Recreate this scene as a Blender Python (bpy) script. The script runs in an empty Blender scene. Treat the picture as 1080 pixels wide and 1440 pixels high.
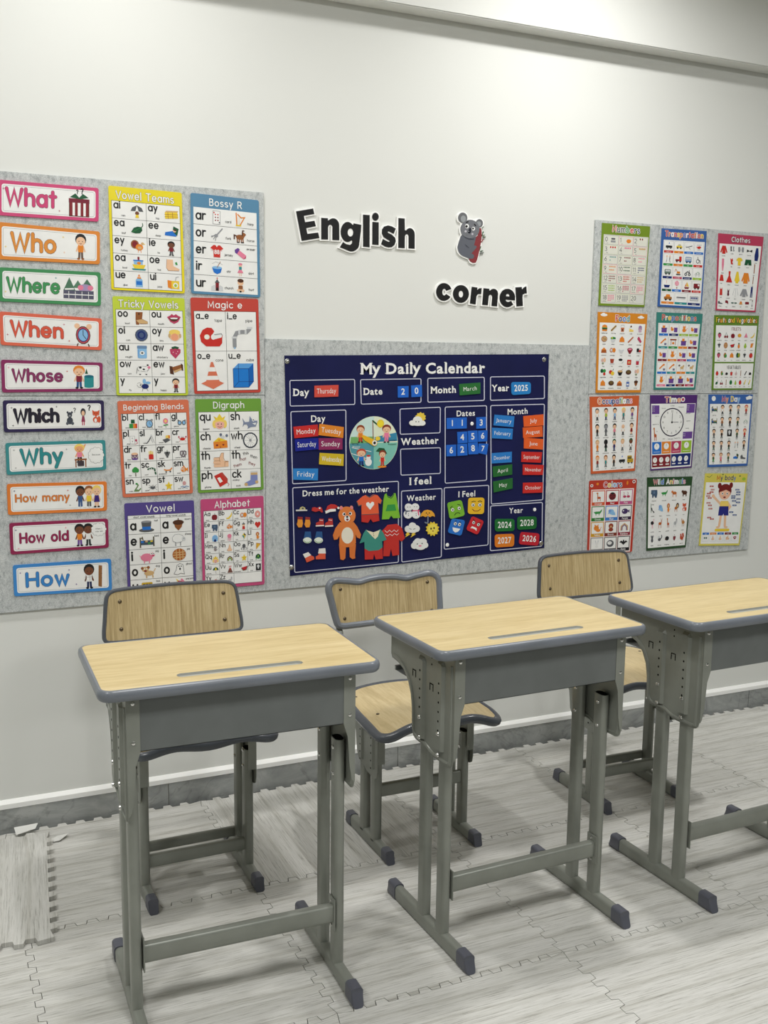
import bpy, bmesh, math, random
from mathutils import Vector, Matrix
from mathutils.geometry import tessellate_polygon
random.seed(7)
C = bpy.context.scene.collection
SC = bpy.context.scene
PI = math.pi

# ------------------------------------------------------------------ camera
CAM = Vector((0.0, -3.15837, 1.44963))
FPX, YAW, PITCH, ROLL = 1434.536, 0.4287216, -0.1479054, 0.0118712
_f = Vector((math.sin(YAW)*math.cos(PITCH), math.cos(YAW)*math.cos(PITCH), math.sin(PITCH)))
_r = Vector((math.cos(YAW), -math.sin(YAW), 0)); _u = _r.cross(_f)
CR = _r*math.cos(ROLL)+_u*math.sin(ROLL); CU = -_r*math.sin(ROLL)+_u*math.cos(ROLL)
cd = bpy.data.cameras.new('camera'); cam = bpy.data.objects.new('camera', cd); C.objects.link(cam)
cd.sensor_fit = 'VERTICAL'; cd.sensor_height = 36.0; cd.sensor_width = 27.0
cd.lens = FPX/1440*36; cd.clip_start = .05
cam.matrix_world = Matrix(((CR.x, CU.x, -_f.x, CAM.x), (CR.y, CU.y, -_f.y, CAM.y), (CR.z, CU.z, -_f.z, CAM.z), (0, 0, 0, 1)))
SC.camera = cam

# ------------------------------------------------------------------ world, lamps, exposure
wd = bpy.data.worlds.new('room_ambient'); SC.world = wd; wd.use_nodes = True
wd.node_tree.nodes['Background'].inputs[0].default_value = (.9, .93, .9, 1)
wd.node_tree.nodes['Background'].inputs[1].default_value = .25
SC.view_settings.view_transform = 'Standard'; SC.view_settings.look = 'None'
SC.view_settings.gamma = 1.0; SC.view_settings.use_curve_mapping = False
SC.view_settings.exposure = -0.33
CEIL = 3.05
def area(name, loc, sx, sy, power, col=(1, .985, .95), spread=PI):
    l = bpy.data.lights.new(name, 'AREA'); l.shape = 'RECTANGLE'; l.size = sx; l.size_y = sy
    l.energy = power; l.color = col; l.spread = spread
    o = bpy.data.objects.new(name, l); C.objects.link(o); o.location = loc; return o
for x in (-1.3, .7, 2.7):
    area('panel_light', (x, -2.5, CEIL-.02), .5, .5, 36, (1, .998, .978))
area('panel_light', (1.2, -5.0, CEIL-.02), .5, .5, 14, (1, 1, .99))
for x, y, p in ((-.95, -.7, 11), (.5, -.6, 12), (2.05, -.7, 19), (3.9, -.7, 4)):
    area('downlight_glow', (x, y, CEIL-.03), .14, .14, p, (1, .99, .965), spread=2.7)

def on_wall(px, py, d=0.0):
    """point of the plane y = -d that is seen at a pixel of the 1080x1440 photograph"""
    v = _f + CR*((px-540)/FPX) + CU*((720-py)/FPX)
    t = (-d-CAM.y)/v.y
    return CAM + v*t

# ------------------------------------------------------------------ materials
def lin(c):
    return tuple((x/12.92 if x <= .04045 else ((x+.055)/1.055)**2.4) for x in [v/255 for v in c])
def newmat(name, base=(200, 200, 200), rough=.6, metal=0.0, spec=.5):
    m = bpy.data.materials.new(name); m.use_nodes = True
    b = m.node_tree.nodes['Principled BSDF']
    b.inputs['Base Color'].default_value = (*lin(base), 1); b.inputs['Roughness'].default_value = rough
    b.inputs['Metallic'].default_value = metal; b.inputs['Specular IOR Level'].default_value = spec
    return m
class NT:
    def __init__(s, m): s.m = m; s.t = m.node_tree; s.b = s.t.nodes['Principled BSDF']
    def n(s, k, **kw):
        x = s.t.nodes.new(k)
        for a, v in kw.items(): setattr(x, a, v)
        return x
    def l(s, a, b): s.t.links.new(a, b)
    def coords(s, scale=(1, 1, 1), kind='Object', rnd=False, rot=(0, 0, 0)):
        tc = s.n('ShaderNodeTexCoord'); mp = s.n('ShaderNodeMapping'); mp.inputs['Scale'].default_value = scale
        mp.inputs['Rotation'].default_value = rot
        if rnd:
            oi = s.n('ShaderNodeObjectInfo'); ad = s.n('ShaderNodeVectorMath', operation='MULTIPLY_ADD')
            cb = s.n('ShaderNodeCombineXYZ'); s.l(oi.outputs['Random'], cb.inputs[0]); s.l(oi.outputs['Random'], cb.inputs[1]); s.l(oi.outputs['Random'], cb.inputs[2])
            s.l(cb.outputs[0], ad.inputs[0]); ad.inputs[1].default_value = (37., 53., 19.); s.l(tc.outputs[kind], ad.inputs[2])
            s.l(ad.outputs[0], mp.inputs['Vector'])
        else: s.l(tc.outputs[kind], mp.inputs['Vector'])
        return mp.outputs[0]
    def noise(s, v, scale, detail=4, rough=.5, dist=0):
        x = s.n('ShaderNodeTexNoise'); x.inputs['Scale'].default_value = scale; x.inputs['Detail'].default_value = detail
        x.inputs['Roughness'].default_value = rough; x.inputs['Distortion'].default_value = dist
        s.l(v, x.inputs['Vector']); return x.outputs['Fac']
    def ramp(s, f, stops):
        r = s.n('ShaderNodeValToRGB'); e = r.color_ramp.elements
        while len(e) < len(stops): e.new(.5)
        for i, (p, c) in enumerate(stops): e[i].position = p; e[i].color = (*lin(c), 1)
        s.l(f, r.inputs[0]); return r.outputs[0]
    def mix(s, a, b, f, mode='MULTIPLY'):
        x = s.n('ShaderNodeMix', data_type='RGBA', blend_type=mode)
        if isinstance(f, float): x.inputs[0].default_value = f
        else: s.l(f, x.inputs[0])
        s.l(a, x.inputs[6]); s.l(b, x.inputs[7]); return x.outputs[2]
    def color(s, o): s.l(o, s.b.inputs['Base Color'])
    def bump(s, h, strength=.3, dist=.002):
        x = s.n('ShaderNodeBump'); x.inputs['Strength'].default_value = strength; x.inputs['Distance'].default_value = dist
        s.l(h, x.inputs['Height']); s.l(x.outputs[0], s.b.inputs['Normal'])
M = {}
M['wall'] = newmat('wall_paint', (226, 227, 223), .85, spec=.25)
t = NT(M['wall']); v = t.coords((1, 1, 1)); t.color(t.ramp(t.noise(v, .8, 3), [(.3, (224, 225, 221)), (.7, (229, 230, 226))])); t.bump(t.noise(v, 60, 3), .05, .001)
M['ceiling'] = newmat('ceiling_paint', (232, 232, 226), .9, spec=.2)
t = NT(M['ceiling']); v = t.coords((1, 1, 1)); t.bump(t.noise(v, 70, 2), .04, .001)
M['far_wall'] = newmat('low_bounce_wall_grey', (150, 154, 148), .85, spec=.2)  # unseen walls; their mid grey is invented to cut bounce light
t = NT(M['far_wall']); v = t.coords(); t.color(t.ramp(t.noise(v, .8, 3), [(.3, (147, 151, 145)), (.7, (153, 157, 151))]))
M['trim'] = newmat('white_trim', (252, 252, 250), .5)
M['felt'] = newmat('grey_felt', (188, 191, 189), 1.0, spec=.05)
t = NT(M['felt']); v = t.coords((1, 1, 1), 'Object'); v2 = t.coords((1, 1, .6), 'Object')
a = t.ramp(t.noise(v2, 85, 9, .72, .5), [(.34, (160, 165, 166)), (.47, (197, 201, 201)), (.64, (214, 217, 216))])
b = t.ramp(t.noise(v, 330, 3, .7), [(.36, (190, 190, 190)), (.56, (255, 255, 255))])
t.color(t.mix(a, b, .6)); t.bump(t.noise(v, 400, 3), .35, .002)
M['tile'] = newmat('grey_marble_tile', (128, 130, 128), .38)
t = NT(M['tile']); v = t.coords((1, 1, 1.6), rnd=True); a = t.ramp(t.noise(v, 5, 7, .65, 1.6), [(.3, (138, 141, 141)), (.5, (160, 163, 162)), (.66, (182, 184, 182))])
b = t.ramp(t.noise(v, 3.4, 6, .6, 2.5), [(.47, (255, 255, 255)), (.5, (222, 222, 220)), (.53, (255, 255, 255))]); t.color(t.mix(a, b, .8))
M['grout'] = newmat('white_grout', (205, 205, 200), .9)
M['subfloor'] = newmat('screed_floor', (120, 120, 116), .8)
t = NT(M['subfloor']); v = t.coords(); t.color(t.ramp(t.noise(v, 6, 4), [(.3, (105, 106, 104)), (.7, (130, 130, 127))]))
def mat_grain(name, alongx):
    m = newmat(name, (205, 203, 195), .55, spec=.35); t = NT(m)
    sc = (1.0, 11, 1) if alongx else (11, 1.0, 1)
    v = t.coords(sc, rnd=True); sc2 = (4.5, 130, 1) if alongx else (130, 4.5, 1); v2 = t.coords(sc2, rnd=True)
    a = t.ramp(t.noise(v, 1.5, 5, .6, 1.1), [(.3, (205, 204, 199)), (.5, (212, 211, 207)), (.68, (219, 218, 214))])
    b = t.ramp(t.noise(v2, 2.0, 6, .75, .3), [(.36, (176, 175, 171)), (.45, (236, 236, 234)), (.58, (255, 255, 255))])
    w = t.n('ShaderNodeTexWave', wave_type='BANDS', bands_direction='Y' if alongx else 'X'); w.inputs['Scale'].default_value = .9
    w.inputs['Distortion'].default_value = 9; w.inputs['Detail'].default_value = 3; w.inputs['Detail Scale'].default_value = .5
    vw = t.coords((.9, 5, 1) if alongx else (5, .9, 1), rnd=True); t.l(vw, w.inputs['Vector'])
    c = t.ramp(w.outputs['Fac'], [(.0, (226, 225, 221)), (.10, (250, 250, 249)), (1, (255, 255, 255))])
    t.color(t.mix(t.mix(a, b, .8), c, .7)); t.bump(t.noise(v2, 2.5, 4), .12, .001); return m
M['mat_x'] = mat_grain('mat_wood_print_lengthwise', True); M['mat_y'] = mat_grain('mat_wood_print_crosswise', False)
def wood(name, cols, scale, rnd=True, fine=1.0):
    m = newmat(name, cols[1], .42, spec=.45); t = NT(m)
    v = t.coords(scale, rnd=rnd); a = t.ramp(t.noise(v, 2.2, 6, .62, .35), [(.3, cols[0]), (.5, cols[1]), (.68, cols[2])])
    v2 = t.coords(tuple(s*5 for s in scale), rnd=rnd); b = t.ramp(t.noise(v2, 2.0, 3, .6), [(.35, (232, 226, 214)), (.55, (255, 255, 255))])
    t.color(t.mix(a, b, fine)); t.b.inputs['Coat Weight'].default_value = .12; t.b.inputs['Coat Roughness'].default_value = .35
    return m
M['desk_wood'] = wood('light_oak_laminate', ((198, 177, 128), (208, 188, 140), (216, 197, 152)), (1.3, 13, 13), fine=.5)
M['back_wood'] = wood('vertical_grain_laminate', ((160, 140, 100), (186, 166, 124), (208, 190, 150)), (80, 1, 3.0), fine=.7)
M['seat_wood'] = wood('seat_laminate', ((192, 172, 128), (206, 186, 142), (216, 198, 157)), (18, 2.2, 18), fine=.5)
def painted(name, col, rough=.38, metal=.0, amt=.04):
    m = newmat(name, col, rough, metal, .5); t = NT(m); v = t.coords()
    c0 = tuple(int(x*(1-amt)) for x in col); c1 = tuple(min(255, int(x*(1+amt))) for x in col)
    t.color(t.ramp(t.noise(v, 9, 4), [(.35, c0), (.65, c1)])); t.bump(t.noise(v, 900, 2), .06, .0004); return m
M['metal'] = painted('grey_painted_steel', (136, 139, 131), .34, .15)
M['panel'] = painted('grey_painted_sheet', (108, 112, 111), .42, .1)
M['rim'] = painted('grey_plastic_edging', (118, 123, 131), .28)
M['rim_dark'] = painted('dark_grey_plastic_edging', (84, 88, 95), .25)
M['cap'] = painted('slate_plastic_cap', (88, 90, 100), .42)
M['groove'] = painted('pencil_groove_plastic', (166, 167, 162), .35)
M['chrome'] = newmat('bright_zinc_screw', (215, 215, 212), .22, 1.0)
M['rivet'] = newmat('bronze_rivet', (104, 92, 74), .3, .8)
M['hole'] = newmat('hole_shade_black', (22, 22, 20), .9, spec=.1)  # near-black colour standing in for the shade inside openings
M['black_foam'] = newmat('black_foam_sheet', (26, 26, 27), .55, spec=.3)
M['paper'] = newmat('scrap_paper', (226, 226, 222), .8)
M['canvas'] = newmat('navy_fabric', (18, 22, 72), .75, spec=.25)
t = NT(M['canvas']); v = t.coords(); t.color(t.ramp(t.noise(v, 5, 3), [(.3, (15, 20, 66)), (.7, (21, 26, 78))])); t.bump(t.noise(v, 14, 3), .25, .004)
def vcol(name, rough, spec=.4):
    m = newmat(name, (255, 255, 255), rough, spec=spec); t = NT(m); a = t.n('ShaderNodeVertexColor'); a.layer_name = 'ink'
    v = t.coords(); t.color(t.mix(a.outputs[0], t.ramp(t.noise(v, 25, 2), [(.3, (248, 248, 248)), (.7, (255, 255, 255))]), 1.0)); return m
M['print'] = vcol('laminated_print', .38); M['ink'] = vcol('matt_ink', .6, .25)

# ------------------------------------------------------------------ helpers
def obj(name, bm, mat, parent=None, smooth=False, loc=None):
    me = bpy.data.meshes.new(name)
    if isinstance(bm, bmesh.types.BMesh):
        bm.normal_update(); bm.to_mesh(me); bm.free()
    o = bpy.data.objects.new(name, me); C.objects.link(o)
    for m in (mat if isinstance(mat, (list, tuple)) else [mat]): me.materials.append(m)
    if smooth:
        me.polygons.foreach_set('use_smooth', [True]*len(me.polygons))
        try: me.set_sharp_from_angle(angle=math.radians(38))
        except Exception: pass
    if parent: o.parent = parent
    if loc: o.location = loc
    return o
def tag(o, label=None, cat=None, group=None, kind=None):
    if label: o['label'] = label
    if cat: o['category'] = cat
    if group: o['group'] = group
    if kind: o['kind'] = kind
    return o
def thing(name, loc, rz, label, cat, group=None):
    o = bpy.data.objects.new(name, None); C.objects.link(o); o.location = loc; o.rotation_euler = (0, 0, rz)
    o.empty_display_size = .05
    return tag(o, label, cat, group)
def box(bm, x0, y0, z0, x1, y1, z1, bev=0.0):
    vs = [bm.verts.new(p) for p in ((x0, y0, z0), (x1, y0, z0), (x1, y1, z0), (x0, y1, z0), (x0, y0, z1), (x1, y0, z1), (x1, y1, z1), (x0, y1, z1))]
    fs = [bm.faces.new([vs[i] for i in q]) for q in ((3, 2, 1, 0), (4, 5, 6, 7), (0, 1, 5, 4), (1, 2, 6, 5), (2, 3, 7, 6), (3, 0, 4, 7))]
    if bev:
        es = list({e for f in fs for e in f.edges}); bmesh.ops.bevel(bm, geom=es, offset=bev, segments=2, affect='EDGES')
def extr(bm, pts, fn, d0, d1):
    """prism: 2-D outline pts, fn(u, v, d) gives the 3-D point"""
    n = len(pts); a = [bm.verts.new(fn(u, v, d0)) for u, v in pts]; b = [bm.verts.new(fn(u, v, d1)) for u, v in pts]
    tri = tessellate_polygon([[Vector((u, v, 0)) for u, v in pts]])
    for q in tri:
        try: bm.faces.new([a[i] for i in q]); bm.faces.new([b[i] for i in reversed(q)])
        except ValueError: pass
    for i in range(n):
        j = (i+1) % n; bm.faces.new((a[j], a[i], b[i], b[j]))
    bmesh.ops.recalc_face_normals(bm, faces=bm.faces[:])
def rr(x0, y0, x1, y1, r, seg=5):
    o = []
    for cx, cy, a0 in ((x1-r, y0+r, -90), (x1-r, y1-r, 0), (x0+r, y1-r, 90), (x0+r, y0+r, 180)):
        for k in range(seg+1):
            a = math.radians(a0+90*k/seg); o.append((cx+r*math.cos(a), cy+r*math.sin(a)))
    return o
def smoothpath(pts, n=6, closed=True):
    """Catmull-Rom through points of any dimension"""
    m = len(pts); out = []
    for i in range(m if closed else m-1):
        p = [pts[(i+k) % m] if closed else pts[min(max(i+k, 0), m-1)] for k in (-1, 0, 1, 2)]
        for s in range(n):
            t = s/n
            out.append(tuple(.5*((2*p[1][c])+(-p[0][c]+p[2][c])*t+(2*p[0][c]-5*p[1][c]+4*p[2][c]-p[3][c])*t*t+(-p[0][c]+3*p[1][c]-3*p[2][c]+p[3][c])*t**3) for c in range(len(p[0]))))
    if not closed: out.append(tuple(pts[-1]))
    return out
def sweep(bm, path, prof, closed=True, up=Vector((0, 0, 1)), caps=True):
    """sweep a closed 2-D profile (side, up) along a 3-D path"""
    P = [Vector(p) for p in path]; n = len(P); rings = []
    for i, p in enumerate(P):
        if closed: t = (P[(i+1) % n]-P[i-1])
        else: t = P[min(i+1, n-1)]-P[max(i-1, 0)]
        t.normalize(); s = t.cross(up)
        if s.length < 1e-4: s = Vector((1, 0, 0))
        s.normalize(); u = s.cross(t)
        rings.append([bm.verts.new(p+s*a+u*b) for a, b in prof])
    m = len(prof)
    for i in range(n if closed else n-1):
        a, b = rings[i], rings[(i+1) % n]
        for k in range(m): bm.faces.new((a[k], a[(k+1) % m], b[(k+1) % m], b[k]))
    if not closed and caps: bm.faces.new(rings[0][::-1]); bm.faces.new(rings[-1])
    bmesh.ops.recalc_face_normals(bm, faces=bm.faces[:])
def oval(a, b, n=12): return [(a*math.cos(2*PI*k/n), b*math.sin(2*PI*k/n)) for k in range(n)]
def disc(bm, c, axis, r, h, n=12, dome=0.0):
    ax = Vector(axis).normalized(); s = ax.orthogonal().normalized(); u = ax.cross(s); c = Vector(c)
    a = [bm.verts.new(c+(s*math.cos(2*PI*k/n)+u*math.sin(2*PI*k/n))*r) for k in range(n)]
    b = [bm.verts.new(c+ax*h+(s*math.cos(2*PI*k/n)+u*math.sin(2*PI*k/n))*r*.82) for k in range(n)]
    for k in range(n): bm.faces.new((a[k], a[(k+1) % n], b[(k+1) % n], b[k]))
    if dome:
        tp = bm.verts.new(c+ax*(h+dome))
        for k in range(n): bm.faces.new((b[k], b[(k+1) % n], tp))
    else: bm.faces.new(b)
    bm.faces.new(a[::-1])

# ------------------------------------------------------------------ room
def plane(name, pts, mat):
    bm = bmesh.new(); bm.faces.new([bm.verts.new(p) for p in pts]); o = obj(name, bm, mat); tag(o, kind='structure'); return o
X0, X1, Y0 = -2.6, 5.4, -6.2
def slab(name, a, b, mat):
    bm = bmesh.new(); box(bm, *a, *b); o = obj(name, bm, mat); tag(o, kind='structure'); return o
slab('wall_back', (X0, 0, -.1), (X1, .12, CEIL+.1), M['wall'])
slab('wall_left', (X0-.12, Y0-.12, -.1), (X0, .12, CEIL+.1), M['far_wall'])
slab('wall_right', (X1, Y0-.12, -.1), (X1+.12, .12, CEIL+.1), M['far_wall'])
slab('wall_front', (X0, Y0-.12, -.1), (X1, Y0, CEIL+.1), M['far_wall'])
ceiling = slab('ceiling', (X0, Y0, CEIL), (X1, 0, CEIL+.1), M['ceiling'])
bm = bmesh.new(); box(bm, X0, -.075, 2.556, X1, 0, CEIL, .003)
tag(obj('trim_1', bm, M['wall'], loc=(0, 0, 0)), kind='structure')
floor = slab('floor', (X0, Y0, -.06), (X1, 0, 0), M['subfloor'])
# tiled skirting and its white capping strip
base = slab('baseboard_back', (X0, -.008, 0), (X1, 0, .083), M['grout'])
xj = [.68+.8237*k for k in range(-4, 6)]
for a, b in zip(xj[:-1], xj[1:]):
    bm = bmesh.new(); box(bm, 0, -.012, .0005, b-a-.0025, -.0075, .083, .0008); obj('skirting_tile', bm, M['tile'], base, loc=(a+.00125, 0, 0))
bm = bmesh.new(); pr = [(-.014, .083), (-.014, .098), (-.004, .108), (0, .108), (0, .083)]
extr(bm, pr, lambda y, z, d: (d, y, z), X0, X1); tag(obj('trim_2', bm, M['trim']), kind='structure')

# interlocking foam mats
TS, NT_, AMP, CH = .6, 11, .0085, .010
def teeth(g, sgn):
    """square wave along one side, from 0 to .6; g narrows or widens the tabs"""
    p = []; pitch = TS/NT_
    p.append((0, 0))
    for k in range(NT_-1):
        a = (k+.5)*pitch; b = a+pitch*.5; a2, b2 = a+pitch*.22+g, b+pitch*.22-g
        sl = .0022
        p += [(a2-sl, -AMP), (a2+sl, AMP), (b2-sl, AMP), (b2+sl, -AMP)]
    p.append((TS, 0)); return p
def mat_outline(gap):
    h = gap/2
    bot = [(s, w+h) for s, w in teeth(-h, 1)]; top = [(s, TS+w-h) for s, w in teeth(h, 1)]
    lef = [(w+h, s) for s, w in teeth(-h, 1)]; rig = [(TS+w-h, s) for s, w in teeth(h, 1)]
    o = [(h, h)]+bot[1:-1]+[(TS-h, h)]+rig[1:-1]+[(TS-h, TS-h)]+top[1:-1][::-1]+[(h, TS-h)]+lef[1:-1][::-1]
    return o
def mat_mesh(th, gap, lift=None):
    bm = bmesh.new(); extr(bm, mat_outline(gap), lambda u, v, d: (u, v, d), 0, th)
    me = bpy.data.meshes.new('foam_mat'); bm.normal_update(); bm.to_mesh(me); bm.free(); return me
MX0, MY0 = .7814, -.03
mx, my = mat_mesh(.012, .0016), mat_mesh(.012, .0016)
mx.materials.append(M['mat_x']); my.materials.append(M['mat_y'])
for i in range(-5, 7):
    for j in range(0, 6):
        o = bpy.data.objects.new('foam_mat', my if (i, j) in ((0, 0), (3, 1), (-3, 2), (1, 4)) else mx); C.objects.link(o); o.parent = floor
        o.location = (MX0+.6*i, MY0-.6*(j+1), 0)
loose = bpy.data.objects.new('loose_foam_mat', mat_mesh(.012, .0016)); loose.data.materials.append(M['mat_y']); C.objects.link(loose)
loose.location = (-.354, -.6335, .0128); loose.rotation_euler = (0, 0, math.radians(-5.4))
tag(loose, 'loose wood-print foam mat lying on top of the floor mats by the wall', 'floor mat')

# ------------------------------------------------------------------ school desk
DW, DD, DH = .612, .372, .793
def top_rim(t, w, d, h, mat, r=.03, th=.024):
    path = [(x, y, h-th/2) for x, y in rr(-w/2+.012, -d/2+.012, w/2-.012, d/2-.012, r-.012, 7)]
    prof = [(.007, th/2-.0005), (.0105, th/2-.004), (.012, 0), (.0105, -th/2+.004), (.007, -th/2), (-.012, -th/2), (-.012, th/2-.0015), (.0015, th/2-.0015), (.0025, th/2)]
    bm = bmesh.new(); sweep(bm, path, prof); return obj('edging', bm, mat, t, smooth=True)
def make_desk(dh=DH):
    t = bpy.data.objects.new('school_desk', None); C.objects.link(t); t.empty_display_size = .05
    h = dh; w, d = DW, DD
    # wooden top with the pencil groove cut out
    outer = rr(-w/2+.0098, -d/2+.0098, w/2-.0098, d/2-.0098, .020, 7)
    gy = -.124; hole = rr(-.138, gy-.0125, .138, gy+.0125, .0123, 6)
    bm = bmesh.new(); loops = [[Vector((x, y, 0)) for x, y in outer], [Vector((x, y, 0)) for x, y in hole]]
    flat = outer+hole; tv = [bm.verts.new((x, y, h-.0006)) for x, y in flat]
    for q in tessellate_polygon(loops): bm.faces.new([tv[i] for i in q])
    bv = [bm.verts.new((x, y, h-.02)) for x, y in outer]
    for i in range(len(outer)):
        j = (i+1) % len(outer); bm.faces.new((tv[i], tv[j], bv[j], bv[i]))
    bm.faces.new(bv[::-1]); bmesh.ops.recalc_face_normals(bm, faces=bm.faces[:])
    obj('desktop', bm, M['desk_wood'], t)
    bm = bmesh.new(); n = len(hole); rings = []
    for s, dz in ((1.0, -.0003), (.985, -.002), (.93, -.0058), (.55, -.0065)):
        rings.append([bm.verts.new((math.copysign(abs(x)-(1-s)*.011, x) if abs(x) > .01 else x, gy+(y-gy)*(s if s > .6 else .4), h+dz)) for x, y in hole])
    for a, b in zip(rings[:-1], rings[1:]):
        for i in range(n): bm.faces.new((a[i], a[(i+1) % n], b[(i+1) % n], b[i]))
    bm.faces.new(rings[-1]); obj('pencil_groove', bm, M['groove'], t, smooth=True)
    top_rim(t, w, d, h, M['rim'])
    # book box: floor, front sheet with folded ends, open towards the pupil
    fx = .247; bm = bmesh.new(); zt, zb = h-.026, h-.142
    box(bm, -fx, -.158, zb, fx, -.1565, zt); box(bm, -fx, -.158, zb, fx, .155, zb+.0015); box(bm, -fx, .148, zb, fx, .155, zb+.012)
    obj('front_panel', bm, M['panel'], t)
    # side plates
    zl = h-.302
    prof = [(-.157, h-.027), (-.157, zl+.022), (-.153, zl+.009), (-.146, zl+.003), (-.136, zl), (-.06, zl+.001), (-.022, zl+.012), (.03, zl+.014), (.043, zl+.02), (.050, zl+.034),
            (.053, zl+.09), (.060, zl+.125), (.075, zl+.153), (.1, zl+.176), (.13, zl+.186), (.165, zl+.19), (.172, zl+.2), (.172, h-.027)]
    for s in (-1, 1):
        bm = bmesh.new(); extr(bm, prof, lambda y, z, dd: (dd, y, z), s*.2475, s*.2495)
        # folded front flange and rolled rib along the free edge
        a, b = sorted((s*.2495, s*.222)); box(bm, a, -.1595, zb-.0, b, -.158, zt)
        a, b = sorted((s*.2495, s*.2335))
        vs = [(s*.2495, zb), (s*.222, zb), (s*.232, zb-.03), (s*.237, zl+.06), (s*.2425, zl+.03), (s*.247, zl+.022), (s*.2495, zl+.022)]
        extr(bm, vs if s < 0 else vs[::-1], lambda x, z, dd: (x, dd, z), -.1595, -.158)
        sp = obj('side_plate', bm, M['metal'], t)
        bm = bmesh.new()
        rib = [(-.1445, h-.05), (-.1445, zl+.03), (-.139, zl+.014), (-.127, zl+.009), (-.06, zl+.01), (-.022, zl+.021), (.025, zl+.023), (.038, zl+.032), (.042, zl+.05), (.044, zl+.1), (.052, zl+.134), (.07, zl+.164), (.098, zl+.187), (.13, zl+.197), (.155, zl+.2)]
        sweep(bm, [(s*.2495, y, z) for y, z in smoothpath(rib, 3, False)], oval(.0042, .0038, 8), closed=False, up=Vector((1, 0, 0)))
        for yc, y1 in ((-.095, .0), (.0, .0)):
            zt2 = h-.06 if yc < -.05 else h-.075
            pr = [(yc-.019, zl+.03), (yc-.019, zt2), (yc-.012, zt2+.012), (yc+.012, zt2+.012), (yc+.019, zt2), (yc+.019, zl+.03)]
            c0 = [bm.verts.new((s*.2493, y, z)) for y, z in pr]; c1 = [bm.verts.new((s*.2565, yc+(y-yc)*.62, z-(.008 if z > zt2 else 0))) for y, z in pr]
            for k in range(6):
                m = (k+1) % 6; bm.faces.new((c0[k], c0[m], c1[m], c1[k]))
            bm.faces.new(c1)
        bmesh.ops.recalc_face_normals(bm, faces=bm.faces[:])
        obj('pressed_rib', bm, M['metal'], sp)
        bm = bmesh.new()
        for yc, off in ((-.095, 0), (.0, .012)):
            for k in range(6):
                z = h-.105-.0235*k+off*.5; disc(bm, (s*.2563, yc, z), (s, 0, 0), .0032, .0007, 8)
        for yc, z0 in ((.043, h-.118), (-.047, h-.128)):
            for a in (-.008, .006): disc(bm, (s*.2493, yc+a+.0, z0), (s, 0, 0), .0018, .0008, 6); 
            for a, b2 in ((-.010, -.0075), (.0055, .008)): box(bm, min(s*.2494, s*.2502), yc+a, z0-.010, max(s*.2494, s*.2502), yc+b2, z0+.006)
            box(bm, min(s*.2494, s*.2502), yc-.010, z0+.006, max(s*.2494, s*.2502), yc+.008, z0+.0085)
        for zz in (h-.055, h-.072): disc(bm, (s*.2493, -.047, zz), (s, 0, 0), .0028, .0006, 8)
        tag(obj('adjustment_hole_shades', bm, M['hole'], sp), kind='stuff')  # flat dark discs and bars; the shade of the holes is colour only
        for yc in (-.095, .0):
            for z in (zl+.083, zl+.03):
                bm = bmesh.new(); disc(bm, (s*.2562, yc, z-(.012 if yc < -.05 else 0)), (s, 0, 0), .0062, .0028, 10, .0012); obj('bolt', bm, M['chrome'], t, smooth=True)
        for z in (zt-.012, zb+.02):
            bm = bmesh.new(); disc(bm, (s*.236, -.1595, z), (0, -1, 0), .0046, .0018, 10, .0012); obj('screw', bm, M['chrome'], t, smooth=True)
        # two upright tubes sliding inside the plate, welded to a foot bar
        for yc in (-.095, .0):
            bm = bmesh.new(); pr = rr(-.0118, -.0215, .0118, .0215, .0115, 5); xc = s*.2325; ztop = h-(.196 if yc < -.05 else .186)
            o0 = [(x+xc, y+yc) for x, y in pr]; extr(bm, o0, lambda x, y, dd: (x, y, dd), .045, ztop)
            u = obj('upright_tube', bm, M['metal'], t, smooth=True)
            bm = bmesh.new(); extr(bm, [(xc+x*.82, yc+y*.9) for x, y in pr], lambda x, y, dd: (x, y, dd), ztop, ztop+.0006); obj('tube_mouth_shade', bm, M['hole'], u)  # dark cap on a solid tube paints the shade of an open end
            for zz in (ztop-.022, ztop-.085):
                bm = bmesh.new(); disc(bm, (xc-s*.0115, yc, zz), (-s, 0, 0), .0052, .0024, 10, .001); obj('bolt', bm, M['chrome'], t, smooth=True)
        xc = s*.2325
        def footbar(y0, y1, nm, mat, grow=0):
            bm = bmesh.new(); pr = rr(-.0125-grow, .0115-grow*.4, .0125+grow, .0515+grow, .010, 4)
            extr(bm, [(x+xc, z) for x, z in pr], lambda x, z, dd: (x, dd, z+max(0, .004-abs(dd+.045)*.03) if nm == 'foot_bar' else z), y0, y1)
            return obj(nm, bm, mat, t, smooth=True)
        footbar(-.200, .152, 'foot_bar', M['metal'])
        for e, q in ((-.239, -1), (.190, 1)):
            bm = bmesh.new(); a0 = e-q*.050; pr = rr(-.0145, .0122, .0145, .0545, .009, 4)
            rings = []
            for yy, sc, dz in ((a0, 1, 0), (e-q*.012, 1, 0), (e-q*.003, .93, -.006), (e, .8, -.014)):
                rings.append([bm.verts.new((xc+x*(sc if sc < 1 else 1), yy+(-q*(z-.0122)*.25 if sc < 1 else 0), .0122+(z-.0122)*(1 if dz == 0 else (1+dz/.042)))) for x, z in pr])
            for a, b in zip(rings[:-1], rings[1:]):
                for k in range(len(pr)): bm.faces.new((a[k], a[(k+1) % len(pr)], b[(k+1) % len(pr)], b[k]))
            bm.faces.new(rings[0][::-1]); bm.faces.new(rings[-1]); bmesh.ops.recalc_face_normals(bm, faces=bm.faces[:])
            obj('foot_cap', bm, M['cap'], t, smooth=True)
    # cross bar between the front uprights
    bm = bmesh.new(); pr = rr(-.112, .150, -.087, .195, .009, 4)
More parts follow.
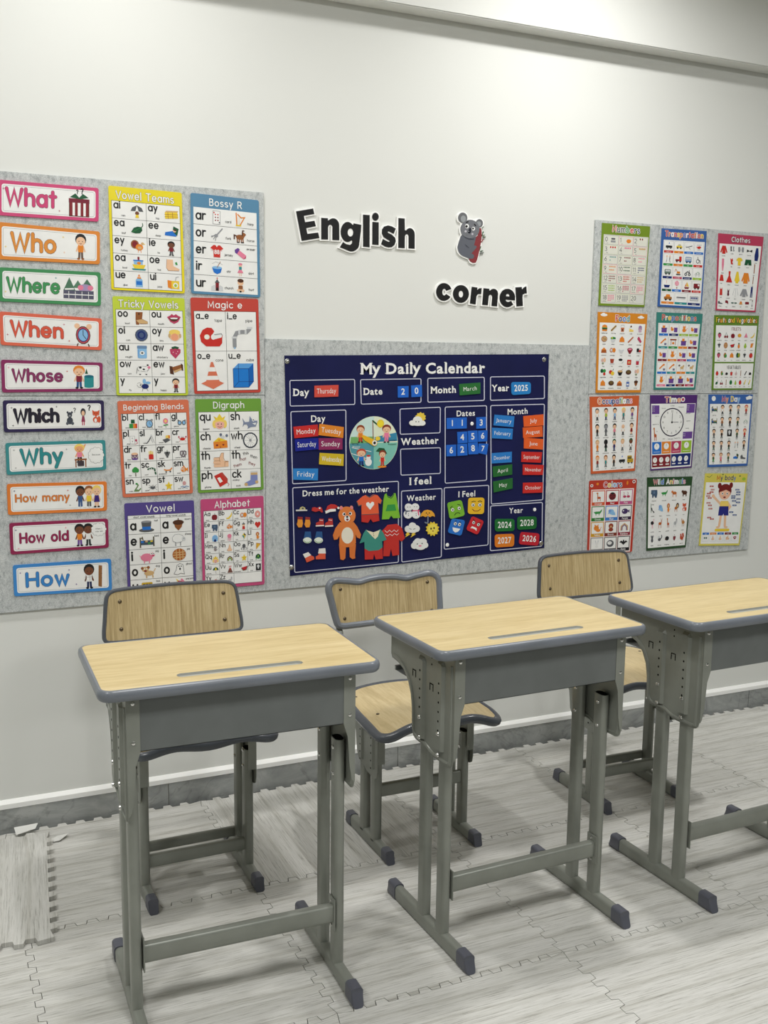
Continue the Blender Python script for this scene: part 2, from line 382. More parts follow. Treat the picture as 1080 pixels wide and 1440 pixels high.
    extr(bm, pr, lambda y, z, dd: (dd, y, z), -.219, .219); cb = obj('cross_bar', bm, M['metal'], t, smooth=True)
    for s in (-1, 1):
        bm = bmesh.new(); a, b = sorted((s*.2195, s*.2165)); box(bm, a, -.119, .135, b, -.080, .212, .0008); p = obj('cross_bar_flange', bm, M['metal'], t)
        for z in (.203, .143):
            bm = bmesh.new(); disc(bm, (s*.2165, -.0995, z), (-s, 0, 0), .0045, .002, 8, .001); obj('flange_screw', bm, M['chrome'], p)
    return t
def copy_tree(o, parent=None):
    c = o.copy(); C.objects.link(c); c.parent = parent
    for ch in list(o.children): copy_tree(ch, c)
    return c
G = 'school desks in a row in front of the wall'
d1 = make_desk(); d2 = copy_tree(d1); d3 = copy_tree(d1)
for o, (x, y, r), lb in ((d1, (.606, -.990, -.026), 'grey steel school desk with oak top, leftmost of the three, nearest the loose mat'),
                         (d2, (1.352, -.978, .030), 'grey steel school desk with oak top, middle of the three'),
                         (d3, (2.078, -.994, .036), 'grey steel school desk with oak top, rightmost, cut off by the right edge')):
    o.location = (x, y, 0); o.rotation_euler = (0, 0, r); tag(o, lb, 'desk', G)

# ------------------------------------------------------------------ school chairs
def make_chair(name, loc, rz, label, sh, btop, bbot, style, bars, bsx=1.0, bdx=0.0, skew=0.0):
    """style 'plain' has a thin flat edging, 'wavy' a thick moulded one; sh seat height"""
    t = thing(name, loc, rz, label, 'chair', 'school chairs behind the desks')
    thick = style == 'wavy'
    # seat: local y, -.215 front to +.175 back
    if thick:
        half = [(.0, -.196), (.05, -.199), (.11, -.212), (.16, -.214), (.188, -.198), (.197, -.165), (.196, -.08), (.19, .02), (.172, .1), (.13, .152), (.07, .172), (0, .178)]
    else:
        half = [(.0, -.205), (.07, -.207), (.13, -.211), (.165, -.208), (.187, -.193), (.194, -.16), (.192, -.06), (.186, .05), (.176, .12), (.15, .158), (.08, .174), (0, .178)]
    pts = half+[(-x, y) for x, y in half[::-1][1:-1]]
    out = smoothpath(pts, 4)
    def seatz(x, y): return sh-.012+(.010 if thick else .006)*math.cos(2*PI*x/.2)*(-1 if True else 1)*max(0, min(1, (-y+.02)/.2))-.006*(x/.2)**2-.008*max(0, (-y-.14)/.07)
    rw, rh = (.015, .0135) if thick else (.010, .012)
    bm = bmesh.new(); sweep(bm, [(x*.975, y*.975, seatz(x, y)-.0055) for x, y in out], oval(rw, rh, 10)); obj('seat_edging', bm, M['rim_dark'], t, smooth=True)
    bm = bmesh.new(); ins = [(x*.955, y*.955) for x, y in out]
    N = len(ins); rings = []
    for f in (1, .8, .6, .4, .2): rings.append([bm.verts.new((x*f, y*f, seatz(x*f, y*f)+.0045)) for x, y in ins])
    for a, b in zip(rings[:-1], rings[1:]):
        for k in range(N): bm.faces.new((a[k], a[(k+1) % N], b[(k+1) % N], b[k]))
    cv = bm.verts.new((0, 0, seatz(0, 0)+.0045))
    for k in range(N): bm.faces.new((rings[-1][k], rings[-1][(k+1) % N], cv))
    bot = [bm.verts.new((x, y, seatz(x, y)-.011)) for x, y in ins]
    for k in range(N): bm.faces.new((rings[0][k], bot[k], bot[(k+1) % N], rings[0][(k+1) % N]))
    bm.faces.new(bot); bmesh.ops.recalc_face_normals(bm, faces=bm.faces[:]); obj('seat', bm, M['seat_wood'], t, smooth=True)
    for sx in (-.148, .148):
        for yy in (-.08, .085):
            bm = bmesh.new(); disc(bm, (sx, yy, seatz(sx, yy)+.004), (0, 0, 1), .0058, .0016, 12, .001); obj('rivet', bm, M['rivet'], t, smooth=True)
    # backrest, leaning back, gently curved
    H = btop-bbot; tilt = .16; yb = .215
    def bk(x, z, dd=0.0):
        zz = z-bbot; x = x*bsx+bdx+skew*(btop-z)/(btop-bbot); return (x, yb+zz*tilt+.022*(1-(x/.21)**2)-.012+dd, z)
    if thick:
        bh = [(0, btop-.003), (.045, btop-.006), (.085, btop-.0135), (.125, btop-.006), (.165, btop), (.186, btop-.008), (.195, btop-.03), (.191, btop-.07), (.184, bbot+.03), (.173, bbot+.004), (.12, bbot), (.06, bbot), (0, bbot)]
    else:
        bh = [(0, btop+.002), (.08, btop+.001), (.14, btop), (.168, btop-.003), (.183, btop-.013), (.189, btop-.035), (.195, btop-.09), (.199, bbot+.03), (.197, bbot+.008), (.18, bbot), (.12, bbot-.004), (.06, bbot-.006), (0, bbot-.006)]
    bp = smoothpath(bh+[(-x, z) for x, z in bh[::-1][1:-1]], 4)
    mz = (btop+bbot)/2; ew = .0115 if thick else .0062
    bm = bmesh.new(); path = [bk(x*(1-ew/.2), mz+(z-mz)*(1-ew/(H/2))) for x, z in bp]
    sweep(bm, path, oval(.0095 if thick else .0085, ew, 10), up=Vector((0, 1, 0))) if False else None
    # tube profile: side lies in the plane of the backrest
    P = [Vector(p) for p in path]; n = len(P); rg = []; nrm = Vector((0, 1, -tilt)).normalized()
    for i, p in enumerate(P):
        tt = (P[(i+1) % n]-P[i-1]).normalized(); s = tt.cross(nrm).normalized()
        rg.append([bm.verts.new(p+s*a*ew+nrm*b*(.0125 if thick else .009)) for a, b in [(math.cos(2*PI*k/10), math.sin(2*PI*k/10)) for k in range(10)]])
    for i in range(n):
        a, b = rg[i], rg[(i+1) % n]
        for k in range(10): bm.faces.new((a[k], a[(k+1) % 10], b[(k+1) % 10], b[k]))
    bmesh.ops.recalc_face_normals(bm, faces=bm.faces[:]); obj('backrest_edging', bm, M['rim' if thick else 'rim_dark'], t, smooth=True)
    bm = bmesh.new(); k0 = 1-ew*1.0/.2; kz = 1-ew*1.0/(H/2)
    ip = [(x*k0, mz+(z-mz)*kz) for x, z in bp]; n = len(ip)
    fr, ba = [], []
    for f in (1, .66, .33):
        fr.append([bm.verts.new(bk(x*f, mz+(z-mz)*f, -.006)) for x, z in ip]); ba.append([bm.verts.new(bk(x*f, mz+(z-mz)*f, .006)) for x, z in ip])
    for S, fl in ((fr, 0), (ba, 1)):
        for a, b in zip(S[:-1], S[1:]):
            for k in range(n): bm.faces.new((a[k], a[(k+1) % n], b[(k+1) % n], b[k]))
        c = bm.verts.new(bk(0, mz, .006 if fl else -.006))
        for k in range(n): bm.faces.new((S[-1][k], S[-1][(k+1) % n], c))
    for k in range(n): bm.faces.new((fr[0][k], fr[0][(k+1) % n], ba[0][(k+1) % n], ba[0][k]))
    bmesh.ops.recalc_face_normals(bm, faces=bm.faces[:]); obj('backrest', bm, M['back_wood'], t, smooth=True)
    for sx in (-.146, .146):
        for zz in (btop-.038, bbot+.04 if not thick else bbot+.036):
            x, y, z = bk(sx, zz, -.006); bm = bmesh.new(); disc(bm, (x, y, z), (0, -1, tilt), .0062, .002, 12, .0022); obj('rivet', bm, M['rivet'], t, smooth=True)
    # frame
    zf = .012
    for s in (-1, 1):
        xs = s*.158
        # side plate under the seat, running up behind as the backrest post
        zp0 = sh-.205
        prof = [(-.105, sh-.03), (-.105, zp0+.03), (-.1, zp0+.008), (-.085, zp0), (-.03, zp0+.004), (.0, zp0+.016), (.03, zp0+.02), (.045, zp0+.04), (.055, zp0+.1), (.09, zp0+.14), (.15, zp0+.16), (.15, sh-.03)]
        bm = bmesh.new(); extr(bm, prof, lambda y, z, dd: (dd, y, z), xs-.001, xs+.001)
        a, b = sorted((xs, xs-s*.022)); box(bm, a, -.107, zp0+.05, b, -.105, sh-.032); box(bm, min(xs, xs-s*.03), -.15, sh-.034, max(xs, xs-s*.03), .15, sh-.03)
        sp = obj('side_plate', bm, M['metal'], t)
        bm = bmesh.new()
        for yc in (-.068, .012):
            c0 = [(yc-.016, zp0+.03), (yc-.016, sh-.05), (yc+.016, sh-.05), (yc+.016, zp0+.03)]
            v0 = [bm.verts.new((xs+s*.001, y, z)) for y, z in c0]; v1 = [bm.verts.new((xs+s*.006, yc+(y-yc)*.6, z)) for y, z in c0]
            for k in range(4): bm.faces.new((v0[k], v0[(k+1) % 4], v1[(k+1) % 4], v1[k]))
            bm.faces.new(v1)
        bmesh.ops.recalc_face_normals(bm, faces=bm.faces[:]); obj('pressed_rib', bm, M['metal'], sp)
        bm = bmesh.new()
        for yc in (-.068, .012):
            for k in range(6): disc(bm, (xs+s*.0058, yc, sh-.062-.023*k), (s, 0, 0), .003, .0006, 8)
        tag(obj('adjustment_hole_shades', bm, M['hole'], sp), kind='stuff')  # dark discs on the ribs, hole shade put into the colour
        for yc in (-.068, .012):
            for z in (zp0+.05, zp0+.095):
                bm = bmesh.new(); disc(bm, (xs-s*.026, yc, z), (-s, 0, 0), .005, .003, 8, .001); obj('bolt', bm, M['chrome'], t)
            bm = bmesh.new(); pr = rr(-.012, -.0215, .012, .0215, .0115, 4); xc = xs-s*.0135
            extr(bm, [(x+xc, y+yc) for x, y in pr], lambda x, y, dd: (x, y, dd), zf+.028, sh-.105)
            u = obj('upright_tube', bm, M['metal'], t, smooth=True)
            bm = bmesh.new(); extr(bm, [(xc+x*.8, yc+y*.88) for x, y in pr], lambda x, y, dd: (x, y, dd), sh-.105, sh-.1045); obj('tube_mouth_shade', bm, M['hole'], u)  # closed tube top, its inner shade painted as a dark cap
        xc = xs-s*.0135
        bm = bmesh.new(); pr = rr(-.012, 0, .012, .036, .009, 4); rings = []
        for yy, dz in ((-.155, .0), (-.09, .004), (-.03, .006), (.03, .006), (.09, .003), (.115, .0)):
            rings.append([bm.verts.new((xc+x, yy, zf+z+(dz if z > .018 else 0))) for x, z in pr])
        for a, b in zip(rings[:-1], rings[1:]):
            for k in range(len(pr)): bm.faces.new((a[k], a[(k+1) % len(pr)], b[(k+1) % len(pr)], b[k]))
        bm.faces.new(rings[0][::-1]); bm.faces.new(rings[-1]); bmesh.ops.recalc_face_normals(bm, faces=bm.faces[:])
        obj('foot_bar', bm, M['metal'], t, smooth=True)
        for e, q in ((-.178, -1), (.14, 1)):
            bm = bmesh.new(); pr = rr(-.0138, .0003, .0138, .0395, .008, 4); rings = []
            for yy, hh, sl in ((e-q*.042, 1, 0), (e-q*.010, 1, 0), (e-q*.002, .86, .2), (e, .7, .25)):
                rings.append([bm.verts.new((xc+x*(1 if hh == 1 else .9), yy-q*z*sl, zf+z*hh)) for x, z in pr])
            for a, b in zip(rings[:-1], rings[1:]):
                for k in range(len(pr)): bm.faces.new((a[k], a[(k+1) % len(pr)], b[(k+1) % len(pr)], b[k]))
            bm.faces.new(rings[0][::-1]); bm.faces.new(rings[-1]); bmesh.ops.recalc_face_normals(bm, faces=bm.faces[:])
            obj('foot_cap', bm, M['cap'], t, smooth=True)
        # backrest post
        pth = [(s*.146, .135, sh-.04), (s*.146, .175, sh-.036), (s*.146, .20, sh-.02), (s*.146, yb-.002, sh+.03), (s*.146, yb+.002, bbot-.02), (s*.146, yb+.013, bbot+.01), (s*.146, yb+(btop-bbot)*tilt+.005, btop-.03)]
        bm = bmesh.new(); sweep(bm, smoothpath(pth, 4, False), oval(.011, .006, 8), closed=False, up=Vector((0, 1, .1))); obj('backrest_post', bm, M['metal'], t, smooth=True)
    for (yc, zc, hh) in bars:
        bm = bmesh.new(); pr = rr(yc-.009, zc-hh/2, yc+.009, zc+hh/2, .006, 3); extr(bm, pr, lambda y, z, dd: (dd, y, z), -.134, .134); obj('cross_bar', bm, M['metal'], t, smooth=True)
    return t
make_chair('school_chair', (.638, -.487, 0), .01, 'grey framed school chair with flat oak backrest behind the leftmost desk', .490, .796, .640, 'plain', [(-.068, .108, .036), (.030, .10, .028)], 1.04, .014)
make_chair('school_chair', (1.318, -.492, 0), .0, 'school chair with wavy-topped backrest and thick grey edging behind the middle desk', .445, .776, .610, 'wavy', [(-.07, .196, .040)], 1.04, .006, .018)
make_chair('school_chair', (2.106, -.470, 0), -.02, 'grey framed school chair with flat oak backrest behind the rightmost desk', .464, .789, .632, 'plain', [(-.068, .108, .036), (.030, .10, .028)])

# scraps by the loose mat
def scrap(name, pts, z, label):
    bm = bmesh.new(); up = [bm.verts.new((x, y, z+dz)) for x, y, dz in pts]; dn = [bm.verts.new((x, y, z+dz-.0015)) for x, y, dz in pts]
    bm.faces.new(up); bm.faces.new(dn[::-1]); n = len(pts)
    for i in range(n): bm.faces.new((up[i], dn[i], dn[(i+1) % n], up[(i+1) % n]))
    bmesh.ops.recalc_face_normals(bm, faces=bm.faces[:]); return tag(obj(name, bm, M['paper']), label, 'paper scrap')
scrap('paper_scrap', [(.297, -.145, 0), (.322, -.15, .004), (.352, -.125, .010), (.345, -.112, .003), (.318, -.122, .006), (.30, -.128, 0)], .0145, 'small crumpled white scrap on the floor beside the loose mat')
scrap('paper_scrap', [(.205, -.085, 0), (.262, -.062, 0), (.272, -.036, .004), (.202, -.048, .008)], .0285, 'flat white triangular scrap at the back edge of the loose mat')

# ------------------------------------------------------------------ flat print: ink shapes laid on a card
COL = dict(k=(32, 32, 34), w=(244, 244, 242), g=(150, 152, 156), G=(92, 94, 98), r=(206, 52, 44), R=(132, 34, 44), o=(232, 138, 48), y=(240, 208, 62), n=(58, 152, 74), N=(30, 88, 56),
           b=(40, 116, 206), B=(26, 44, 112), c=(140, 190, 232), t=(48, 146, 150), p=(232, 132, 160), P=(108, 70, 150), s=(240, 196, 160), S=(118, 74, 52), m=(150, 92, 52), M=(84, 50, 34), l=(158, 196, 60), T=(212, 176, 124), h=(246, 214, 110), q=(190, 66, 100), z=(214, 216, 218))
def col(c): return COL[c] if isinstance(c, str) else c
class Ink:
    """collects coloured flat shapes on a canvas (v down); fn(u, v, d) maps to 3-D"""
    def __init__(s, fn): s.fn = fn; s.V = []; s.F = []; s.K = []; s.z = 0.0; s.base = 0
    def lay(s, L): s.base = L; s.z = L*.00011
    def up(s): s.z += .000012
    def mesh(s, pts, tris, c, zs=None):
        c = lin(col(c)); n = len(s.V)
        if zs: s.V += [s.fn(u, v, s.z+z) for (u, v), z in zip(pts, zs)]
        else: s.V += [s.fn(u, v, s.z) for u, v in pts]
        for t in tris: s.F.append((n+t[0], n+t[1], n+t[2])); s.K.append(c)
    def poly(s, pts, c): s.mesh(pts, tessellate_polygon([[Vector((u, v, 0)) for u, v in pts]]), c); s.up()
    def fan(s, pts, c): s.mesh(pts, [(0, i, i+1) for i in range(1, len(pts)-1)], c); s.up()
    def rect(s, x0, y0, x1, y1, c, r=0): s.fan([(x0, y0), (x1, y0), (x1, y1), (x0, y1)] if not r else rr(x0, y0, x1, y1, r, 4), c)
    def ell(s, x, y, rx, ry, c, n=14): s.fan([(x+rx*math.cos(2*PI*k/n), y+ry*math.sin(2*PI*k/n)) for k in range(n)], c)
    def line(s, pts, w, c, closed=False, cap=True):
        if not closed and len(pts) > 4 and (Vector(pts[0])-Vector(pts[-1])).length < 1e-6: pts = pts[:-1]; closed = True
        P = [Vector(p) for p in pts]; n = len(P); out = []; tr = []
        if n < 2: return
        for i, p in enumerate(P):
            a = P[(i-1) % n] if (closed or i > 0) else None; b = P[(i+1) % n] if (closed or i < n-1) else None
            d1 = (p-a).normalized() if a is not None and (p-a).length > 1e-9 else None; d2 = (b-p).normalized() if b is not None and (b-p).length > 1e-9 else None
            d = ((d1 or d2)+(d2 or d1)) if (d1 is not None or d2 is not None) else Vector((1, 0))
            if d.length < 1e-6: d = d1
            d.normalize(); nn = Vector((-d.y, d.x)); k = 1/max(.5, abs(nn.dot(Vector((-(d1 or d2).y, (d1 or d2).x)))))
            out += [tuple(p+nn*w/2*k), tuple(p-nn*w/2*k)]
        m = n if closed else n-1
        for i in range(m):
            a, b = 2*i, 2*((i+1) % n); tr += [(a, a+1, b+1), (a, b+1, b)]
        if cap and not closed:
            for e, q in ((0, 1), (n-1, n-2)):
                if q < 0 or q >= n: continue
                d = (P[e]-P[q]).normalized(); nn = Vector((-d.y, d.x)); k0 = len(out); cc = [tuple(P[e]+nn*math.cos(a)*w/2+d*math.sin(a)*w/2) for a in (0, .8, 1.571, 2.35, PI)]
                out += cc; tr += [(k0, k0+i, k0+i+1) for i in range(1, 4)]
        zs = [(i//2)*2.2e-6 for i in range(2*n)]; zs += [zs[0]-3e-6]*5+[zs[-1]+3e-6]*5 if len(out) > 2*n else []
        s.mesh(out, tr, c, zs[:len(out)]); s.up()
    def box(s, x0, y0, x1, y1, w, c, r=0): s.line([(x0, y0), (x1, y0), (x1, y1), (x0, y1)] if not r else rr(x0, y0, x1, y1, r, 4), w, c, closed=True)
    def done(s, name, mat, parent):
        me = bpy.data.meshes.new(name); me.from_pydata([tuple(v) for v in s.V], [], s.F)
        a = me.color_attributes.new('ink', 'FLOAT_COLOR', 'CORNER'); buf = []
        for c in s.K: buf += [c[0], c[1], c[2], 1.0]*3
        a.data.foreach_set('color', buf); me.materials.append(mat)
        # make every face look out from the wall
        me.update(); nrm = [p.normal.y for p in me.polygons]; bm = bmesh.new(); bm.from_mesh(me); bm.faces.ensure_lookup_table()
        bmesh.ops.reverse_faces(bm, faces=[f for f, ny in zip(bm.faces, nrm) if ny > 0]); bm.to_mesh(me); bm.free()
        o = bpy.data.objects.new(name, me); C.objects.link(o); o.parent = parent; return o
    # -------- stroke lettering
    def text(s, x, y, txt, h, c='k', w=.17, al='l', sp=.30, sx=1.0, rot=0, slant=0):
        """baseline at y; h = height of a capital; w = pen width relative to x-height"""
        k = h/1.45; tot = sum(GL.get(ch, GL[' '])[0]+sp for ch in txt)-sp
        x -= {'l': 0, 'c': tot*k*sx/2, 'r': tot*k*sx}[al]; ox, oy = x, y; cr, sr = math.cos(rot), math.sin(rot); z0 = s.z
        cx = 0
        for i, ch in enumerate(txt):
            g = GL.get(ch, GL[' ']); cc = c[i % len(c)] if isinstance(c, list) else c; s.z = z0+(i % 2)*.000007
            for st in g[1]:
                pts = []
                for (a, b) in st:
                    u = (cx+a+slant*b)*k*sx; v = -b*k; pts.append((ox+u*cr-v*sr, oy+u*sr+v*cr))
                if len(pts) == 1: s.ell(pts[0][0], pts[0][1], w*k*.62, w*k*.62, cc, 8)
                else: s.line(pts, w*k, cc)
            cx += g[0]+sp
        s.z = z0; return tot*k*sx
    # -------- outline-font lettering (built-in font), optional weight and slab serifs
    def btext(s, x, y, txt, h, c='w', al='l', sx=1.0, bold=0.0, serif=False, rot=0, sp=0.0):
        k = h/.729; adv = [bglyph(ch, bold)[2]+sp for ch in txt]; tot = sum(adv)*k*sx
        x -= {'l': 0, 'c': tot/2, 'r': tot}[al]; cr, sr = math.cos(rot), math.sin(rot); cx = 0
        for ch, ad in zip(txt, adv):
            vs, ts, _, bb = bglyph(ch, bold)
            f = lambda a, b: (x+(cx+a)*k*sx*cr+b*k*sr, y+(cx+a)*k*sx*sr-b*k*cr)
            s.mesh([f(a, b) for a, b in vs], ts, c)
            if serif and ch in SERIF:
                s.z += .00002; x0, x1 = bb
                for fx, yy, hw in SERIF[ch]:
                    xx = x0+(x1-x0)*fx; s.mesh([f(xx-hw, yy), f(xx+hw, yy), f(xx+hw, yy+.045), f(xx-hw, yy+.045)], [(0, 1, 2), (0, 2, 3)], c)
                s.z -= .00002
            cx += ad
        s.up()
def A(cx, cy, rx, ry, a0, a1, n=None):
    n = n or max(3, int(abs(a1-a0)/28)); return [(cx+rx*math.cos(math.radians(a0+(a1-a0)*k/n)), cy+ry*math.sin(math.radians(a0+(a1-a0)*k/n))) for k in range(n+1)]
O = A(.43, .5, .4, .5, 0, 360, 13)
GL = {' ': (.42, []), 'a': (.86, [O, [(.84, 1), (.84, 0)]]), 'b': (.86, [[(.03, 1.5), (.03, 0)], A(.43, .5, .4, .5, 0, 360, 13)]), 'c': (.72, [A(.43, .5, .4, .5, 42, 318)]),
 'd': (.86, [O, [(.84, 1.5), (.84, 0)]]), 'e': (.86, [[(.06, .5), (.8, .5)], A(.43, .5, .4, .5, 0, 318)]), 'f': (.55, [A(.47, 1.2, .27, .28, 60, 180)+[(.2, 0)], [(0, .98), (.5, .98)]]),
 'g': (.86, [O, [(.84, 1)]+A(.43, -.1, .41, .36, 0, -150)]), 'h': (.76, [[(.03, 1.5), (.03, 0)], A(.4, .62, .36, .38, 175, 0)+[(.76, 0)]]), 'i': (.1, [[(.05, 1), (.05, 0)], [(.05, 1.36)]]),
 'j': (.3, [[(.25, 1)]+A(-.02, -.15, .27, .3, 0, -100), [(.25, 1.36)]]), 'k': (.7, [[(.03, 1.5), (.03, 0)], [(.62, 1), (.06, .42)], [(.25, .6), (.68, 0)]]), 'l': (.1, [[(.05, 1.5), (.05, 0)]]),
 'm': (1.24, [[(.03, 1), (.03, 0)], A(.33, .66, .3, .34, 175, 0)+[(.63, 0)], A(.93, .66, .3, .34, 175, 0)+[(1.23, 0)]]), 'n': (.76, [[(.03, 1), (.03, 0)], A(.4, .62, .36, .38, 175, 0)+[(.76, 0)]]),
 'o': (.86, [O]), 'p': (.86, [[(.03, 1), (.03, -.5)], O]), 'q': (.86, [O, [(.84, 1), (.84, -.5)]]), 'r': (.5, [[(.03, 1), (.03, 0)], A(.38, .6, .34, .38, 175, 65)]),
 's': (.64, [A(.33, .75, .29, .25, 40, 270)+A(.33, .25, .31, .25, 85, -140)]), 't': (.5, [[(.25, 1.4), (.25, 0)], [(0, .98), (.52, .98)]]), 'u': (.76, [[(.03, 1)]+A(.4, .38, .36, .38, 180, 360)+[(.76, 1)], [(.76, 1), (.76, 0)]]),
 'v': (.74, [[(.02, 1), (.37, 0), (.72, 1)]]), 'w': (1.1, [[(.02, 1), (.29, 0), (.55, .9), (.81, 0), (1.08, 1)]]), 'x': (.7, [[(.02, 1), (.68, 0)], [(.68, 1), (.02, 0)]]), 'y': (.74, [[(.02, 1), (.38, .05)], [(.72, 1), (.2, -.5)]]),
 'z': (.66, [[(.03, 1), (.63, 1), (.03, 0), (.65, 0)]]),
 'A': (1.0, [[(0, 0), (.5, 1.45), (1, 0)], [(.18, .5), (.82, .5)]]), 'B': (.82, [[(.03, 0), (.03, 1.45), (.4, 1.45)]+A(.42, 1.11, .3, .34, 90, -90)+[(.03, .77)], [(.4, .77)]+A(.45, .385, .35, .385, 90, -90)+[(.03, 0)]]),
 'C': (1.0, [A(.6, .725, .55, .725, 48, 312)]), 'D': (1.0, [[(.03, 0), (.03, 1.45), (.3, 1.45)]+A(.35, .725, .62, .725, 90, -90)+[(.03, 0)]]), 'E': (.78, [[(.76, 1.45), (.03, 1.45), (.03, 0), (.78, 0)], [(.03, .75), (.66, .75)]]),
 'F': (.74, [[(.74, 1.45), (.03, 1.45), (.03, 0)], [(.03, .75), (.62, .75)]]), 'G': (1.08, [A(.6, .725, .55, .725, 48, 350)+[(.62, .62)]]), 'H': (.96, [[(.03, 1.45), (.03, 0)], [(.93, 1.45), (.93, 0)], [(.03, .75), (.93, .75)]]),
 'I': (.5, [[(.25, 1.45), (.25, 0)], [(.02, 1.45), (.48, 1.45)], [(.02, 0), (.48, 0)]]), 'J': (.62, [[(.56, 1.45)]+A(.28, .3, .28, .3, 0, -180)]), 'K': (.86, [[(.03, 1.45), (.03, 0)], [(.8, 1.45), (.05, .65)], [(.3, .9), (.85, 0)]]),
 'L': (.72, [[(.03, 1.45), (.03, 0), (.72, 0)]]), 'M': (1.2, [[(.03, 0), (.1, 1.45), (.6, .3), (1.1, 1.45), (1.17, 0)]]), 'N': (.98, [[(.03, 0), (.03, 1.45), (.95, 0), (.95, 1.45)]]), 'O': (1.2, [A(.6, .725, .57, .725, 0, 360, 14)]),
 'P': (.8, [[(.03, 0), (.03, 1.45), (.4, 1.45)]+A(.42, 1.07, .36, .38, 90, -90)+[(.03, .69)]]), 'Q': (1.2, [A(.6, .725, .57, .725, 0, 360, 14), [(.75, .35), (1.15, -.08)]]), 'R': (.86, [[(.03, 0), (.03, 1.45), (.4, 1.45)]+A(.42, 1.07, .36, .38, 90, -90)+[(.03, .69)], [(.4, .69), (.84, 0)]]),
 'S': (.86, [A(.43, 1.09, .38, .36, 35, 270)+A(.43, .37, .4, .37, 88, -145)]), 'T': (.95, [[(0, 1.45), (.95, 1.45)], [(.475, 1.45), (.475, 0)]]), 'U': (.95, [[(.03, 1.45)]+A(.475, .45, .445, .45, 180, 360)+[(.92, 1.45)]]), 'V': (.98, [[(0, 1.45), (.49, 0), (.98, 1.45)]]),
 'W': (1.4, [[(0, 1.45), (.34, 0), (.7, 1.3), (1.06, 0), (1.4, 1.45)]]), 'X': (.9, [[(0, 1.45), (.9, 0)], [(.9, 1.45), (0, 0)]]), 'Y': (.9, [[(0, 1.45), (.45, .72), (.9, 1.45)], [(.45, .72), (.45, 0)]]), 'Z': (.86, [[(.02, 1.45), (.84, 1.45), (.02, 0), (.86, 0)]]),
 '_': (.7, [[(0, -.02), (.7, -.02)]]), '?': (.62, [A(.31, 1.12, .3, .33, 165, -60)+[(.31, .4)], [(.31, .04)]]), '-': (.4, [[(.02, .55), (.4, .55)]]), '\'': (.1, [[(.05, 1.45), (.05, 1.2)]]), '!': (.1, [[(.05, 1.45), (.05, .4)], [(.05, .04)]]),
 '(': (.3, [A(.35, .6, .3, .85, 130, 230)]), ')': (.3, [A(-.05, .6, .3, .85, 50, -50)]), '.': (.1, [[(.05, .04)]]), ',': (.1, [[(.06, .06), (.0, -.15)]]), ':': (.1, [[(.05, .1)], [(.05, .8)]]),
 '0': (.82, [A(.41, .725, .38, .725, 0, 360, 14)]), '1': (.4, [[(.02, 1.15), (.28, 1.45), (.28, 0)]]), '2': (.78, [A(.38, 1.07, .34, .38, 160, -30)+[(.03, 0), (.78, 0)]]), '3': (.76, [A(.36, 1.1, .32, .35, 150, -90)+A(.36, .38, .37, .38, 90, -150)]),
 '4': (.84, [[(.62, 0), (.62, 1.45), (.02, .42), (.84, .42)]]), '5': (.78, [[(.7, 1.45), (.14, 1.45), (.08, .82)]+A(.36, .46, .38, .46, 120, -145)]), '6': (.8, [[(.6, 1.45)]+A(.41, .42, .37, .42, 160, 520, 14)]), '7': (.78, [[(.02, 1.45), (.76, 1.45), (.26, 0)]]),
 '8': (.78, [A(.39, 1.09, .32, .35, -90, 270, 12), A(.39, .37, .37, .37, 90, 450, 12)]), '9': (.8, [A(.39, 1.02, .36, .42, 0, 360, 12)+[(.7, .7), (.25, 0)]])}
_bg = {}
def bglyph(ch, bold):
    key = (ch, bold)
    if key in _bg: return _bg[key]
    cu = bpy.data.curves.new('t', 'FONT'); cu.body = ch; cu.size = 1; cu.resolution_u = 3; cu.offset = bold; cu.fill_mode = 'FRONT'
    o = bpy.data.objects.new('t', cu); C.objects.link(o); bpy.context.view_layer.update()
    me = o.evaluated_get(bpy.context.evaluated_depsgraph_get()).to_mesh(); me.calc_loop_triangles()
    vs = [(v.co.x, v.co.y) for v in me.vertices]; ts = [tuple(t.vertices) for t in me.loop_triangles]
    if vs:
        x0, x1 = min(v[0] for v in vs), max(v[0] for v in vs)
    else: x0, x1 = 0, .2
    bpy.data.objects.remove(o); bpy.data.curves.remove(cu)
    _bg[key] = (vs, ts, x1+.075 if vs else .26, (x0, x1)); return _bg[key]
SERIF = {'M': [(.07, 0, .11), (.93, 0, .11), (.07, .684, .1), (.93, .684, .1)], 'D': [(.05, 0, .1), (.05, .684, .1)], 'Y': [(.12, .684, .11), (.88, .684, .11), (.5, 0, .13)], 'W': [(.08, .684, .1), (.92, .684, .1), (.5, .684, .09)],
 'I': [(.5, 0, .12), (.5, .684, .12)], 'y': [(.12, .5, .09), (.88, .5, .09)], 'n': [(.1, 0, .09), (.9, 0, .09), (.05, .5, .06)], 'h': [(.1, 0, .09), (.9, 0, .09), (.05, .715, .06)], 'l': [(.5, 0, .11), (.2, .715, .07)],
 'i': [(.5, 0, .11), (.2, .5, .07)], 'r': [(.18, 0, .11), (.08, .5, .06)], 'd': [(.98, 0, .06), (.84, .715, .06)], 'a': [(.98, 0, .05)], 'f': [(.4, 0, .11)], 'C': [(.95, .52, .03)], 't': []}

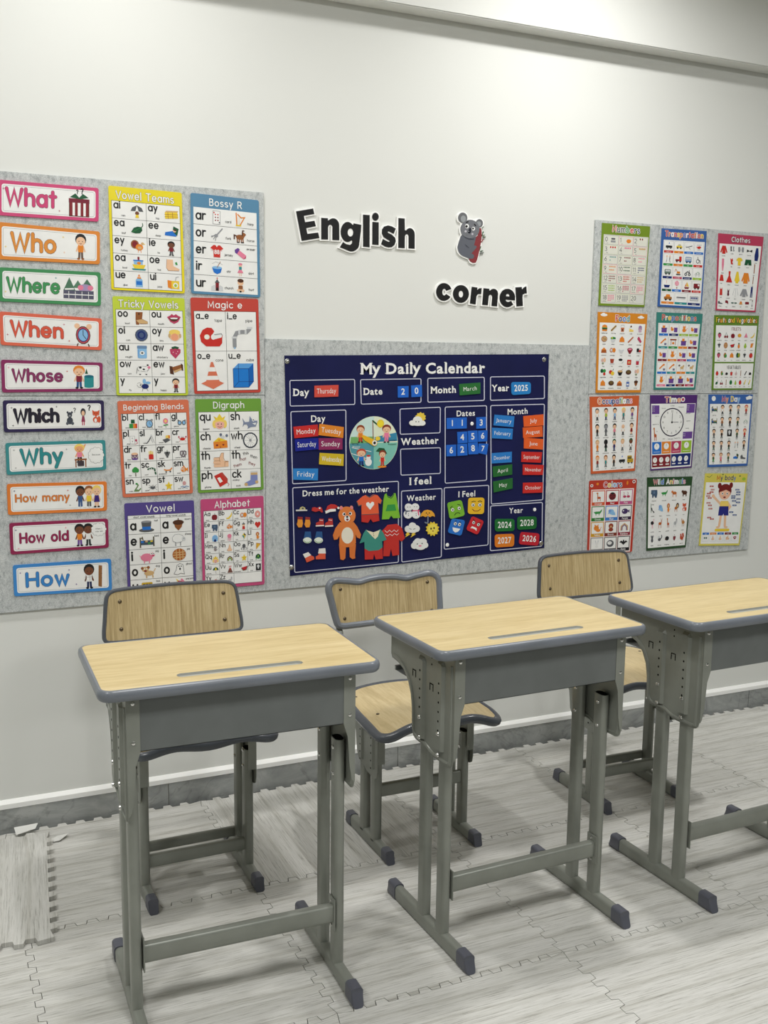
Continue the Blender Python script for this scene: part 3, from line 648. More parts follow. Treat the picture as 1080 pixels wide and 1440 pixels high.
# -------- little pictures, on a 10 x 10 field (x right, y down)
PIC = {
'umbrella': 'p G 1 5 2 2.6 5 1 8 2.6 9 5;p w 4 5 5 1.2 6 5;l G .3 5 5 5 9.2;e 5 6.4 1.3 1.2 S;p y 3.8 9.5 4.2 7.4 5.8 7.4 6.2 9.5', 'hay': 'p y 1 4 9.2 3.4 9.6 7.6 1.2 8.4;l m .3 1 5.5 9.5 5;l m .3 3 4 3.2 8.2;l m .3 6 3.8 6.2 8;l m .25 1 7 9.6 6.5;p T 1 4 2 2.8 9.8 2.4 9.2 3.4',
'leaf': 'p N .8 7.6 2.6 4.6 5 3.6 7.6 3.8 8 6 6.6 8 3.6 8.4;l n .25 1.2 7.6 7.6 4;l N .5 7.4 4.2 8.4 2.6 8.2 1.2', 'sleep': 'p b .6 8 1 5.8 6 4.6 8.4 6.4 8 8.4;p N 6.4 1.4 9.8 3 8.6 8 5.8 5;e 7 4.6 1.1 1 s;e 7.4 4 1 .7 M',
'turkey': 'e 3 4 2.6 3 m;e 3 4 1.7 2.2 R;e 5.8 5.8 2.4 2.2 o;e 7.8 3.2 .9 .9 T;p y 8.5 3.1 9.7 3.5 8.5 3.9;l o .35 5.2 7.8 5 9.4;l o .35 6.6 7.8 6.8 9.4;e 6 6.2 1.3 1 T', 'boat': 'p y 1 6 9.4 6 8 9 2.4 9;r 2 3.4 7.6 6 c;r 1.6 2.8 8 3.6 b;r 4.4 .6 5.6 2.8 R;e 5.2 5 1.3 1 o;p t .6 8.8 9.8 8.8 9 9.8 1.2 9.8',
'foot': 'p s 1.4 1 5.4 1 5.6 5.4 9.6 7.4 9.2 8.6 2.2 8.8 1 7;l m .2 1.4 1 1 7 2.2 8.8 9.2 8.6;p n 6.6 3 7.8 2.4 8.4 4.4 7.2 4.6', 'glue': 'p c 2.8 5 3.4 4 6.6 4 7.2 5 7.2 9.6 2.8 9.6;r 3.2 5.6 6.8 8.2 b;p o 3.6 3.8 5 .6 6.4 3.8;r 4 2.4 6 2.8 w', 'juice': 'p o 1.4 3.6 4 4 4 9.6 1.6 8.8;r 4 4 9 9.6 y;e 6.6 7 1.6 1.8 w;e 6.6 7.2 .9 1.1 l;l g .3 6.6 4 7 1.4 8.8 1',
'card': 'r 2.4 .6 7.6 9.6 w .6;b 2.4 .6 7.6 9.6 .2 G;e 3.2 1.8 .5 .6 r;e 4.2 3 .5 .5 r;e 6 3 .5 .5 r;e 4.2 5 .5 .5 R;e 6 5 .5 .5 R;e 4.2 7 .5 .5 R;e 6 7 .5 .5 R;e 7 8.4 .4 .6 G', 'harp': 'l o .8 2.4 .6 2.8 9 5 9.2 8.6 3.2 6 3.6 3.6 1.4;l T .15 3.4 3 3.8 8;l T .15 4.6 4 4.8 8.2;r 2 8.6 6 9.6 y', 'fork': 'l g .9 9 1 5 5.6;l g .6 5 5.6 1.2 6.6;l g .5 4.8 5.6 4 9.4;l g .5 4.2 6 2.6 8.6;l g .5 3.6 5.6 1.4 7.2;e 4.6 6 1.3 1.2 g',
'horse': 'e 5 5.6 3 1.8 m;p m 6.4 5 7 1.8 8.6 2.6 9.6 3.6 8.8 4.4 7.8 6;l M .8 6.6 4.4 7 1 8 1;l m .8 3 6.6 3 9.2;l m .8 4.4 7 4.4 9.2;l m .8 6 7 6 9.2;l m .8 7.2 6.6 7.4 9.2;l M .9 2.2 4.8 .8 4.4 .8 7;l k .7 3 9.3 4.2 9.3;l k .7 6 9.3 7.6 9.3',
'jersey': 'p r 2.6 1 4 1 5 2.4 6 1 7.4 1 9.6 3 8.4 5 7.4 4.2 7.4 9.4 2.6 9.4 2.6 4.2 1.6 5 .4 3;l w .4 .9 3.8 1.9 4.4;l w .4 8.2 4.4 9.2 3.8;t 5 7 88 2.6 w', 'eraser': 'p p 3.4 2.6 9.4 6.6 9 8.4 7.4 9.4 2 5.4 2 4;p P 3.4 1.6 1 3.2 1.2 5 2.6 6 4.8 2.6;p q 7.4 9.4 9.4 6.8 9.2 8.6', 'stir': 'p b 1.4 5 8.6 5 7.6 8.4 5 9.6 2.6 8.4;e 5 5 3.6 1 c;l m .4 5 5 7.4 .8;l g .2 1.6 2.4 4 1 7 1.8 9 2.8', 'skirt': 'e 5 2 1.3 1.3 s;e 5 1.4 1.5 .8 p;r 4 3.2 6 5.6 t .3;p p 4 5.4 6 5.4 7.2 7.6 2.8 7.6;l s .4 4.4 7.6 4.4 9.6;l s .4 5.6 7.6 5.6 9.6',
'church': 'p G 3.2 4 5 1.4 6.8 4;l r .25 5 .2 5 1.6;l r .25 4.4 .8 5.6 .8;r 3.8 4 6.2 9.6 R;p z .8 9.6 .8 6.8 3 5.6 3.8 6.4 3.8 9.6;p z 9.2 9.6 9.2 6.8 7 5.6 6.2 6.4 6.2 9.6;r 4.3 7.4 5.7 9.6 k', 'hurt': 'e 5 2.8 2.2 2.2 s;e 5 1.5 2.3 1.4 M;r 3.4 5 6.6 7.6 m .5;e 3.8 8.4 1.5 1 s;e 6.4 8.4 1.5 1 s;r 4.2 8.6 5.6 9.8 k', 'boot': 'p m 1.8 .6 6.4 .6 5.8 5.4 9.4 7.2 9.4 8.8 4.6 9 4 8.4 3.6 9.6 1.8 9.4 1.6 6;p T 1.8 6.4 5.6 5.6 9.4 7.4 9.2 8.6 4 8.6;r 3.4 1.2 4.4 2.6 M',
'mouth': 'p q .4 3.6 2.4 2.6 3.6 1.4 5 2.4 6.4 1.4 7.8 2.6 9.6 3.4 7.6 7 5 8.4 2.6 7;p M 1.6 4.2 5 3.8 8.4 4 7 6.2 5 6.8 3 6.2;p w 2.4 4.2 5 3.9 7.6 4.1 7 5 3 5', 'coin': 'e 5 5 4.2 4.4 G;e 5 5 3.8 4 (74,90,128);e 5 5 2.6 2.9 B;e 5 5 1.6 1.9 (74,90,128)', 'boyface': 'e 5 5.4 3.6 3.4 s;e 5 2.6 3.8 2 h;e 1.6 5 .8 1.6 T;e 8.6 5 .8 1.6 T;l M .3 3.6 6.8 4.6 7.4 5.8 7.2;e 3.8 5.4 .3 .3 k;e 6.4 5.4 .3 .3 k;e 5 5.9 2.4 2.6 (238,164,128)',
'jar': 'r 2 2 8 9.6 c 1;r 1.8 .6 8.2 2.8 (110,142,180) .6;e 5 5.8 1.6 1.4 w;e 5 5.8 .8 .7 G;l b .25 2.6 3.6 2.6 9', 'strawberry': 'p q 1.4 3 4 1.6 6 1.6 8.6 3 8.4 5.4 5 9.6 1.8 6;p N 2.4 1.4 5 .6 7.6 1.4 6.6 3 5 2.2 3.4 3;e 3.6 5 .25 .35 w;e 5.6 6 .25 .35 w;e 6.6 4.4 .25 .35 w', 'cow': 'e 5 5.2 3.6 1.8 w;l G .2 1.4 5 2.2 3.8 5 3.4 8 3.8 8.8 5.4 8 6.8 5 7 2 6.6 1.4 5;e 3.4 4.4 .9 .7 k;e 5.6 5.6 .8 .6 k;r 7.6 2.2 9.4 5 w .6;e 9 4.2 1 .9 p;e 8.2 2.6 .7 .6 k;l w .8 3 6.6 3 9;l w .8 7 6.6 7 9;l k .6 2.8 9.2 3.4 9.2;l k .6 6.8 9.2 7.4 9.2;l G .3 1.4 4.6 .8 8.6',
'pew': 'p M .8 3 2.8 3.4 3.6 9.2 1 8.6;p m 2.4 4 9.4 1.6 9.4 5.4 4 8;p T 3.4 6.6 9.4 4.2 9.4 5.4 4 8;p M 8.4 1 9.8 2.2 9.8 6.6 8.8 6', 'fly': 'e 6 6 2.4 1.8 B;e 2.4 5 1.6 1.7 w;l G .2 1 4 2.4 3.3 4 4.6 3.2 6.6 1.6 6.4 .8 5;e 3 5 .4 .5 k;e 5.6 2.4 1.1 1.9 c;e 8 3.4 1.6 1 c;l G .25 4.6 7.6 4 9.4;l G .25 7 7.6 7.8 9.2', 'tape': 'p r 5.4 1.2 6.4 2.6 5.4 4.4 6.4 6 9.2 5.2 9.6 4.2 9.4 7.6 8.4 9 3 9 1 7 .6 4.4 1.8 2 3.6 1;e 3.4 5 1.1 1.1 (240,236,214);e 3.4 5 .75 .75 w;e 5.9 5 .9 1.2 w;l g .3 6.4 4 9.2 3.6 9.6 4.4',
'pipe': 'l g 1.6 2 9 2 5.2 3 3.2 5 2.8 7 2.8 8.2 1.6;r .9 4.8 3.1 5.6 z .2;r 3.6 1.9 4.4 3.8 z .2;r 6.2 1.9 7 3.8 z .2;r 7.2 .6 9.4 1.5 z .2;e 2 9.7 .35 .4 c', 'cone': 'p (222,122,92) .4 7.8 5 6 9.6 7.8 5.2 9.8;p (222,122,92) 4.6 .4 5.4 .4 8 7.6 5 8.4 2.2 7.6;p w 4 2.2 6 2.2 6.5 3.7 3.5 3.7;p w 3 5.2 7.1 5.2 7.6 6.6 2.5 6.6', 'cube': 'p (34,124,210) 1 2.8 7.4 2.8 7.4 9.4 1 9.4;p (90,160,226) 1 2.8 3.2 1 9.4 1 7.4 2.8;p (24,100,184) 7.4 2.8 9.4 1 9.4 7.4 7.4 9.4;l B .15 3.2 1 3.2 7.4 9.4 7.4;l B .15 3.2 7.4 1 9.4;b 1 2.8 7.4 9.4 .15 B',
'block': 'r 3 1 7 4.6 N;r 1 5 5 9.4 n;r 5.2 5 9.4 9.4 o;p r 7.6 5 9.4 5 9.4 9.4 8 9.4', 'clock': 'e 5 5.6 3.8 3.9 G;e 5 5.6 3 3.1 c;l k .3 5 5.6 5 3.4;l k .3 5 5.6 6.8 6.8;e 2.4 1.8 1.4 1 g;e 7.6 1.8 1.4 1 g;l G .5 2.6 9 2 9.8;l G .5 7.4 9 8 9.8', 'flower': 'l N .4 5 5 5 9.8;e 5 3.2 2.8 2.8 p;e 5 3.2 1.4 1.4 h;e 3.6 7.4 1.4 .6 n;e 6.4 7 1.4 .6 n', 'glasses': 'e 2.6 5.4 2.3 2.4 G;e 7.4 5.4 2.3 2.4 G;e 2.6 5.4 1.5 1.6 c;e 7.4 5.4 1.5 1.6 c;l G .4 4.6 4.8 5.4 4.8;p G .2 3.6 1 2 2.6 3.4;p G 9.8 3.6 9 2 7.4 3.4',
'plug': 'r 1 1.4 6 9 w .4;b 1 1.4 6 9 .25 g;e 3.4 3.6 .5 .7 g;e 3.4 6.6 .5 .7 g;e 7.4 5.6 1.2 1.1 q;l q .4 8 6.6 9 8.4 6 9.6', 'slide': 'l G 1 1 9 3.4 6.6 6.6 1.4;l g .4 6.6 1.4 9.4 8.6;l g .4 5.4 2.6 7.4 8.4;r 5.2 .6 7.4 2.4 z', 'bread': 'p G .6 6 6 4.6 9.6 6.6 3.4 9.4;p h 4 4.6 4.2 2 7 1.6 7.2 4.6;p o 7 1.6 9 2 9 4.8 7.2 5.2', 'crab': 'e 5 6 2.8 1.6 r;l r .5 2.4 6 .8 4.4;l r .5 7.6 6 9.2 4.4;e 1 3.8 .9 .8 q;e 9 3.8 .9 .8 q;e 4.2 3.8 .7 .8 z;e 5.8 3.8 .7 .8 z;l r .3 2.6 7.2 1.2 8.6;l r .3 7.4 7.2 8.8 8.6',
'drum': 'r 1.4 3 8.6 8.4 (120,90,110) 1;e 5 3.2 3.6 1.2 s;l w .3 1.6 5 3.4 7.6 5 5 6.8 7.6 8.4 5;e 5 8.4 3.6 .9 P', 'fries': 'r 2.4 4.6 7.6 9.4 r .6;l y .7 3.2 5 3 1.6;l y .7 4.4 5 4.4 1;l y .7 5.6 5 5.6 1.2;l y .7 6.8 5 7 1.8;e 5 5 2.6 .8 r', 'grapes': 'e 3 3.6 1.2 1.2 G;e 5 3.4 1.2 1.2 k;e 7 3.6 1.2 1.2 G;e 4 5.4 1.2 1.2 G;e 6 5.4 1.2 1.2 G;e 5 7.4 1.2 1.2 G;l N .5 5 2.4 5 .8', 'pretzel': 'l (120,110,116) 1.2 5 8.4 2 6 2 3 4 2.4 5.4 4.6 7 8.6;l (120,110,116) 1.2 5 8.4 8 6 8 3 6 2.4 4.6 4.6 3 8.6',
'tree': 'r 4.3 5.4 5.7 9.8 (150,150,140);e 3.4 4 2.2 2.2 n;e 6.6 4 2.2 2.2 n;e 5 2.6 2.4 2 n', 'scarf': 'l N 1.6 .8 3.4 5 2.4 8 3.4 9 8.4;l w .5 2.4 3 2.4 4;l w .5 4.4 2.2 4.6 3.4;l w .5 7.4 2.8 6.8 4.2;l w .5 7.6 6.4 9 5.8', 'skate': 'l o 1.3 1 4.6 3 5.4 7.4 5.2 9.2 3.4;e 2.8 7 .9 .9 G;e 7.4 6.8 .9 .9 G', 'fish': 'e 4.6 5.4 3.2 2.6 o;p o 7 5.4 9.6 3 9.6 8;p o 3.6 3.2 5 1 6.4 3.4;e 3 4.8 .8 .8 w;e 3 4.8 .35 .4 k;l w .5 5 3.2 5 7.8', 'snake': 'l (110,140,90) 1.3 5.6 1.6 7 3 5.8 5 4 7 3 8.6 7 8.8 9.4 6.6;e 5.4 1.6 1.3 .9 n;e 5 8.2 2.6 1 (110,140,90)',
'spider': 'e 5 6 2.6 2 G;l G .3 2.8 5 .6 3.4;l G .3 7.2 5 9.4 3.4;l G .3 2.8 6.6 .6 8.8;l G .3 7.2 6.6 9.4 8.8;l G .3 3 5.8 .3 6;l G .3 7 5.8 9.8 6;e 4.2 4 1 1 w;e 5.8 4 1 1 w;e 4.4 4 .4 .4 k;e 5.6 4 .4 .4 k', 'star': 'p y 5 .8 6.3 3.8 9.4 4.1 7.1 6.3 7.8 9.4 5 7.8 2.2 9.4 2.9 6.3 .6 4.1 3.7 3.8;e 4.2 5.4 .35 .4 k;e 5.8 5.4 .35 .4 k', 'swim': 'e 4.6 3.6 2 2.1 (214,160,160);l (90,130,180) .7 .6 7.4 2.6 6.6 4.6 7.6 6.6 6.6 9.4 7.4;l (110,130,150) .5 1.6 8.6 4 8.2 8 8.8',
'queen': 'e 2 6.4 1.4 2.4 h;e 8 6.4 1.4 2.4 h;e 5 6.6 2.8 2.8 (244,184,170);p y 2.6 4.2 1.4 1.6 3.4 2.8 5 .3 6.6 2.8 8.6 1.6 7.4 4.2;p h 2.4 5.4 2.8 4 7.2 4 7.6 5.4 5 4.8;l R .3 3.8 7.8 5 8.4 6.2 7.8;e 4 6.4 .3 .4 k;e 6 6.4 .3 .4 k', 'shark': 'p (130,142,168) .4 3 2 5.6 4.6 5.4 5 2 6.6 4.2 9.4 4.4 9.8 5.6 8.6 8.4 4 8.8 3 7 1.6 7 .4 8.6 1 6;e 7.2 4.4 .8 .9 w;e 8.8 4.2 .6 .8 w;e 7.2 4.4 .35 .4 k;p w 6.4 6.4 9 6 8.4 7.4;p (130,142,168) 4 8 3.4 9.6 5.6 8.6',
'cheese': 'p o .8 5.4 9.2 4.8 9.4 9 1 9.4;p y .8 5.4 4 2.8 9.2 4.8;e 3 7.4 .7 .6 R;e 6.8 7.2 .6 .5 R;e 4.4 4.4 .8 .4 o;e 6.6 2.6 1.2 1 z;e 5.4 1.2 .8 .9 (110,120,140);e 9 1.8 .8 .9 (110,120,140);e 5 8.6 .4 .3 R', 'wheel': 'e 5 5 4.6 4.8 (50,58,72);e 5 5 3.8 4 w;l g .15 5 1.2 5 8.8;l g .15 1.4 5 8.6 5;l g .15 2.4 2.4 7.6 7.6;l g .15 7.6 2.4 2.4 7.6;l g .15 3.4 1.4 6.6 8.6;l g .15 6.6 1.4 3.4 8.6;e 5 5 .8 .8 g',
'thumb': 'r .6 3.2 5 5 s .8;r .4 5.2 5 7 s .8;r .6 7.2 5 9 s .8;p s 4 3.4 5.4 .6 6.6 .4 6.8 5.2 9.6 5.6 9.6 8.8 4.4 9;l m .2 .8 5.1 4.6 5.1;l m .2 .8 7.1 4.6 7.1;l m .2 4.2 3.4 5.4 .6 6.8 .6 6.6 3.6 7.6 5.4 9.6 5.6;l m .2 7.2 8.6 7.4 6 9.4 5.8;l m .2 1 3.2 4 3.2 4.4 6', 'phone': 'p r .6 2.6 4.4 1 8.6 7 4 9.4;p (190,70,60) 4 1 5.6 .6 8.8 4.6 8.6 7.4 6.6 4.6;p w 2.4 4 4 3.4 5.8 6 4 7;l q .3 8.6 7 9.6 8 8.8 9', 'sock': 'p (130,142,196) 4.6 1.2 8.8 1.2 8.8 8 6.6 8.8 3.6 9.6 1.2 9.2 .8 7.6 4.4 6;r 4.5 .6 8.9 1.6 z;r 4.6 1.6 8.8 3 T;e 1.6 8.6 1.1 1 T;e 8.2 7.4 1 1 T',
'hat': 'e 5 8 4.6 1.5 G;p G 2 1.6 8 1.6 7.4 7.8 2.6 7.8;p b 2.4 5.4 7.6 5.4 7.4 7.8 2.6 7.8;e 5 1.6 3 .8 g', 'acorn': 'p m 2.4 4 7.6 4 7 7 5 9.6 3 7;e 5 3.4 3.4 1.9 M;l M .6 5 1.8 5 .4;p M 1.8 3.6 8.2 3.6 7.8 4.6 2.2 4.6', 'bed': 'r .6 2 1.4 9.6 (96,90,70);r 8.6 1.6 9.4 8.8 (96,90,70);r 1.2 4.2 8.8 7.6 (70,84,100);r 1.4 4.6 3 6 b;r 4 4.2 5.4 5.6 T;r 5.6 5.8 7 7.2 n;r 7 4.4 8.4 5.6 y;p (96,90,70) 1.4 2.6 2.4 1 3 4.2', 'sheep': 'e 4.4 4.2 3.6 3.2 w;l g .25 1 3.4 2.6 1.2 5 .9 7.4 2 8 4.6 6.6 7 3.6 7.4 1.4 6 1 3.4;e 8 4.6 1.2 1.6 z;l g .6 3 7.2 3 9.6;l g .6 6 7 6 9.6;e 8.2 4.4 .3 .3 k',
'pig': 'e 4.4 5.6 3.6 3 p;e 7.6 3.8 1.8 1.8 p;e 7.2 3 .8 .9 w;e 8.6 3 .7 .8 w;e 7.4 3 .35 .35 k;e 8.6 3 .3 .35 k;e 8.4 4.6 .8 .5 q;l p .6 3 8 3 9.8;l p .6 6 8 6 9.8;l p .3 1 5 .2 4', 'pie': 'e 5 5 4.2 4.6 (176,98,44);l T .6 1.6 3.6 8.4 3.2;l T .6 1.2 5.4 8.8 5;l T .6 1.6 7.4 8.4 7;l T .6 3.2 1.4 3.4 9;l T .6 5.2 .8 5.4 9.4;l T .6 7.2 1.6 7.2 8.6', 'dog': 'e 5.6 6.2 3 1.9 T;e 3.4 3.2 2.1 2 T;e 1.6 2.2 .9 1.1 m;e 5.2 1.8 .9 1.1 m;e 3.4 4.4 .9 .7 R;l T .8 4 7.4 4 9.4;l T .8 7.6 7 7.8 9.4;l T .5 8.4 5 9.4 3;e 2.8 2.8 .5 .5 w;e 4.2 2.8 .5 .5 w', 'ghost': 'p w 5.2 .6 7 1.4 7.4 5 7.8 8.8 5.6 8 3.6 9 1.4 8.2 2.8 5.4 3.4 1.8;l G .3 5.2 .6 7 1.4 7.4 5 7.8 8.8 5.6 8 3.6 9 1.4 8.2 2.8 5.4 3.4 1.8 5.2 .6;e 4.6 2.6 .4 .5 k;e 6 2.6 .4 .5 k;e 5.2 4.6 .5 1 k',
'bus': 'r .8 1.6 7.4 8.6 (206,168,48) .8;r 7 4.6 9.8 8.4 (206,168,48) .6;r 1.6 2.8 3 5 (60,60,50);r 3.4 2.8 4.8 5 (60,60,50);r 5.2 2.8 6.8 5 (60,60,50);l k .35 1 6.4 9 6.4;e 3 8.8 1 1 k;e 7.8 8.8 1 1 k', 'unicorn': 'e 4.6 6.4 3.4 2.8 w;l p 1.3 6 1.4 7.8 4 8.4 8;p y 3.6 3.4 2.4 .2 4.8 2.8;l g .25 1 8.6 2.4 5.4 4 3.4 6 3.6;l q .9 4 2.6 6 3;e 4 5.8 .4 .5 k', 'apple': 'e 3.8 5.8 2.8 3.4 R;e 6.2 5.8 2.8 3.4 R;l M .5 5 3 5.4 .8', 'banana': 'p y .8 7.4 4 7 7.2 4 8.6 1.2 9.4 1.6 8.6 5.4 5 8.8 1.4 8.8;l M .4 8.8 1.2 9.2 .6', 'cookie': 'e 3 5 2.8 3 (200,130,90);e 7.2 5 2.6 3 o;e 3 5 1.6 1.8 z', 'donut': 'e 5 5 4 4.4 (214,130,120);e 5 5 3.4 3.7 (234,160,150);e 5 5 1.2 1.3 w',
'elephant': 'p (70,92,120) 1 1.4 9 1.4 9.4 5 8.4 9.6 6.4 9.6 5 7 3.8 9.6 2.4 9.6 2 6 .6 6;e 5 4 1.4 1.6 (100,124,150)', 'gnome': 'p r 3 9.6 3.4 5.6 6.6 5.6 7 9.6;e 5 4 2 1.8 s;p (150,150,150) 3 3 5 .4 7 3;e 5 3 2.4 .7 G', 'heart': 'p r 5 9.4 .8 4.8 .8 2.8 2.6 1.2 4.2 1.6 5 3 5.8 1.6 7.4 1.2 9.2 2.8 9.2 4.8', 'igloo': 'e 5 5 4.2 4.2 c;p c .8 5 9.2 5 8.6 9 1.4 9;e 5 8 1.6 1.8 B;l b .25 1.4 5.6 8.6 5.6;l b .25 2.2 3.4 7.8 3.4', 'jelly': 'e 5 3.4 3 2.6 p;l p .5 3 4.6 3 9;l p .5 4.4 5 4.4 9.6;l p .5 5.8 5 5.8 9.6;l p .5 7.2 4.6 7.2 9', 'kite': 'p y 5.6 .6 8.4 3.6 5.6 8.6 2.6 4;p t 2.6 4 5.6 3.8 5.6 8.6;p k 5.6 .6 8.4 3.6 5.6 3.8;l g .25 5.6 8.6 3.6 9.6', 'lion': 'e 4.4 3.4 2.6 2.6 (190,90,40);e 4.4 3.6 1.5 1.6 T;e 4.6 7.2 1.8 2 o;l o .4 6.4 8 8.6 6;l o .7 3.6 8.6 3.6 9.8;l o .7 5.6 8.6 5.6 9.8', 'monkey': 'e 5 5.6 2 2.4 (150,140,140);e 5 3 1.8 1.6 g;e 3 3 .8 .8 g;e 7 3 .8 .8 g;l g .5 6.8 7 9 5',
'nose': 'p s 4.6 .6 5.6 .6 7 5.6 8.8 7.6 7.4 9 2.6 9 1.2 7.6 3.4 5;l m .25 4.6 .6 3.4 5 1.2 7.6 2.6 9 7.4 9', 'octopus': 'e 5 3.8 2.4 2.6 G;l G .6 3.6 5 1 7 2 9;l G .6 4.4 6 4 9.4;l G .6 5.6 6 6.2 9.4;l G .6 6.4 5 9.4 7 8.2 9', 'pizza': 'p (190,120,40) 2.4 1 9.4 2.4 2 9.6;p y 3 2.2 8.4 3.2 2.6 8.6;e 4.4 4 .7 .7 r;e 6.4 3.8 .6 .6 r;e 3.6 6.2 .6 .6 r', 'rainbow': 'p (96,80,80) .6 8 1.4 4 5 1.6 8.6 4 9.4 8;p (200,190,110) 1.6 8 2.4 4.8 5 3 7.6 4.8 8.4 8;p n 2.6 8 3.2 5.4 5 4.2 6.8 5.4 7.4 8;p w 3.6 8 4 6.2 5 5.4 6 6.2 6.4 8;e 1.6 8.4 1.4 .9 z;e 8.4 8.4 1.4 .9 z', 'turtle': 'p N 1 7 1.6 3.4 5 1.4 8.4 3.4 9 7;p l 3.6 5.4 5 3 6.4 5.4;l n .8 2.4 7.6 1.6 9.2;l n .8 7.6 7.6 8.4 9.2;e 5 7.4 1.4 1 n', 'umb2': 'p N .6 5 2 2.4 5 1 8 2.4 9.4 5;p y 3.2 5 5 1 6.8 5;l g .35 5 5 5 9 6.2 9.2', 'volcano': 'p (120,80,70) 1 9.6 3.8 4 6.2 4 9 9.6;p r 3.4 5 4 3.6 6 3.6 6.6 5 5 6;e 4 1.8 1.1 1 (220,170,170);e 6 1.6 1.1 1 (220,170,170)', 'melon': 'p (200,40,50) .8 4.4 9.4 2.6 7.8 7 3.6 7.8;l N .7 .8 5 3.4 8.2 8 7.4 9.6 3;e 4 5.6 .25 .3 k;e 6 5 .25 .3 k', 'xray': 'r 1.4 .8 8.8 9.4 k;e 5 4 2 2.2 z;r 4 5.6 6 7.4 z', 'yoyo': 'e 4.6 6.4 3 3.2 r;e 4.6 6.4 1.2 1.3 z;l g .2 5 3.4 7 1 9 2.4', 'zebra': 'e 4.4 6 2.8 1.8 z;l G .4 3 4.6 3 7.4;l G .4 4.4 4.4 4.4 7.6;l G .4 5.8 4.6 5.8 7.4;r 6.6 1.6 8.4 5.6 z .5;l z .6 2.8 7 2.6 9.6;l z .6 6 7 6.2 9.6;l k .5 6.4 1.4 6.2 4.4',
'gift': 'r .7 3.4 9.3 9.9 M;r 1 3.4 9 9.6 w;r 1 3.8 2.2 9.6 R;r 3.2 3.8 4.4 9.6 R;r 5.6 3.8 6.8 9.6 R;r 7.8 3.8 9 9.6 R;r .6 3 9.4 4.6 (120,30,50);p N 1 2.6 3.4 1 5 2.6 6.6 1 9 2.4 5.4 3.2;t 4.2 1.2 ? 1.6 k;t 6.2 1 ? 2 k', 'zoo': 'p (80,120,96) .4 6 2.2 1 4 6;p (90,130,104) 3.2 5 4.8 2 6.4 5;p (80,120,96) 5.6 5 7.6 1.4 9.6 5;e 7 5 2.2 1.6 (170,150,190);e 5.6 4.8 .9 1 p;e 8.6 4.8 .9 1 p;p (90,90,110) .4 6 9.6 6 9.6 9.2 .4 9.2;l w .3 .6 7.6 9.4 7.6;l w .18 2 6.4 2 9;l w .18 4 6.4 4 9;l w .18 6 6.4 6 9;l w .18 8 6.4 8 9;l w .5 1 5.6 3.4 5.4', 'alarm': 'e 5 5.4 3.7 3.7 M;e 5 5.4 3.3 3.3 (200,80,90);e 5 5.4 2.8 2.8 B;e 5 5.4 2.4 2.4 c;l k .3 5 5.4 5 3.4;l k .3 5 5.4 6.4 6.8;e 2 1.8 1.4 1.1 s;e 8 1.8 1.4 1.1 s;l M .5 2.4 9 2 9.8;l M .5 7.6 9 8 9.8', 'teddy': 'e 5 3 2 1.8 (70,74,84);e 3.2 1.4 .8 .8 (70,74,84);e 6.8 1.4 .8 .8 (70,74,84);e 5 6.8 2.6 2.4 (70,74,84);e 2.8 8.6 1.2 1 (90,94,104);e 7.2 8.6 1.2 1 (90,94,104);e 5 3.6 .9 .6 g',
'doll': 'e 5 2.6 2.4 2.2 (60,58,66);e 5 3.2 1.5 1.4 s;p (150,60,90) 3.2 8 4 4.8 6 4.8 6.8 8;l q .6 4.2 8 4.2 9.8;l q .6 5.8 8 5.8 9.8', 'fox': 'p (214,92,60) 1.6 1 3.6 2 6.4 2 8.4 1 8 4.4 5 6.2 2 4.4;p w 2.8 4 5 6 7.2 4 6.4 5.6 5 6.4 3.6 5.6;e 4.6 7.6 2.6 2 (214,92,60);e 7.8 7.4 1.6 2.2 (214,92,60);e 4.6 8 1.2 1.4 w;e 4 3.4 .3 .3 k;e 6 3.4 .3 .3 k', 'desk': 'r .6 3.4 9.4 4.6 m;r 1 4.6 1.8 9.8 m;r 8.2 4.6 9 9.8 m;r 2.6 5 7.4 9 (70,60,66) .6', 'cloud': 'e 3 4 2.4 2.4 G;e 6 3.4 2.6 2.4 G;e 8 5 1.8 2 G;e 5 6.4 3 2 G;e 2 5.6 1.7 1.7 G;e 3 4 2.1 2.1 w;e 6 3.4 2.3 2.1 w;e 8 5 1.5 1.7 w;e 5 6.4 2.7 1.7 w;e 2 5.6 1.4 1.4 w', 'ruler': 'p (150,104,64) 3 .4 7 .6 6 9.8 2 9.4;l M .25 6.8 2 5.8 2;l M .25 6.6 4 5.6 4;l M .25 6.4 6 5.4 6', 'drumcan': 'r 1 1.6 9 9 t;e 5 1.6 4 1.1 (30,110,130);e 5 9 4 1 t', 'pyr': 'p N 5 .6 8 9.4 2 9.4',
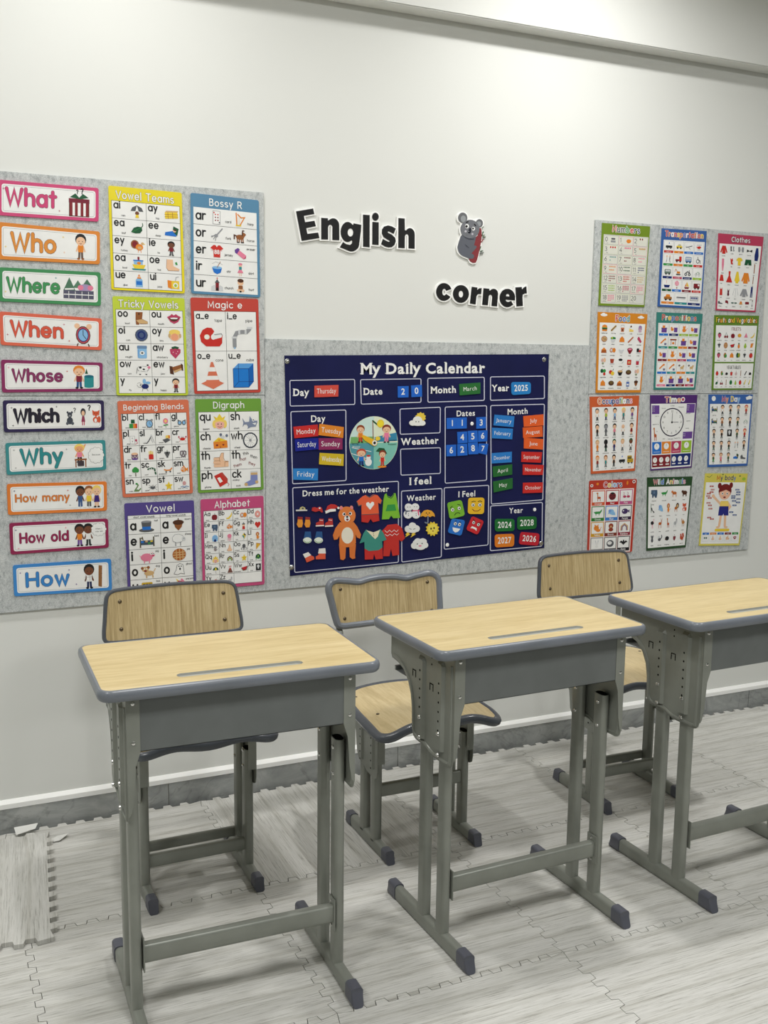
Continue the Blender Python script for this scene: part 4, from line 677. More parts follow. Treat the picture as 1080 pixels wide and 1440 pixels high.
'burger': 'p o 1 4.6 1.6 2 5 .8 8.4 2 9 4.6;r .8 4.6 9.2 5.8 n .4;r 1 5.8 9 7.2 M .4;r 1.2 7.2 8.8 9.2 o .8', 'hotdog': 'l T 2.6 2 8 8 2.4;l (110,90,30) 1.2 1.6 8.2 8.4 2.2', 'bucket': 'p w 2 3 8 3 7.2 9.4 2.8 9.4;p (200,120,80) 2.2 4 7.8 4 7.2 9.4 2.8 9.4;e 5 7 1.3 1.3 M;l g .3 2 3 3 .8 7 .8 8 3', 'cake': 'p h 1.4 9 2.2 4 8.4 6.6 8.6 9;e 4.4 2.4 1.2 1.6 M;p w 2 5 5 3 8.4 5.4 8.4 6.6', 'icec': 'e 5 2.8 2.6 2.2 (150,120,170);e 5 5 3 1.8 (180,140,170);r 2.6 5.4 7.4 9.4 (200,170,190) .8', 'pizza2': 'e 5 5 4.6 3.8 (150,70,40);e 5 5 3.8 3.1 T;e 3.6 4 .8 .7 R;e 6.2 4.4 .8 .7 N;e 4.8 6.2 .8 .7 R;e 7 6 .7 .6 M', 'salad': 'e 5 3.8 4.2 1.8 n;e 3.4 3.4 1 .9 y;e 6.6 3.8 1 .9 N;p z .8 5 9.2 5 7 9 3 9', 'dump': 'p o 1 8.4 1.6 4 5 .8 8.6 4 9.2 8.4', 'sausage': 'l (190,110,80) 2 1.6 8.4 8.4 2', 'bacon': 'p q 3 .8 5 1.6 9 7.6 7 9.2 4.6 7 1.6 4', 'sandwich': 'p (170,90,40) .6 8.6 1.4 5 8.6 5 9.4 8.6;p o 1 5 5 1.6 9 5', 'bowl': 'p z 1 4.4 9 4.4 7 8.8 3 8.8;l c .4 1 4.4 9 4.4;e 5 3.4 3.4 1.4 w', 'soup': 'e 5 3.8 4.4 2.4 R;e 5 3.6 3 1.5 p;p R .8 4.6 9.2 4.6 6 9.4 4 9.4', 'sushi': 'r 2 2 6 7 k .8;e 7.4 5.4 1.8 1.6 r;e 5 8 4 1 z', 'egg': 'e 6.6 3.6 2.2 3 s;e 3 4 1.8 2.4 (220,180,170);e 4 8 1.8 1.4 (150,160,130)', 'tea': 'p (170,70,50) 1.6 2 8 2 7 7.6 2.6 7.6;e 5 8.6 4.4 1 z', 'coffee': 'e 4.6 3 3.4 1.6 k;l w .8 1 3 2 7 7.4 7 8.4 3;l g .5 7 7.6 9.6 5.4', 'jam': 'r 1.6 2.8 8.4 9.6 r 1;r 2.2 .8 7.8 2.8 w .4;e 5 6.4 2 1.6 T', 'cup': 'p (190,50,70) 2.4 4.6 7.4 4.6 7 9.4 2.8 9.4;l g .4 6 4.6 9.4 .8;p z 2.2 3 7.6 3 7.4 4.6 2.4 4.6', 'veg': 'e 3 3.4 2.4 2.6 N;e 7 3.4 2.4 2.4 n;e 7 7.4 2 2 r;e 3 8 1.6 1.6 w', 'fruit': 'e 3.4 5 2.8 2.6 r;e 6.6 6.6 2.8 2.6 y;l N .8 6.6 3 8 .8', 'noodle': 'p k .8 4.4 9.2 4.4 7 9.4 3 9.4;e 5 3.8 4 1.4 T;l m .4 6 3 9.6 1', 'choc': 'e 5 5 4.6 3.2 M;e 5 4.4 3 1.8 (110,90,50)', 'milk': 'r 2.6 3.4 7.6 9.6 (80,110,180);p z 2.6 3.4 3.6 1 6.6 1 7.6 3.4;r 3.4 6 6.6 8 w',
'car': 'p y 1 7 1.4 5 3 4.6 4 2.8 7 2.8 8 4.8 9.4 5.2 9.4 7;e 3 7.2 1.1 1.1 k;e 7.4 7.2 1.1 1.1 k;r 4.2 3.4 6.8 4.6 c', 'plane': 'l G .8 .8 6 9 4;l g .6 4 5.2 6.4 8;l g .5 1 5.8 .6 4.2', 'heli': 'p r 2 4.6 6 3.6 8 5 6 7 3 6.6;l r .5 1 5 4 5.2;l k .3 1.6 2.6 8.6 2.2;l g .4 3 8.4 7 8', 'truck': 'r 6 2 9.4 7.6 r .4;r 1 5.4 6 7.4 R;e 3 8 1 1 k;e 7.6 8 1 1 k', 'van': 'r .8 2.6 9.4 7.8 (110,130,120) 1;r 2 3.4 8.6 5.2 z;e 3 8 1.1 1.1 k;e 7.4 8 1.1 1.1 k', 'digger': 'r 4 4.6 8.4 7 (220,130,40);l (200,120,40) .6 4.6 5 2.4 1.8 1 5;l k 1.2 3.6 8.2 8.6 8.2', 'motor': 'e 2.4 7.4 1.8 1.8 k;e 7.6 7.4 1.8 1.8 k;e 2.4 7.4 .9 .9 z;e 7.6 7.4 .9 .9 z;l G 1.2 2.4 6 5 4.2 7.6 5.4;l G .5 7 2.4 8 5', 'bike': 'l g .35 1.4 7 3 9 4.4 7 3 5 1.4 7;l g .35 5.8 7 7.4 9 8.8 7 7.4 5 5.8 7;l n .35 3 7 5 4 7 4.4 7.4 7', 'ship': 'p B .8 6 9.4 6 8 9 2 9;r 3 4 6 6 w;l r .3 4.4 .8 4.4 4', 'balloon': 'e 5 3.6 2.8 3.2 p;l w .5 4 1 4 6;l w .5 6 1 6 6;r 4.2 8.2 5.8 9.6 m', 'sail': 'p y 5 .8 8 6.6 5 6.6;p o 4.6 1.6 2.2 6.6 4.6 6.6;p R 1.4 7.4 8.6 7.4 7.4 9.4 2.6 9.4', 'train': 'l G 1 .6 5 9.4 5;l z .8 .6 6 9.4 6.2', 'tram': 'r .6 3 9.4 8 z .6;b .6 3 9.4 8 .3 G;r 1.4 4 3.6 6 (90,100,150);r 4 4 6 6 (90,100,150);r 6.4 4 8.6 6 (90,100,150)', 'bus2': 'r .8 2 9.4 8 (90,130,180) .8;r 1.4 2.8 8.8 4.6 z;r 1.4 5.4 8.8 6 w;e 3 8.4 1 1 k;e 7.4 8.4 1 1 k', 'wheelch': 'e 4.4 6.4 2.4 2.6 G;e 4.4 6.4 1.6 1.8 w;l k .6 4 1.4 4.6 5 7.4 5.4 8 9', 'walk': 'e 3 2.4 1 1.1 s;r 2.2 3.6 3.8 6.4 z;e 7 2.4 1 1.1 s;r 6.2 3.6 7.8 6.4 g;l k .5 3 6.6 2.4 9.4;l k .5 7 6.6 7.6 9.4', 'jeep': 'r 1 5 9.2 8 (170,110,50);p o 2.4 5 3.4 2 7 2 7.6 5;e 3 8.4 1.1 1.1 k;e 7.4 8.4 1.1 1.1 k', 'police': 'r .6 5 9.4 7.6 k .6;p w 3 5 4 3 6.4 3 7.4 5;p b 4.4 2.8 5.2 .8 6 2.8;e 3 7.8 1 1 G;e 7.4 7.8 1 1 G', 'fire': 'r .8 2.6 9.4 8 R .4;r 6.6 3.4 8.8 5.4 w;e 3 8.4 1.1 1.1 k;e 7.4 8.4 1.1 1.1 k',
'hoodie': 'p r 3 1 7 1 9.6 8 8 8.4 7 5 7 9.6 3 9.6 3 5 2 8.4 .4 8', 'socks2': 'p G 1 1 3.6 1 3.6 6 5 8 1.6 9;p g 5.6 1 8 1 8 6 9.6 8 6.4 9', 'gloves': 'p g 1 1.4 3.6 1 4.4 6 3.6 9.4 1.4 8.8;p g 6 1 8.6 1.4 8.8 8.8 6.6 9.4 5.6 6', 'bow': 'p k .6 2.6 5 5 9.4 2.6 9.4 7.6 5 5.6 .6 7.6', 'coat': 'p B 3 .4 7 .4 9 6 8 9.6 2 9.6 1 6', 'tights': 'p p 3 .6 7 .6 7 5 6.2 9.6 5.4 9.6 5 5 4.6 9.6 3.8 9.6 3 5', 'bib': 'p r 2 1 4 3 6 1 7.4 4 6 6 8 9 4 9 3 6', 'tee': 'p y 3 1 7 1 9.4 3.6 8 5 7 4 7 9.4 3 9.4 3 4 2 5 .6 3.6', 'shorts': 'p N 1.4 1.6 8.6 1.6 9.6 9 5.6 9 5 5.4 4.4 9 .4 9', 'skirt2': 'p r 3 1 7 1 9 9 1 9', 'dress': 'p r 3.6 .4 6.4 .4 6 4 9.4 9.4 .6 9.4 4 4', 'rain': 'p y 3.6 .8 6.4 .8 9 8 7.4 8.4 7 9.8 3 9.8 2.6 8.4 1 8', 'jacket': 'p o 2.6 1.4 7.4 1.4 9.8 7.6 8.4 8.4 7.4 6 7.6 9.6 2.4 9.6 2.6 6 1.6 8.4 .2 7.6', 'cami': 'p r 2.6 .6 3.4 2.6 6.6 2.6 7.4 .6 8 9.4 2 9.4', 'swimsuit': 'p (90,30,50) 2.8 .6 5 3 7.2 .6 6.8 5 7.4 8 5.6 9.4 4.4 9.4 2.6 8 3.2 5', 'shirt': 'p w 3 1 7 1 9.6 8 8 8.4 7 5 7 9.6 3 9.6 3 5 2 8.4 .4 8;l g .3 3 1 .6 8;l g .3 7 1 9.4 8;l g .3 5 1 5 9.4', 'sweater': 'p g 3 1 7 1 9.8 8 8 8.6 7 5.6 7 9.2 3 9.2 3 5.6 2 8.6 .2 8', 'pants': 'p G 3 .4 7 .4 7.4 9.6 5.6 9.6 5 3 4.4 9.6 2.6 9.6', 'jeans': 'p B 2.6 .4 7.4 .4 8 9.6 5.8 9.6 5 3.4 4.2 9.6 2 9.6', 'belt': 'l m 1.4 5 .6 5 9.4', 'shoes': 'p G .6 5 3 3 5 6.4 9.4 7.4 9 9 1 8.6', 'cap': 'p R 1.4 2 5 1 8 3 8.4 8 6 6.4 2 6', 'sung': 'e 2.6 5 2 1.9 (90,120,110);e 7.4 5 2 1.9 (90,120,110);l G .4 4 4.4 6 4.4', 'hat2': 'e 5 7.4 4.4 1.4 T;e 5 5 2.6 2.8 o', 'purse': 'r 1 3 9 8.4 R 1.4', 'watch': 'l k 1.6 5 .6 5 9.4;e 5 5 2 2.2 z',
'cat': 'e 5 6.6 2.6 2.2 o;e 5 3.4 1.8 1.6 o;p o 3.4 2.6 3.2 .6 4.6 2;p o 6.6 2.6 6.8 .6 5.4 2;l o .5 7.4 7 9.4 4', 'catbox': 'r 2 5 9 9.6 P;r 1.6 4 9.4 5 (90,60,110);e 5 3 1.8 1.6 o;p o 3.6 2.4 3.4 .6 4.8 1.8;p o 6.4 2.4 6.6 .6 5.2 1.8', 'catside': 'r 5 3.6 9.6 9 P;e 2.6 6 2 1.6 o;e 1.6 4 1.2 1.2 o;l o .4 4 6 5 3.4', 'catleap': 'l o 1.6 2 7 6.4 3;e 7.6 2.6 1.3 1.2 o;r 6.6 7 9.6 9.4 (120,120,150)', 'table': 'r .6 2 9.4 3.6 (150,60,40);l m .6 2 3.6 2 9;l m .6 8 3.6 8 9;e 5 7 1.6 1.4 o', 'catfan': 'e 6 6 2.6 1.6 T;e 8 4 1.2 1.2 T;l T .5 4.4 7 4.4 9.4;l T .5 7.6 7 7.6 9.4;e 2 3.4 1.4 1.2 (120,110,110)', 'flam': 'e 3.4 6 1.8 1.3 q;l q .4 2.4 5 2.8 2 2 1.2;e 7.4 6 1.8 1.3 q;l q .4 6.6 5 7 2 6.2 1.2', 'giraffe': 'l (200,120,50) .9 4.4 6 4 1;e 3.8 1.2 1.1 .7 (200,120,50);e 5.6 6.2 2 1.2 (190,90,50);l (190,90,50) .6 4.4 6.6 4.4 9.6;l (190,90,50) .6 7 6.6 7 9.6', 'ladybug': 'e 5 5 3.8 4.2 R;l k .5 5 1 5 9;e 5 2 1.8 1.2 k;e 3.2 4.4 .8 .8 k;e 6.8 4.4 .8 .8 k;e 3.6 7 .8 .8 k;e 6.4 7 .8 .8 k', 'croc': 'p n .4 4.6 3 4 7 4 9.4 1.4 9 4 7.4 6.4 2.4 6.6;l n .7 3 6 3 8;l n .7 6.4 6 6.4 8', 'eleph2': 'e 4.6 5 3 2.8 c;p c 6 3 8.6 6 9.2 8.8 5 8.4;e 3 4 1.6 1.8 (120,160,220);l c .8 2 5.6 1.4 7', 'fish2': 'e 4.6 5 3.4 3 (70,50,100);p (70,50,100) 7.4 5 9.6 3 9.6 7;e 3 4.4 .7 .7 w', 'ycat': 'e 4 5 2.8 2.8 o;p o 2 3 2 .8 4 2.4;p o 6 3 6.4 .8 4.4 2.4;e 6 7.6 2.4 1.6 o;l o .6 8 7 9.2 4;e 3.2 4.6 .3 .3 k;e 5 4.6 .3 .3 k', 'bear2': 'e 5 3.4 2.6 2.8 (150,60,40);e 5 7.4 2.6 2 (150,60,40);e 5 4.2 1.1 1.2 T', 'rainb2': 'p T .6 9 1 4 5 .8 9 4 9.4 9;p (140,110,140) 1.6 9 2 4.8 5 2 8 4.8 8.4 9;p w 3 9 3.2 5.6 5 3.6 6.8 5.6 7 9', 'bunny': 'e 3.6 2.6 .6 1.4 z;e 6.4 2.6 .6 1.4 z;e 5 5 1.8 1.6 (232,232,230);e 5 8 1.8 1.4 (232,232,230)', 'hedge': 'e 5 5.6 4 3.8 G;e 4.4 5 2.4 1.9 w;e 3.8 4.8 .3 .3 k;e 5.2 4.8 .3 .3 k', 'bat': 'p k .4 5 2.4 3 4 4.4 4.4 2.4 5.6 2.4 6 4.4 7.6 3 9.6 5 7.4 5.6 5 8 2.6 5.6',
'tiger': 'e 5 5.4 3 1.6 (210,120,60);e 2 4 1.4 1.3 (210,120,60);l k .3 4 4.2 4 6.6;l k .3 6 4.2 6 6.6;l (210,120,60) .7 3 6.6 3 9.2;l (210,120,60) .7 7.4 6.4 7.6 9.2', 'bear': 'e 5.4 5.4 3.4 2.2 M;e 2.4 4 1.6 1.4 M;l M 1.2 3.4 7 3.4 9;l M 1.2 7.6 7 7.6 9', 'panda': 'e 5 5.6 2 2.6 w;l k 1.2 3 5 4 7.6;l k 1.2 6 8 7 9.4;e 4.6 2.6 1.4 1.2 w;e 3.6 1.6 .6 .6 k;e 5.8 1.6 .6 .6 k;l N .5 1.6 .6 2 9.4', 'ostrich': 'e 4.6 4.4 2.8 1.8 k;l p .4 6.6 4 7 .8 8 .8;l p .4 4.4 6 4.4 9.6;l p .4 5.4 6 5.8 9.6', 'deer': 'e 4.6 5.4 2.8 1.4 (190,100,50);l (190,100,50) .9 6.8 5 7.4 2.6;l m .3 7 2.4 6 .6;l m .3 7.6 2.4 8.6 .6;l (190,100,50) .5 2.8 6 2.6 9.6;l (190,100,50) .5 6.4 6 6.6 9.6', 'camel': 'e 5.4 5.6 2.8 1.5 (190,130,70);e 5 3.8 1 1 (190,130,70);l (190,130,70) .8 3 5 2.4 2;l m .5 4 6.6 4 9.6;l m .5 7 6.6 7 9.6', 'koala': 'e 5 3.6 2 1.8 G;e 3.2 2.4 1 1 g;e 6.8 2.4 1 1 g;e 5 7 2 2.4 G', 'racc': 'e 4.6 6.6 2.6 1.8 G;e 3.6 4 1.6 1.4 z;l G 1.2 7 6 9 4 8.4 2', 'hog': 'e 5 6 3.6 2.4 k;e 2.4 7 1.2 .9 M', 'owl': 'e 5 5.6 2.4 3.4 (130,50,60);e 4 3.4 .9 1 w;e 6 3.4 .9 1 w', 'squirrel': 'e 3.6 6 1.8 2.6 (190,70,40);e 3 3 1.3 1.2 (190,70,40);l (190,70,40) 2.4 6 8.4 7.6 5 6.6 2.2', 'lion2': 'e 6.6 3.6 2.6 2.8 (60,30,20);e 6.6 3.8 1.5 1.6 T;e 4 6 2.4 1.5 (190,110,50);l (190,110,50) .7 2.6 7 2.4 9.4;l (190,110,50) .7 6 7 6.2 9.4',
'sunny': 'e 5 5 4.6 4.6 y', 'lemon': 'e 5 5 4 2.8 (228,168,60)', 'cherry': 'e 2.8 7 2 2 R;e 7.2 7 2 2 R;l N .4 3 5 5 .8 7 5', 'peach': 'p p 1 8 5 1 9 8', 'pear': 'e 5 6.6 2.8 2.8 l;e 5 3.6 1.6 2 l', 'pine': 'e 5 6.4 2.4 3.2 o;p N 3.4 3.4 4 .4 5 2.4 6 .4 6.6 3.4', 'mango': 'p o 2 8.6 3 2 8.4 1.4 6.4 8', 'kiwi': 'e 4.6 5 3 4 (170,120,60);e 6 6 2.4 2.6 n', 'avo': 'e 3.4 5 2.6 4 N;e 6.8 5 2.4 3.6 (150,160,40)', 'garlic': 'e 5 6 3 3 (210,180,180);l g .6 5 3 5 .8', 'pepper': 'p r 1.6 3 8.4 3 7.6 9 2.4 9;l N .8 5 3 5 1', 'eggp': 'l k 1.8 7.6 2 3 8', 'cabb': 'e 5 5 4 4 n;e 5 5 2.4 2.6 N', 'tom': 'e 5 5.4 3.8 3.8 r;l N .6 3 1.6 7 1.6', 'corn': 'l y 1.8 7 1.4 4 8;l n 1 3 9.4 2.4 6'}
def tok(s):
    out = []; i = 0
    for w in s.split(' '): out.append(w)
    return out
def cc(w): return tuple(int(v) for v in w[1:-1].split(',')) if w[0] == '(' else w
_pc = {}
def pic(I, name, x, y, w, h=None):
    h = w if h is None else h
    if name not in _pc: _pc[name] = [c.strip().split(' ') for c in PIC[name].split(';')]
    z0 = I.z; X = lambda v: x+float(v)/10*w; Y = lambda v: y+float(v)/10*h; k = (w+h)/20
    for c in _pc[name]:
        if c[0] == 'e': I.ell(X(c[1]), Y(c[2]), float(c[3])*w/10, float(c[4])*h/10, cc(c[5]), 14 if float(c[3])*w > 6 else 9)
        elif c[0] == 'r': I.rect(X(c[1]), Y(c[2]), X(c[3]), Y(c[4]), cc(c[5]), float(c[6])*k if len(c) > 6 else 0)
        elif c[0] == 'b': I.box(X(c[1]), Y(c[2]), X(c[3]), Y(c[4]), float(c[5])*k, cc(c[6]))
        elif c[0] == 'p': I.poly([(X(a), Y(b)) for a, b in zip(c[2::2], c[3::2])], cc(c[1]))
        elif c[0] == 'l': I.line([(X(a), Y(b)) for a, b in zip(c[3::2], c[4::2])], float(c[2])*k, cc(c[1]))
        elif c[0] == 't': I.text(X(c[1]), Y(c[2]), c[3], float(c[4])*k, c[5], .3, 'c'); I.up()
    I.z = z0+.00001
def kid(I, x, y, w, h, shirt='o', pants='G', hair='k', skin='s', shoes='k', dress=False):
    z0 = I.z; X = lambda v: x+v/10*w; Y = lambda v: y+v/10*h
    I.line([(X(4.2), Y(6.6)), (X(4), Y(9))], w*.15, pants if not dress else skin); I.line([(X(5.8), Y(6.6)), (X(6), Y(9))], w*.15, pants if not dress else skin)
    I.ell(X(3.6), Y(9.4), w*.11, h*.04, shoes, 8); I.ell(X(6.4), Y(9.4), w*.11, h*.04, shoes, 8)
    I.line([(X(3.4), Y(4.8)), (X(2.2), Y(6.6))], w*.1, skin); I.line([(X(6.6), Y(4.8)), (X(7.8), Y(6.6))], w*.1, skin)
    if dress: I.poly([(X(3.6), Y(4.3)), (X(6.4), Y(4.3)), (X(7.4), Y(7.4)), (X(2.6), Y(7.4))], shirt)
    else: I.rect(X(3.2), Y(4.3), X(6.8), Y(7), shirt, w*.06)
    I.ell(X(5), Y(2.3), w*.37, h*.215, hair, 14); I.ell(X(5), Y(2.95), w*.31, h*.165, skin, 14)
    I.ell(X(3.8), Y(3), w*.035, h*.018, 'k', 6); I.ell(X(6.2), Y(3), w*.035, h*.018, 'k', 6); I.line([(X(4.3), Y(3.75)), (X(5), Y(3.95)), (X(5.7), Y(3.75))], w*.035, 'R', cap=False)
    I.z = z0+.00001

# ------------------------------------------------------------------ felt boards
FD = .009
def felt(x0, z0, x1, z1, label):
    bm = bmesh.new(); box(bm, 0, -FD, 0, x1-x0, -.0002, z1-z0, .0012)
    return tag(obj('felt_board', bm, M['felt'], loc=(x0, 0, z0)), label, 'pin board', 'grey felt pin boards on the back wall')
felt(-.03, 1.3338, 1.0150, 1.961, 'upper left grey felt pin board behind the yellow and light blue letter posters')
felt(-.03, .693, 1.0150, 1.3328, 'lower left grey felt pin board behind the purple and pink letter posters')
felt(1.0158, .693, 2.2665, 1.512, 'middle grey felt pin board behind the navy calendar')
felt(2.2673, 1.3338, 3.0955, 1.961, 'upper right grey felt pin board behind the numbers and food posters')
felt(2.2673, .693, 3.0955, 1.3328, 'lower right grey felt pin board behind the clock and colours posters')

class Quad:
    """a flat card given by its four corners; canvas W x H, v down, laid d in front of the wall"""
    def __init__(s, q, d, W, H):
        s.p = [on_wall(*c, d) for c in q]; s.d = d; s.W = W; s.H = H; s.o = sum(s.p, Vector())/4; s.o.y = -d
    def __call__(s, u, v, dd=0):
        a, b = u/s.W, v/s.H; p = (s.p[0]*(1-a)+s.p[1]*a)*(1-b)+(s.p[3]*(1-a)+s.p[2]*a)*b-s.o; p.y = -dd; return p
def card(name, Q, mat, r, th, label, cat, group=None):
    bm = bmesh.new(); extr(bm, rr(0, 0, Q.W, Q.H, r, 4) if r else [(0, 0), (Q.W, 0), (Q.W, Q.H), (0, Q.H)], lambda u, v, d: Q(u, v, d), -th, 0)
    return tag(obj(name, bm, mat, loc=Q.o), label, cat, group)
_cm = {}
def colmat(rgb, rough=.4):
    k = (rgb, rough)
    if k not in _cm: _cm[k] = painted('card_colour', rgb, rough, 0, .01)
    return _cm[k]
DPOST = .0122
def strip(q, bc, word, wc, art, label, cwh=(100, 34)):
    Q = Quad(q, DPOST, *cwh); c = card('word_strip', Q, colmat(bc), 2.2, .0028, label, 'word card', 'question word strips on the left felt board')
    I = Ink(Q); I.lay(1); I.rect(3.2, 3.4, 96.8, 30.8, 'w', 2.4); I.lay(2); I.box(4.6, 4.8, 95.4, 29.4, .25, 'g', 1.8)
    I.lay(3); art(I); x0, x1, base, h, pw = word
    k = h/1.45; txt = word_of(word, label)
    sp = .34; tot = (sum(GL[ch][0]+sp for ch in txt)-sp)*k; sx = (x1-x0)/tot
    I.lay(5); I.text(x0, base, txt, h, (70, 40, 50), pw+.05, sp=sp, sx=sx); I.lay(6); I.text(x0, base, txt, h, wc, pw, sp=sp, sx=sx)
    I.done('printed_word', M['print'], c)
def word_of(w, label): return label.split('reading ')[1].split(',')[0]
def spark(I, pts):
    for x, y, c in pts: I.line([(x-.9, y), (x+.9, y)], .35, c); I.line([(x, y-.9), (x, y+.9)], .35, c)
def bubble(I, x, y, rx, ry, l1, l2=''):
    n = 11
    for k in range(n): I.ell(x+rx*.8*math.cos(2*PI*k/n), y+ry*.8*math.sin(2*PI*k/n), rx*.32, ry*.34, 'k', 10); 
    I.z += .00003
    for k in range(n): I.ell(x+rx*.8*math.cos(2*PI*k/n), y+ry*.8*math.sin(2*PI*k/n), rx*.29, ry*.31, 'w', 10)
    I.ell(x, y, rx*.85, ry*.85, 'w'); I.z += .00002; I.text(x, y, l1, 1.6, 'k', .2, 'c'); I.text(x, y+3, l2, 1.6, 'k', .2, 'c')
def a_what(I): pic(I, 'gift', 68, 4.6, 24, 26); spark(I, [(5, 8, 'q'), (60, 26, 'q')])
def a_who(I): kid(I, 73, 3.6, 15, 27.5, 'o', (110, 92, 84), 'k', 's', 'm'); spark(I, [(7, 22, 'y'), (63, 9, 'y'), (64, 24, 's')])
def a_where(I): pic(I, 'zoo', 61, 4, 33, 26); spark(I, [(6, 24, 'y'), (55, 8, 't')])
def a_when(I): pic(I, 'alarm', 71, 5, 20, 26); spark(I, [(7, 23, 'q'), (62, 9, 'q'), (67, 26, 'r')])
def a_whose(I): kid(I, 68, 3.4, 16, 28, (130, 40, 60), (50, 90, 140), 'o', 's', 'k'); pic(I, 'drumcan', 80, 14, 12, 16); pic(I, 'pyr', 81, 7, 5, 7); spark(I, [(7, 8, 'p'), (64, 11, 'r')])
def a_which(I): pic(I, 'teddy', 59, 11, 12, 17); pic(I, 'doll', 73, 8, 11, 20); pic(I, 'fox', 86, 9, 11, 17); I.text(69, 13, '?', 4.4, 'k', .25); I.z += .00002; I.text(83.5, 11, '?', 5.4, 'k', .3); spark(I, [(8, 8, 'k'), (52, 7, 'k'), (9, 27, 'k')])
def a_why(I):
    kid(I, 66, 3, 14, 22, 'p', 'k', 'h', (236, 170, 120)); I.z += .00005; I.line([(77, 9), (79, 4.6)], 1.6, (236, 170, 120)); pic(I, 'desk', 67, 15, 14, 15); bubble(I, 90, 17, 7.6, 8.4, 'Because'); spark(I, [(8, 8, 'g'), (60, 9, 'g'), (9, 27, 'g')])
def a_many(I): kid(I, 66, 3.6, 13, 27, (60, 90, 140), (60, 90, 140), 'k', 'S', 'w'); kid(I, 75, 3.6, 13, 27, 'y', 'G', 'm', 's', 'w'); kid(I, 83, 3.4, 13, 27, (60, 40, 120), 'k', 'h', 's', 'k', True); spark(I, [(7, 8, 'B'), (60, 9, 'r'), (62, 26, 'g')])
def a_old(I): kid(I, 63, 3.8, 14, 27, 'o', 'P', 'k', 'S', 'k'); kid(I, 72, 3.8, 14, 27, 'w', (50, 60, 60), 'k', 'S', 'k'); bubble(I, 90, 12, 7.4, 7, 'When I', 'was old'); spark(I, [(6, 8, 'B'), (56, 8, 'p'), (8, 28, 'p')])
def a_how(I):
    kid(I, 69, 3.4, 15, 28, 'w', (40, 50, 90), 'k', 'S', 'k'); I.z += .00004
    for k in (72.8, 75, 77.2, 79.4): I.line([(k, 15.6), (k, 22)], .25, 'G')
    I.line([(71.6, 18), (80.6, 18)], .25, 'G'); pic(I, 'ruler', 84, 5, 9, 25); spark(I, [(7, 9, 'P'), (56, 9, 'P'), (63, 25, 'P')])
strip([(-2.5, 252.5), (138.7, 264.5), (138.7, 311.7), (-2.5, 302.5)], (206, 70, 120), (8, 56, 22.5, 15, .30), (206, 70, 120), a_what, 'pink-bordered strip with a gift box, reading What')
strip([(-2.5, 312), (140.5, 325.7), (140.5, 371.7), (-2.5, 364.5)], (222, 136, 50), (13, 55, 24.5, 15.5, .30), (226, 146, 62), a_who, 'light orange strip with a black-haired boy, reading Who')
strip([(-1.5, 375.7), (141.5, 383), (142, 430), (-1, 423.7)], (66, 142, 88), (8, 58, 23, 13, .30), (70, 150, 92), a_where, 'green-bordered strip with trees and an elephant, reading Where')
strip([(-1, 437.8), (143.2, 448), (143.2, 492.5), (1, 485)], (224, 106, 80), (11, 60, 23, 14, .31), (222, 92, 70), a_when, 'coral-bordered strip with an alarm clock, reading When')
strip([(1.3, 505.7), (144.2, 510), (144.5, 550), (3, 552)], (140, 46, 96), (11, 59, 22, 12, .30), (140, 56, 102), a_whose, 'maroon-bordered strip with a boy and a blue drum, reading Whose')
strip([(4, 563), (146, 563), (147, 605), (5.5, 608)], (44, 36, 78), (11, 53, 23, 13, .34), (40, 38, 52), a_which, 'dark navy strip with a bear, a doll and a fox, reading Which')
strip([(7.5, 623), (148, 618.7), (149.5, 660.5), (9.5, 668)], (60, 142, 146), (15, 55, 23, 15, .31), (52, 142, 146), a_why, 'teal-bordered strip with a girl at a desk, reading Why')
strip([(9.5, 680.7), (150, 677), (150.5, 718), (11.3, 724.3)], (226, 126, 50), (8, 61, 20, 8, .28), (226, 132, 60), a_many, 'orange-bordered strip with three children, reading How many')
strip([(13, 735.7), (151.8, 729.2), (153, 770), (15, 780)], (146, 36, 80), (10, 58, 22, 10, .29), (150, 40, 84), a_old, 'dark red strip with two children and a bubble, reading How old')
strip([(18, 795), (156.2, 785.7), (157.5, 830), (20, 838.7)], (62, 138, 208), (13, 55, 24, 14, .31), (60, 136, 206), a_how, 'blue-bordered strip with a girl and a ruler, reading How')

# ------------------------------------------------------------------ posters
PG = 'letter-sound posters on the left felt board'
def poster(q, bc, label, W=100, H=138, r=2.6, group=PG, d=DPOST):
    Q = Quad(q, d, W, H); c = card('poster', Q, colmat(bc), r, .0026, label, 'poster', group); I = Ink(Q); I.c = c; return I
def finish(I): I.done('printed_face', M['print'], I.c)
def head(I, txt, x0, x1, base, h, c='w', w=.22, outline=None):
    k = h/1.45; tot = (sum(GL[ch][0]+.36 for ch in txt)-.36)*k; sx = (x1-x0)/tot
    if outline: I.lay(3); I.text(x0, base, txt, h, outline, w+.11, sp=.36, sx=sx)
    I.lay(5); I.text(x0, base, txt, h, c, w, sp=.36, sx=sx)
def grid(I, x0, y0, x1, y1, cols, rows, lc='k', lw=.45, fill='w'):
    I.lay(1); I.rect(x0, y0, x1, y1, fill); I.lay(2); I.box(x0, y0, x1, y1, lw, lc)
    for k in range(1, cols): x = x0+(x1-x0)*k/cols; I.line([(x, y0), (x, y1)], lw, lc, cap=False)
    for k in range(1, rows): y = y0+(y1-y0)*k/rows; I.line([(x0, y), (x1, y)], lw, lc, cap=False)
def cells(I, x0, y0, x1, y1, cols, items, big, fn):
    rows = (len(items)+cols-1)//cols; cw, ch = (x1-x0)/cols, (y1-y0)/rows
    for i, it in enumerate(items): fn(I, x0+cw*(i % cols), y0+ch*(i//cols), cw, ch, it)
